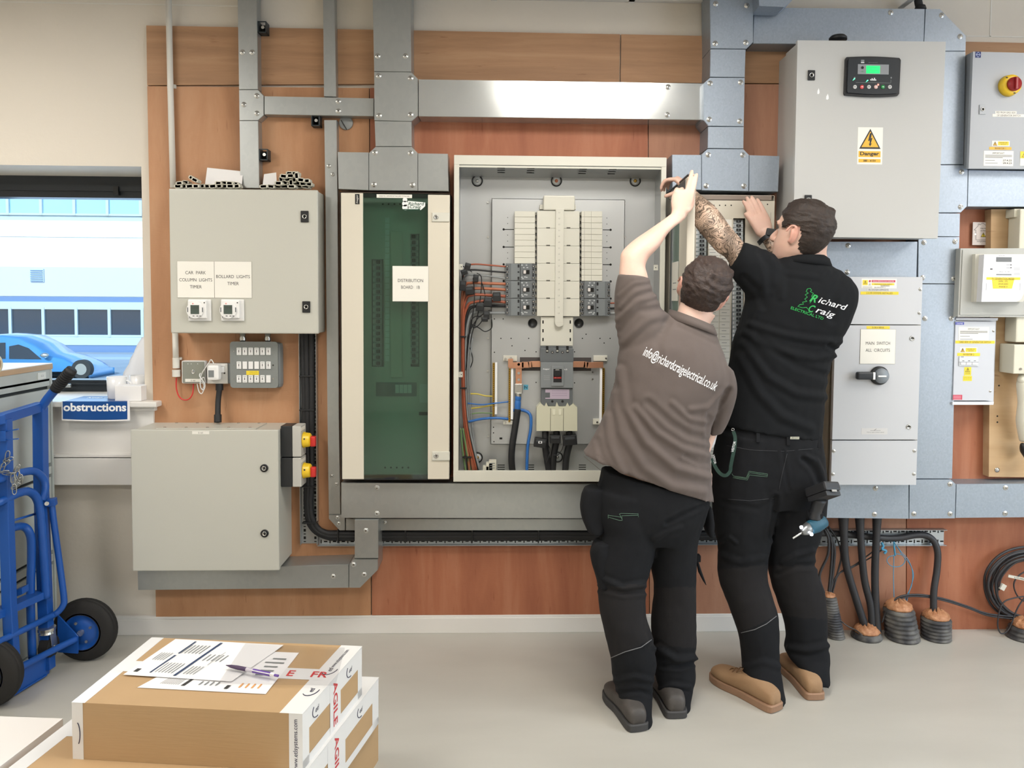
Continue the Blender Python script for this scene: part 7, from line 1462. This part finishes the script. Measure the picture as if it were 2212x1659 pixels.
arm = [sec((1352, 740), (1410, 690), .67, .045), sec((1342, 690), (1412, 660), .675, .048), sec((1337, 640), (1402, 632), .68, .047), sec((1337, 600), (1399, 597), .68, .044), sec((1339.5, 568), (1394, 576), .675, .042), sec((1343, 545), (1402, 556), .665, .043), sec((1366, 521), (1424, 533), .65, .041), sec((1402, 496), (1443, 504), .625, .034), sec((1432, 475), (1461, 487), .60, .027), sec((1450, 461), (1473, 479), .58, .023), sec((1462, 448), (1484, 466), .57, .022)]
m.rings(fill(arm, 5), 0, True)
hw = W(1466, 463, .575); hand(m, hw, Vector((.24, .10, .95)), Vector((-.15, -.97, .15)), Vector((.95, -.1, -.25)), [(.12, .1, .1), (.08, .1, .1), (1.0, 1.1, .9), (1.1, 1.2, .9)], (.35, 1.3, .6), .98, .0)
m.rings(fill([sec((1535, 780), (1570, 805), .64, .04), sec((1542, 840), (1576, 850), .62, .04), sec((1530, 900), (1566, 905), .60, .040), sec((1516, 940), (1544, 945), .60, .034), sec((1504, 985), (1530, 990), .60, .030), sec((1508, 1018), (1530, 1022), .60, .026)], 5), 0, True)
hand(m, W(1523, 1016, .60), Vector((.02, .05, -1)), Vector((.6, -.8, 0)), Vector((-.3, .9, 0)), [(.5, .5, .4)]*4, (.4, .4, .3), .92)
legs_g = ([(1325, 1080, 1418, 1100, .64, .08), (1310, 1151, 1405, 1168, .65, .07), (1300, 1259, 1380, 1265, .67, .06), (1304, 1330, 1397, 1340, .69, .055), (1322, 1421, 1408, 1421, .69, .05), (1345, 1500, 1400, 1520, .69, .04)], [(1418, 1100, 1505, 1100, .62, .08), (1416, 1180, 1505, 1180, .62, .075), (1424, 1276, 1494, 1276, .62, .06), (1418, 1350, 1494, 1350, .615, .052), (1424, 1440, 1488, 1440, .61, .045), (1436, 1500, 1480, 1510, .61, .04)])
for lg in legs_g: m.rings(fill([sec((a, b), (c, d_), e, f) for a, b, c, d_, e, f in lg], 4), 0, True)
EARM = skin('flushed_ear_skin', 'd6a494', 'cc9584')
def is_ear(p, c, R, q): l = R.transposed() @ (p-c)/q; return abs(l.x) > .0735 and -.044 < l.z < .032 and -.034 < l.y < .022
organic(m, 'body', g, [SKA, EARM], .0042, 2, pick=lambda p, c=hc.copy(), R=HR.copy(): 1 if is_ear(p, c, R, 1.03) else 0)
face_bits(g, hc, HR, 1.03); hair(g, hc, HR, 1.03, HAIR1, .011, .004, .007, 3)
m = M(POLO)
tor = [sec((1258, 978), (1540, 1082), .645, .125, p=2.3), sec((1284, 940), (1535, 1018), .65, .128, p=2.3), sec((1311, 876), (1531, 940), .655, .130, p=2.3), sec((1328, 820), (1548, 878), .66, .130, p=2.3), sec((1335, 768), (1572, 826), .66, .128, p=2.3), sec((1344, 732), (1568, 782), .66, .118, p=2.2), sec((1378, 702), (1556, 748), .66, .098), sec((1418, 688), (1549, 727), .66, .080), sec((1440, 680), (1545, 716), .66, .070)]
m.rings(fill(tor, 6), POLO, True)
slv = [sec((1345, 790), (1450, 730), .665, .085), sec((1336, 740), (1444, 690), .668, .085), sec((1329, 690), (1428, 662), .672, .080), sec((1327, 645), (1414, 636), .678, .074), sec((1331, 612), (1405, 612), .68, .069), sec((1335, 592), (1403, 600), .68, .066)]
m.rings(fill(slv, 5), POLO, True)
m.rings(fill([sec((1520, 760), (1582, 800), .65, .075), sec((1532, 810), (1590, 835), .64, .072), sec((1533, 860), (1585, 872), .625, .066), sec((1526, 905), (1570, 912), .605, .060), sec((1522, 935), (1557, 935), .59, .056)], 5), POLO, True)
FG = [([(1338, 715), (1380, 672), (1425, 664)], -.006, 7), ([(1334, 690), (1375, 652), (1414, 640)], .006, 6), ([(1345, 740), (1400, 690), (1440, 680)], .007, 8), ([(1340, 665), (1372, 630), (1402, 622)], .004, 5), ([(1336, 640), (1370, 612), (1400, 607)], .003, 4),
      ([(1338, 800), (1352, 880), (1395, 955), (1460, 1010), (1528, 1030)], .010, 9), ([(1330, 850), (1342, 930), (1392, 1010), (1450, 1050), (1520, 1062)], .008, 10), ([(1372, 880), (1420, 935), (1470, 968), (1530, 985)], .008, 7), ([(1400, 870), (1450, 915), (1490, 940), (1532, 948)], -.007, 8), ([(1452, 870), (1490, 905), (1528, 912)], .006, 6), ([(1480, 985), (1510, 1000), (1533, 1002)], -.006, 5),
      ([(1574, 842), (1552, 868), (1533, 893), (1529, 935)], -.012, 6), ([(1560, 850), (1530, 880), (1490, 885)], .005, 6), ([(1312, 900), (1318, 960), (1345, 1020)], .006, 8), ([(1290, 950), (1300, 985), (1330, 1030)], -.004, 6), ([(1440, 700), (1420, 740), (1425, 780)], -.004, 9), ([(1470, 700), (1500, 712), (1545, 735)], .003, 5), ([(1290, 985), (1330, 1022), (1400, 1058), (1470, 1078)], -.002, 3)]
FG = [(q, w*.72, r) for q, w, r in FG]
po, pb = organic(m, 'polo_shirt', g, [POLO], .0065, 3, FG, rough=.0015)
m = M(POLO)      # collar band with a turned edge
cr = [sec((1447, 668), (1541, 705), .655, .078), sec((1444, 676), (1545, 714), .657, .082), sec((1438, 686), (1548, 724), .66, .088), sec((1441, 688), (1546, 726), .66, .080)]
m.rings([cr[0], cr[1], cr[2], cr[3]], POLO, True, False); m.rings([[p+(p-Vector((sum(q.x for q in r)/len(r), sum(q.y for q in r)/len(r), sum(q.z for q in r)/len(r)))).normalized()*-.004 for p in r] for r in cr[:3]], POLO, True, False); m.build('collar', g)
print_on(pb, 'shirt_print', g, [('info@richardcraigelectrical.co.uk', 1469.5, 799, math.radians(26.5), 22, 174, LW, .006, 0)], [LW])
line_on(pb, 'hem_stitching', g, [[(1262, 986), (1300, 1018), (1340, 1043), (1390, 1062), (1440, 1074), (1495, 1080)]], mk('taupe_thread', '8a7d74', .8), .0008)
def trousers(parent, pel, legs, folds, pick, mats):
    m = M(TRS); m.rings(fill(pel, 5), TRS, True)
    for lg in legs: m.rings(fill([sec((a, b), (c, d_), e, f, p=2.2) for a, b, c, d_, e, f in lg], 5), TRS, True)
    return organic(m, 'work_trousers', parent, mats, .0065, 3, folds, pick, .002)
def inpoly(u, v, P):
    r = False; j = len(P)-1
    for i in range(len(P)):
        if (P[i][1] > v) != (P[j][1] > v) and u < (P[j][0]-P[i][0])*(v-P[i][1])/(P[j][1]-P[i][1])+P[i][0]: r = not r
        j = i
    return r
PAN1 = [(1280, 1268), (1410, 1262), (1424, 1375), (1416, 1378), (1319, 1424), (1300, 1400)]; PAN2 = [(1404, 1270), (1512, 1268), (1512, 1400), (1404, 1395)]
legL = [(1285, 1050, 1440, 1080, .64, .115), (1286, 1110, 1424, 1120, .645, .110), (1297, 1151, 1418, 1165, .65, .100), (1282, 1205, 1408, 1215, .66, .092), (1291, 1259, 1396, 1264, .67, .086), (1295, 1317, 1395, 1325, .68, .080), (1307, 1371, 1411, 1378, .68, .076), (1319, 1421, 1417, 1424, .675, .078), (1326, 1475, 1410, 1482, .67, .076), (1344, 1522, 1406, 1532, .70, .09), (1350, 1545, 1408, 1554, .70, .098)]
legR = [(1400, 1060, 1528, 1080, .62, .110), (1410, 1110, 1520, 1120, .62, .105), (1410, 1165, 1506, 1165, .62, .098), (1407, 1222, 1503, 1222, .615, .090), (1414, 1276, 1502, 1276, .61, .082), (1407, 1337, 1503, 1337, .605, .078), (1409, 1390, 1503, 1390, .60, .076), (1414, 1430, 1500, 1432, .60, .074), (1415, 1462, 1502, 1462, .60, .076), (1428, 1505, 1490, 1508, .61, .085), (1432, 1528, 1490, 1532, .61, .092)]
to, tb_ = trousers(g, [sec((1300, 1010), (1530, 1065), .64, .115, p=2.3), sec((1292, 1060), (1530, 1090), .635, .125, p=2.3), sec((1300, 1120), (1516, 1135), .635, .118, p=2.3), sec((1330, 1165), (1500, 1170), .635, .09, p=2.2)], [legL, legR],
    [([(1300, 1250), (1345, 1270), (1390, 1262)], .007, 6), ([(1296, 1270), (1350, 1282), (1394, 1276)], -.006, 5), ([(1420, 1400), (1460, 1425), (1500, 1422)], .008, 7), ([(1430, 1438), (1470, 1440), (1498, 1430)], -.008, 5), ([(1330, 1470), (1370, 1462), (1408, 1470)], .005, 6), ([(1338, 1498), (1380, 1492), (1405, 1500)], -.005, 5), ([(1440, 1130), (1480, 1110), (1522, 1092)], -.006, 5), ([(1415, 1165), (1440, 1150), (1470, 1140)], .004, 6), ([(1418, 1490), (1450, 1480), (1490, 1485)], .005, 5)],
    lambda p: 1 if inpoly(*px_of(p), PAN1) or inpoly(*px_of(p), PAN2) else 0, [TRS, TRG])
line_on(tb_, 'pocket_stitching', g, [[(1314, 1113), (1341, 1117), (1344, 1122), (1338, 1110), (1342, 1109), (1378, 1110)], [(1314, 1117), (1338, 1124), (1344, 1124), (1343, 1114), (1378, 1113)], [(1378, 1109), (1379, 1117)], [(1314, 1112), (1314, 1120)]], SEAMG, .0009)
line_on(tb_, 'knee_piping', g, [[(1320, 1421), (1350, 1408), (1385, 1398), (1411, 1379)]], PIPE, .0015, 6)
m = M(TRS)
def blob(px, d, th, sc_=None):
    us = [p[0] for p in px]; vs = sorted(set(p[1] for p in px)); rs = []
    for v in vs: r = [p[0] for p in px if p[1] == v]; rs.append(sec((min(r), v), (max(r), v), d, th, 20, p=2.6))
    m.rings(fill(rs, 4), TRS, True)
blob([(1262, 1052), (1310, 1052), (1254, 1075), (1315, 1075), (1255, 1110), (1312, 1110), (1266, 1140), (1306, 1140), (1276, 1151), (1300, 1151)], .66, .045); o, _ = organic(m, 'tool_pouch', g, [TRS], .006, 2, rough=.004)
m = M(TRS); blob([(1520, 1092), (1536, 1092), (1520, 1120), (1540, 1120), (1524, 1150), (1540, 1150), (1532, 1158), (1538, 1158)], .60, .04); organic(m, 'tool_pouch', g, [TRS], .006, 2, rough=.003)
m = M(TRS); blob([(1283, 1168), (1320, 1168), (1275, 1195), (1325, 1195), (1281, 1225), (1325, 1225), (1290, 1262), (1318, 1262), (1292, 1264), (1300, 1264)], .68, .05); organic(m, 'cargo_pocket', g, [TRS], .006, 2, rough=.004)
m = M(TRS); m.box(*[W(1499, 1205, .6).x, W(1513, 1205, .6).x], -.61, -.58, W(1505, 1213, .6).z, W(1505, 1199, .6).z, TRS, .003); m.rings([sec((1503, 1210), (1508, 1210), .6, .01, 10), sec((1508, 1235), (1516, 1235), .6, .008, 10), sec((1518, 1254), (1523, 1254), .6, .006, 10), sec((1524, 1263), (1526, 1264), .6, .003, 10)], TRS, True); m.build('hanging_strap', g)
BOOT = mk('scuffed_dark_boot', '3a3633', .6, var=((20, 20, 20), '4c4743', 3, .2), bump=((60, 60, 60), .1, 3)); SOLD = mk('dark_rubber_sole', '3b3a3a', .7)
shoe(g, (1380, 1581), (1322, 1497), BOOT, SOLD, .95, 1.02); shoe(g, (1462, 1553), (1425, 1478), BOOT, SOLD, 1.0, 1.05)

# ---------------------------------------------------------------- man in the black polo
k = thing('person', 'person in a black polo shirt with tattooed arms and tan shoes bracing the board door', 'person', FZ(1690, 1500))
m = M(SKB)
hc = W(1731, 509, .47); HR = Matrix.Rotation(math.radians(42), 3, 'Z') @ Matrix.Rotation(math.radians(12), 3, 'X') @ Matrix.Rotation(math.radians(4), 3, 'Y'); head(m, hc, HR, 1.06)
m.rings(fill([sec((1698, 520), (1788, 520), .46, .056), sec((1692, 545), (1784, 548), .455, .058), sec((1685, 562), (1792, 568), .455, .066), sec((1660, 590), (1810, 600), .45, .08)], 4), 0, True)
m.rings(fill([sec((1630, 600), (1830, 610), .45, .085), sec((1620, 680), (1830, 690), .45, .09), sec((1600, 760), (1790, 760), .45, .09), sec((1585, 860), (1765, 870), .46, .09), sec((1570, 960), (1760, 965), .47, .10)], 4), 0, True)
m.rings(fill([sec((1665, 600), (1640, 650), .47, .05), sec((1640, 560), (1605, 620), .47, .048), sec((1612, 532), (1582, 580), .46, .046), sec((1596, 512), (1567, 556), .45, .044), sec((1577, 490), (1548, 543), .44, .044), sec((1558, 463), (1519, 510), .42, .043), sec((1540, 442), (1499, 484), .40, .040), sec((1520, 426), (1490, 456), .37, .034), sec((1503, 412), (1484, 436), .34, .027), sec((1494, 404), (1479, 424), .325, .024)], 5), 0, True)
hand(m, W(1494, 414, .32), Vector((-.66, .16, .60)), Vector((.40, -.35, .75)), Vector((-.3, -.9, .1)), [(.75, .75, .5), (.8, .8, .5), (.85, .8, .5), (.9, .8, .5)], (.1, .1, 1.7), .92, .01)
m.rings(fill([sec((1800, 600), (1840, 640), .44, .05), sec((1770, 640), (1830, 660), .38, .05), sec((1730, 640), (1770, 670), .30, .045), sec((1695, 595), (1735, 620), .25, .042), sec((1672, 560), (1712, 575), .23, .038), sec((1655, 535), (1690, 535), .21, .032), sec((1644, 515), (1672, 507), .20, .026), sec((1636, 500), (1664, 490), .19, .024)], 5), 0, True)
hand(m, W(1657, 510, .192), Vector((-.38, .06, .90)), Vector((.1, -1, .1)), Vector((-.9, 0, -.42)), [(.05, .12, .2), (.05, .1, .15), (.05, .1, .15), (.1, .1, .15)], (.2, -.1, .0), 1.03, .004, .029)
legs_k = ([(1560, 960, 1670, 980, .47, .085), (1565, 1100, 1655, 1100, .48, .075), (1568, 1240, 1646, 1235, .50, .06), (1600, 1350, 1668, 1340, .52, .05), (1625, 1440, 1675, 1440, .54, .045), (1640, 1480, 1680, 1480, .55, .04)], [(1670, 980, 1765, 980, .46, .085), (1680, 1100, 1765, 1100, .45, .075), (1675, 1230, 1752, 1230, .45, .06), (1702, 1340, 1772, 1335, .46, .05), (1722, 1400, 1776, 1400, .47, .045), (1738, 1440, 1774, 1440, .48, .04)])
for lg in legs_k: m.rings(fill([sec((a, b), (c, d_), e, f) for a, b, c, d_, e, f in lg], 4), 0, True)
hcB, HRB = hc.copy(), HR.copy()
def pickt(p):
    if is_ear(p, hcB, HRB, 1.06): return 2
    u, v = px_of(p)
    if 1489 < u < 1640 and p.y < -.30 and v < 640: return 1
    if p.y > -.34 and u > 1630 and v > 516 and p.z < W(1650, 516, .2).z: return 1
    return 0
organic(m, 'body', k, [SKB, TAT, EARM], .0042, 2, pick=pickt)
face_bits(k, hc, HR, 1.06); hair(k, hc, HR, 1.06, HAIR2, .011, .005, .004, 9)
m = M(BLACK); c = W(1665, 502, .235); m.box(c.x-.019, c.x+.019, c.y-.006, c.y+.006, c.z-.016, c.z+.016, BLACK, .005, 3, Matrix.Rotation(.2, 3, 'Y') @ Matrix.Rotation(-.25, 3, 'Z'))
a = [W(1662, 508, .232), W(1652, 513, .236), W(1644, 520, .228), W(1639, 526, .205), W(1640, 524, .185), W(1655, 514, .165), W(1672, 503, .18), W(1674, 498, .21)]
for p, q in zip(curve(a, 4)[:-1], curve(a, 4)[1:]): m.bar(p, q+(q-p)*.2, .003, .018, BLACK, 0, upv=(-.5, 0, .8))
tag(m.build('smart_watch'), 'black square watch on the wrist of the hand flat on the board', 'watch')
m = M(BPOLO)
m.rings(fill([sec((1556, 916), (1771, 948), .465, .125, p=2.3), sec((1562, 870), (1776, 890), .46, .125, p=2.3), sec((1575, 800), (1784, 808), .455, .128, p=2.3), sec((1585, 740), (1806, 750), .45, .130, p=2.3), sec((1599, 698), (1831, 700), .45, .130, p=2.3), sec((1611, 655), (1848, 650), .45, .128, p=2.3), sec((1612, 622), (1846, 618), .45, .118, p=2.2), sec((1640, 582), (1822, 592), .452, .100), sec((1675, 562), (1795, 575), .455, .080), sec((1688, 554), (1792, 566), .455, .072)], 6), BPOLO, True)
m.rings(fill([sec((1690, 575), (1660, 680), .46, .088), sec((1668, 548), (1626, 660), .465, .086), sec((1640, 536), (1608, 630), .468, .082), sec((1618, 527), (1588, 605), .465, .076), sec((1606, 523), (1579, 585), .46, .070), sec((1602, 524), (1579, 570), .458, .064)], 5), BPOLO, True)
m.rings(fill([sec((1770, 600), (1845, 640), .44, .085), sec((1780, 640), (1847, 650), .40, .08), sec((1770, 660), (1825, 680), .34, .07), sec((1740, 660), (1790, 690), .28, .062)], 5), BPOLO, True)
FK = [([(1618, 700), (1700, 725), (1760, 735), (1815, 738)], .006, 7), ([(1610, 720), (1690, 760), (1760, 775), (1800, 768)], .006, 8), ([(1605, 745), (1660, 815), (1720, 850), (1782, 858)], .007, 9), ([(1598, 770), (1640, 850), (1690, 900), (1750, 925)], .007, 10), ([(1640, 730), (1720, 790), (1785, 812)], -.005, 8), ([(1790, 745), (1806, 756), (1812, 765)], -.008, 5), ([(1608, 600), (1635, 625), (1650, 660)], -.004, 8), ([(1642, 545), (1660, 575), (1665, 620)], -.005, 8), ([(1668, 556), (1690, 590), (1688, 640)], .004, 8), ([(1822, 600), (1800, 640), (1798, 690)], -.006, 9), ([(1650, 640), (1630, 690), (1618, 740)], .004, 9), ([(1790, 585), (1770, 600), (1700, 590)], .003, 6)]
bo, bb = organic(m, 'polo_shirt', k, [BPOLO], .0065, 3, FK, rough=.0015)
m = M(BPOLO); cr = [sec((1694, 552), (1778, 552), .452, .078), sec((1688, 556), (1789, 560), .453, .084), sec((1681, 565), (1794, 575), .455, .092), sec((1684, 568), (1791, 578), .455, .084)]
m.rings(cr, BPOLO, True, False); m.rings([[p+(p-Vector((sum(q.x for q in r)/len(r), sum(q.y for q in r)/len(r), sum(q.z for q in r)/len(r)))).normalized()*-.004 for p in r] for r in cr[:3]], BPOLO, True, False); m.build('collar', k)
print_on(bb, 'shirt_print', k, [('R', 1757.5, 644.5, .26, 17, 16, GRN, .02, .4), ('ichard', 1799, 656, .28, 13.5, 64, LW, .006, .3), ('C', 1753.5, 667, .26, 16, 14, GRN, .02, .4), ('raig', 1782.5, 677, .30, 13.5, 43, LW, .006, .3), ('ELECTRICAL LTD', 1743.5, 676.5, .33, 6.2, 74, GRN, .012, 0)], [GRN, LW])
line_on(bb, 'tree_logo', k, [[(1744, 624), (1750, 623), (1753, 627), (1750, 630), (1757, 634), (1753, 640), (1756, 645), (1752, 651), (1749, 655)], [(1744, 624), (1741, 630), (1746, 633), (1739, 637), (1744, 642), (1738, 646), (1743, 651), (1733, 653), (1736, 657), (1728, 658), (1723, 662), (1733, 665), (1742, 664), (1745, 668)]], GRN, .0013, 2)
legL = [(1552, 930, 1690, 950, .47, .115), (1540, 1000, 1688, 1010, .47, .118), (1539, 1060, 1682, 1070, .475, .112), (1543, 1140, 1668, 1145, .48, .100), (1552, 1180, 1661, 1185, .485, .094), (1552, 1245, 1655, 1240, .49, .086), (1566, 1288, 1667, 1288, .50, .080), (1585, 1338, 1678, 1325, .51, .076), (1596, 1372, 1681, 1365, .52, .074), (1603, 1412, 1681, 1409, .525, .074), (1606, 1455, 1686, 1460, .55, .085), (1620, 1496, 1692, 1504, .56, .10)]
legR = [(1650, 950, 1770, 940, .46, .112), (1655, 1000, 1778, 995, .46, .116), (1662, 1060, 1783, 1055, .455, .110), (1664, 1115, 1779, 1115, .45, .102), (1661, 1160, 1768, 1160, .45, .094), (1660, 1205, 1757, 1200, .45, .088), (1663, 1240, 1764, 1238, .45, .084), (1673, 1278, 1779, 1278, .45, .080), (1691, 1330, 1784, 1335, .455, .076), (1700, 1372, 1785, 1377, .46, .075), (1697, 1408, 1790, 1413, .465, .074), (1722, 1440, 1787, 1442, .49, .082), (1730, 1458, 1786, 1466, .495, .092)]
PAN3 = [(1540, 1232), (1660, 1220), (1682, 1318), (1676, 1332), (1600, 1366), (1585, 1360)]; PAN4 = [(1655, 1222), (1790, 1222), (1792, 1340), (1690, 1330)]
to, tk = trousers(k, [sec((1566, 905), (1768, 930), .465, .112, p=2.3), sec((1553, 960), (1775, 965), .465, .124, p=2.3), sec((1543, 1040), (1780, 1040), .465, .122, p=2.3), sec((1560, 1090), (1770, 1090), .465, .10, p=2.2)], [legL, legR],
    [([(1690, 1215), (1720, 1200), (1756, 1190)], .007, 6), ([(1680, 1240), (1720, 1222), (1760, 1222)], -.006, 6), ([(1705, 1400), (1745, 1405), (1786, 1395)], .008, 7), ([(1560, 1200), (1600, 1215), (1650, 1205)], .005, 7), ([(1558, 1170), (1575, 1160), (1590, 1172)], .006, 4), ([(1670, 1078), (1640, 1100), (1560, 1085)], -.003, 6), ([(1675, 1075), (1672, 1110), (1665, 1160)], -.010, 6), ([(1740, 985), (1765, 995), (1776, 1020), (1779, 1040)], .006, 5), ([(1735, 992), (1755, 1010), (1768, 1040)], -.007, 6), ([(1690, 975), (1700, 1040), (1705, 1060)], -.003, 4), ([(1610, 1440), (1650, 1430), (1682, 1440)], .004, 7)],
    lambda p: 1 if inpoly(*px_of(p), PAN3) or inpoly(*px_of(p), PAN4) else 0, [TRS, TRG])
line_on(tk, 'pocket_stitching', k, [[(1581, 1023), (1584, 1028), (1612, 1032), (1618, 1018), (1658, 1024), (1657, 1030), (1619, 1026), (1614, 1037), (1583, 1032)], [(1583, 1030), (1613, 1034), (1619, 1021), (1657, 1027)]], SEAMG, .0009)
line_on(tk, 'knee_piping', k, [[(1601, 1367), (1630, 1360), (1655, 1348), (1677, 1331)]], PIPE, .0014, 6)
line_on(tk, 'yoke_seam', k, [[(1570, 962), (1620, 972), (1690, 975), (1770, 968)], [(1572, 1078), (1620, 1082), (1672, 1076)], [(1700, 980), (1688, 1030), (1682, 1060)]], mk('black_seam', '2c2d31', .7), .0012)
m = M(TRS)
for u, v0, v1 in ((1637, 934, 956), (1702, 942, 962), (1768, 944, 968)): a, b = on(tk, u, v0, .004), on(tk, u, v1, .004); m.bar(a, b, .014, .004, TRS, .001, upv=(0, 1, 0))
m.build('belt_loop', k)
m = M(mk('tag_cream', 'b9b8a8', .7), INK); a = on(bb, 1714, 944.5, .002); s = mpp(.58); m.box(a.x-10*s, a.x+10*s, a.y-.001-.01, a.y-.01, a.z-3*s, a.z+2.5*s, 0, .0004); m.text('Jacson', (a.x, a.y-.0125, a.z), 3*s, INK, 16*s, 0, .3); m.build('waistband_tag', k)
TAN = mk('tan_nubuck', 'a0805f', .75, var=((14, 14, 14), '937353', 3, .2), bump=((300, 300, 300), .1, 2)); TSO = mk('tan_rubber_sole', '94735a', .65)
shoe(k, (1678, 1537), (1543, 1462), TAN, TSO, .95, 1.02, True); shoe(k, (1762, 1513), (1697, 1434), TAN, TSO, .95, 1.0, True)
# lanyard with visitor card hanging from the hip
LAN = mk('green_lanyard', '1a3a30', .5)
t = thing('lanyard', 'dark green visitor lanyard looped at the hip of the man in black', 'lanyard', W(1570, 1030, .60))
def ribbon(m, pts, w, mat):
    C_ = curve([W(*p) for p in pts], 6); 
    for i in range(len(C_)-1):
        a, b = C_[i], C_[i+1]; d0 = (b-a).normalized(); s0 = d0.cross(Vector((0, 1, 0))).normalized()*w/2; m.add([a-s0, a+s0, b+s0+d0*.001, b-s0+d0*.001], [[0, 1, 2, 3]], mat)
m = M(LAN); ribbon(m, [(1584, 932, .605), (1588, 945, .605), (1587, 965, .61), (1583, 985, .61), (1579, 1005, .61), (1577, 1018, .61), (1568, 1027, .61), (1556, 1023, .605), (1545, 1008, .60), (1539, 990, .60)], .013, LAN)
m.text('VISITOR', W(1584.5, 965, .613), .0095, LW, .040, .005, rgt=(.22, 0, 1), upv=(-1, 0, .22)); m.text('VISITOR', W(1543, 992, .605), .0085, LW, .034, .005, rgt=(.25, 0, -1), upv=(1, 0, .25)); m.build('strap', t)
m = M(STEEL); m.tube([W(1583, 928, .6)+Vector((.005*math.cos(a_*PI/6), 0, .005*math.sin(a_*PI/6))) for a_ in range(12)], .0013, 6, STEEL, 1, closed=True); m.build('clip_ring', t)
m = M(mk('pass_card', 'd9dde2', .4)); m.prism(polyp([(1536, 938), (1552, 929), (1544, 960), (1526, 987)], .59), -.59, -.588, 0); m.build('visitor_card', t)
# ---------------------------------------------------------------- impact driver holstered at the thigh
t = thing('impact_driver', 'cordless impact driver hanging upside down at the thigh with its work light on', 'power tool', W(1760, 1170, .62)); BTK = mk('battery_black', '27282b', .45); TEAL = mk('tool_teal', '1d5166', .5)
c = W(1777, 1060, .63); Rb = Matrix.Rotation(math.radians(28), 3, 'Z') @ Matrix.Rotation(math.radians(-28), 3, 'X') @ Matrix.Rotation(math.radians(8), 3, 'Y')
def rb(m, x0, x1, y0, y1, z0, z1, mat, bev): q = M(); q.box(x0, x1, y0, y1, z0, z1, 0, bev, 2); m.add([c+Rb @ p for p in q.v], q.f, mat)
m = M(BTK, MGREY); rb(m, -.038, .038, -.052, .052, -.012, .022, BTK, .008); rb(m, -.036, .036, -.046, .048, -.030, -.012, BTK, .004); rb(m, -.012, .012, -.0535, -.050, -.018, -.010, mk('latch_grey', '9a9894', .4), .001)
for kk in range(3): rb(m, .0375, .0395, -.03+kk*.026, -.012+kk*.026, -.004, .004, mk('battery_rib', '6f7072', .4), .0005)
m.build('battery', t)
m = M(mk('battery_label', 'd8cfc8', .5), RED, INK); rb(m, -.026, .024, -.024, .026, .0215, .0228, 0, .0002); rb(m, -.004, .012, -.006, .012, .0226, .0232, mk('label_salmon', 'cf8f78', .5), 0); rb(m, -.022, -.008, -.02, -.004, .0226, .0232, mk('label_text_grey', '9d948e', .5), 0); m.build('label', t)
m = M(BTK); m.tube([W(1770, 1078, .62), W(1763, 1102, .61), W(1760, 1122, .61)], [.026, .021, .024], 16, BTK, 5); m.build('grip', t)
m = M(TEAL, BTK); m.tube([W(1780, 1126, .60), W(1763, 1134, .615), W(1748, 1141, .625)], [.022, .028, .024], 18, TEAL, 4); m.build('motor_housing', t)
m = M(mk('gear_case_silver', '8d8f90', .3, .7)); m.tube([W(1750, 1139, .62), W(1740, 1145, .63), W(1731, 1150, .635)], [.024, .020, .011], 16, 0, 4); m.build('nose', t)
m = M(STEEL); m.cyl(W(1731, 1151, .636), W(1712, 1163, .645), .004, None, 8, STEEL); m.build('driver_bit', t)
LGT = mk('work_light_led', 'ffffff', .3, emit=('eef4ff', 14))
for u, v in ((1731, 1139), (1753, 1154)): m = M(LGT); m.ball(W(u, v, .655), .0062, LGT, 12); m.build('work_light', t)
m = M(TRS); m.rings(fill([sec((1745, 1105), (1778, 1108), .60, .03, 16), sec((1742, 1125), (1774, 1128), .60, .03, 16)], 3), TRS, True); m.build('holster', t)
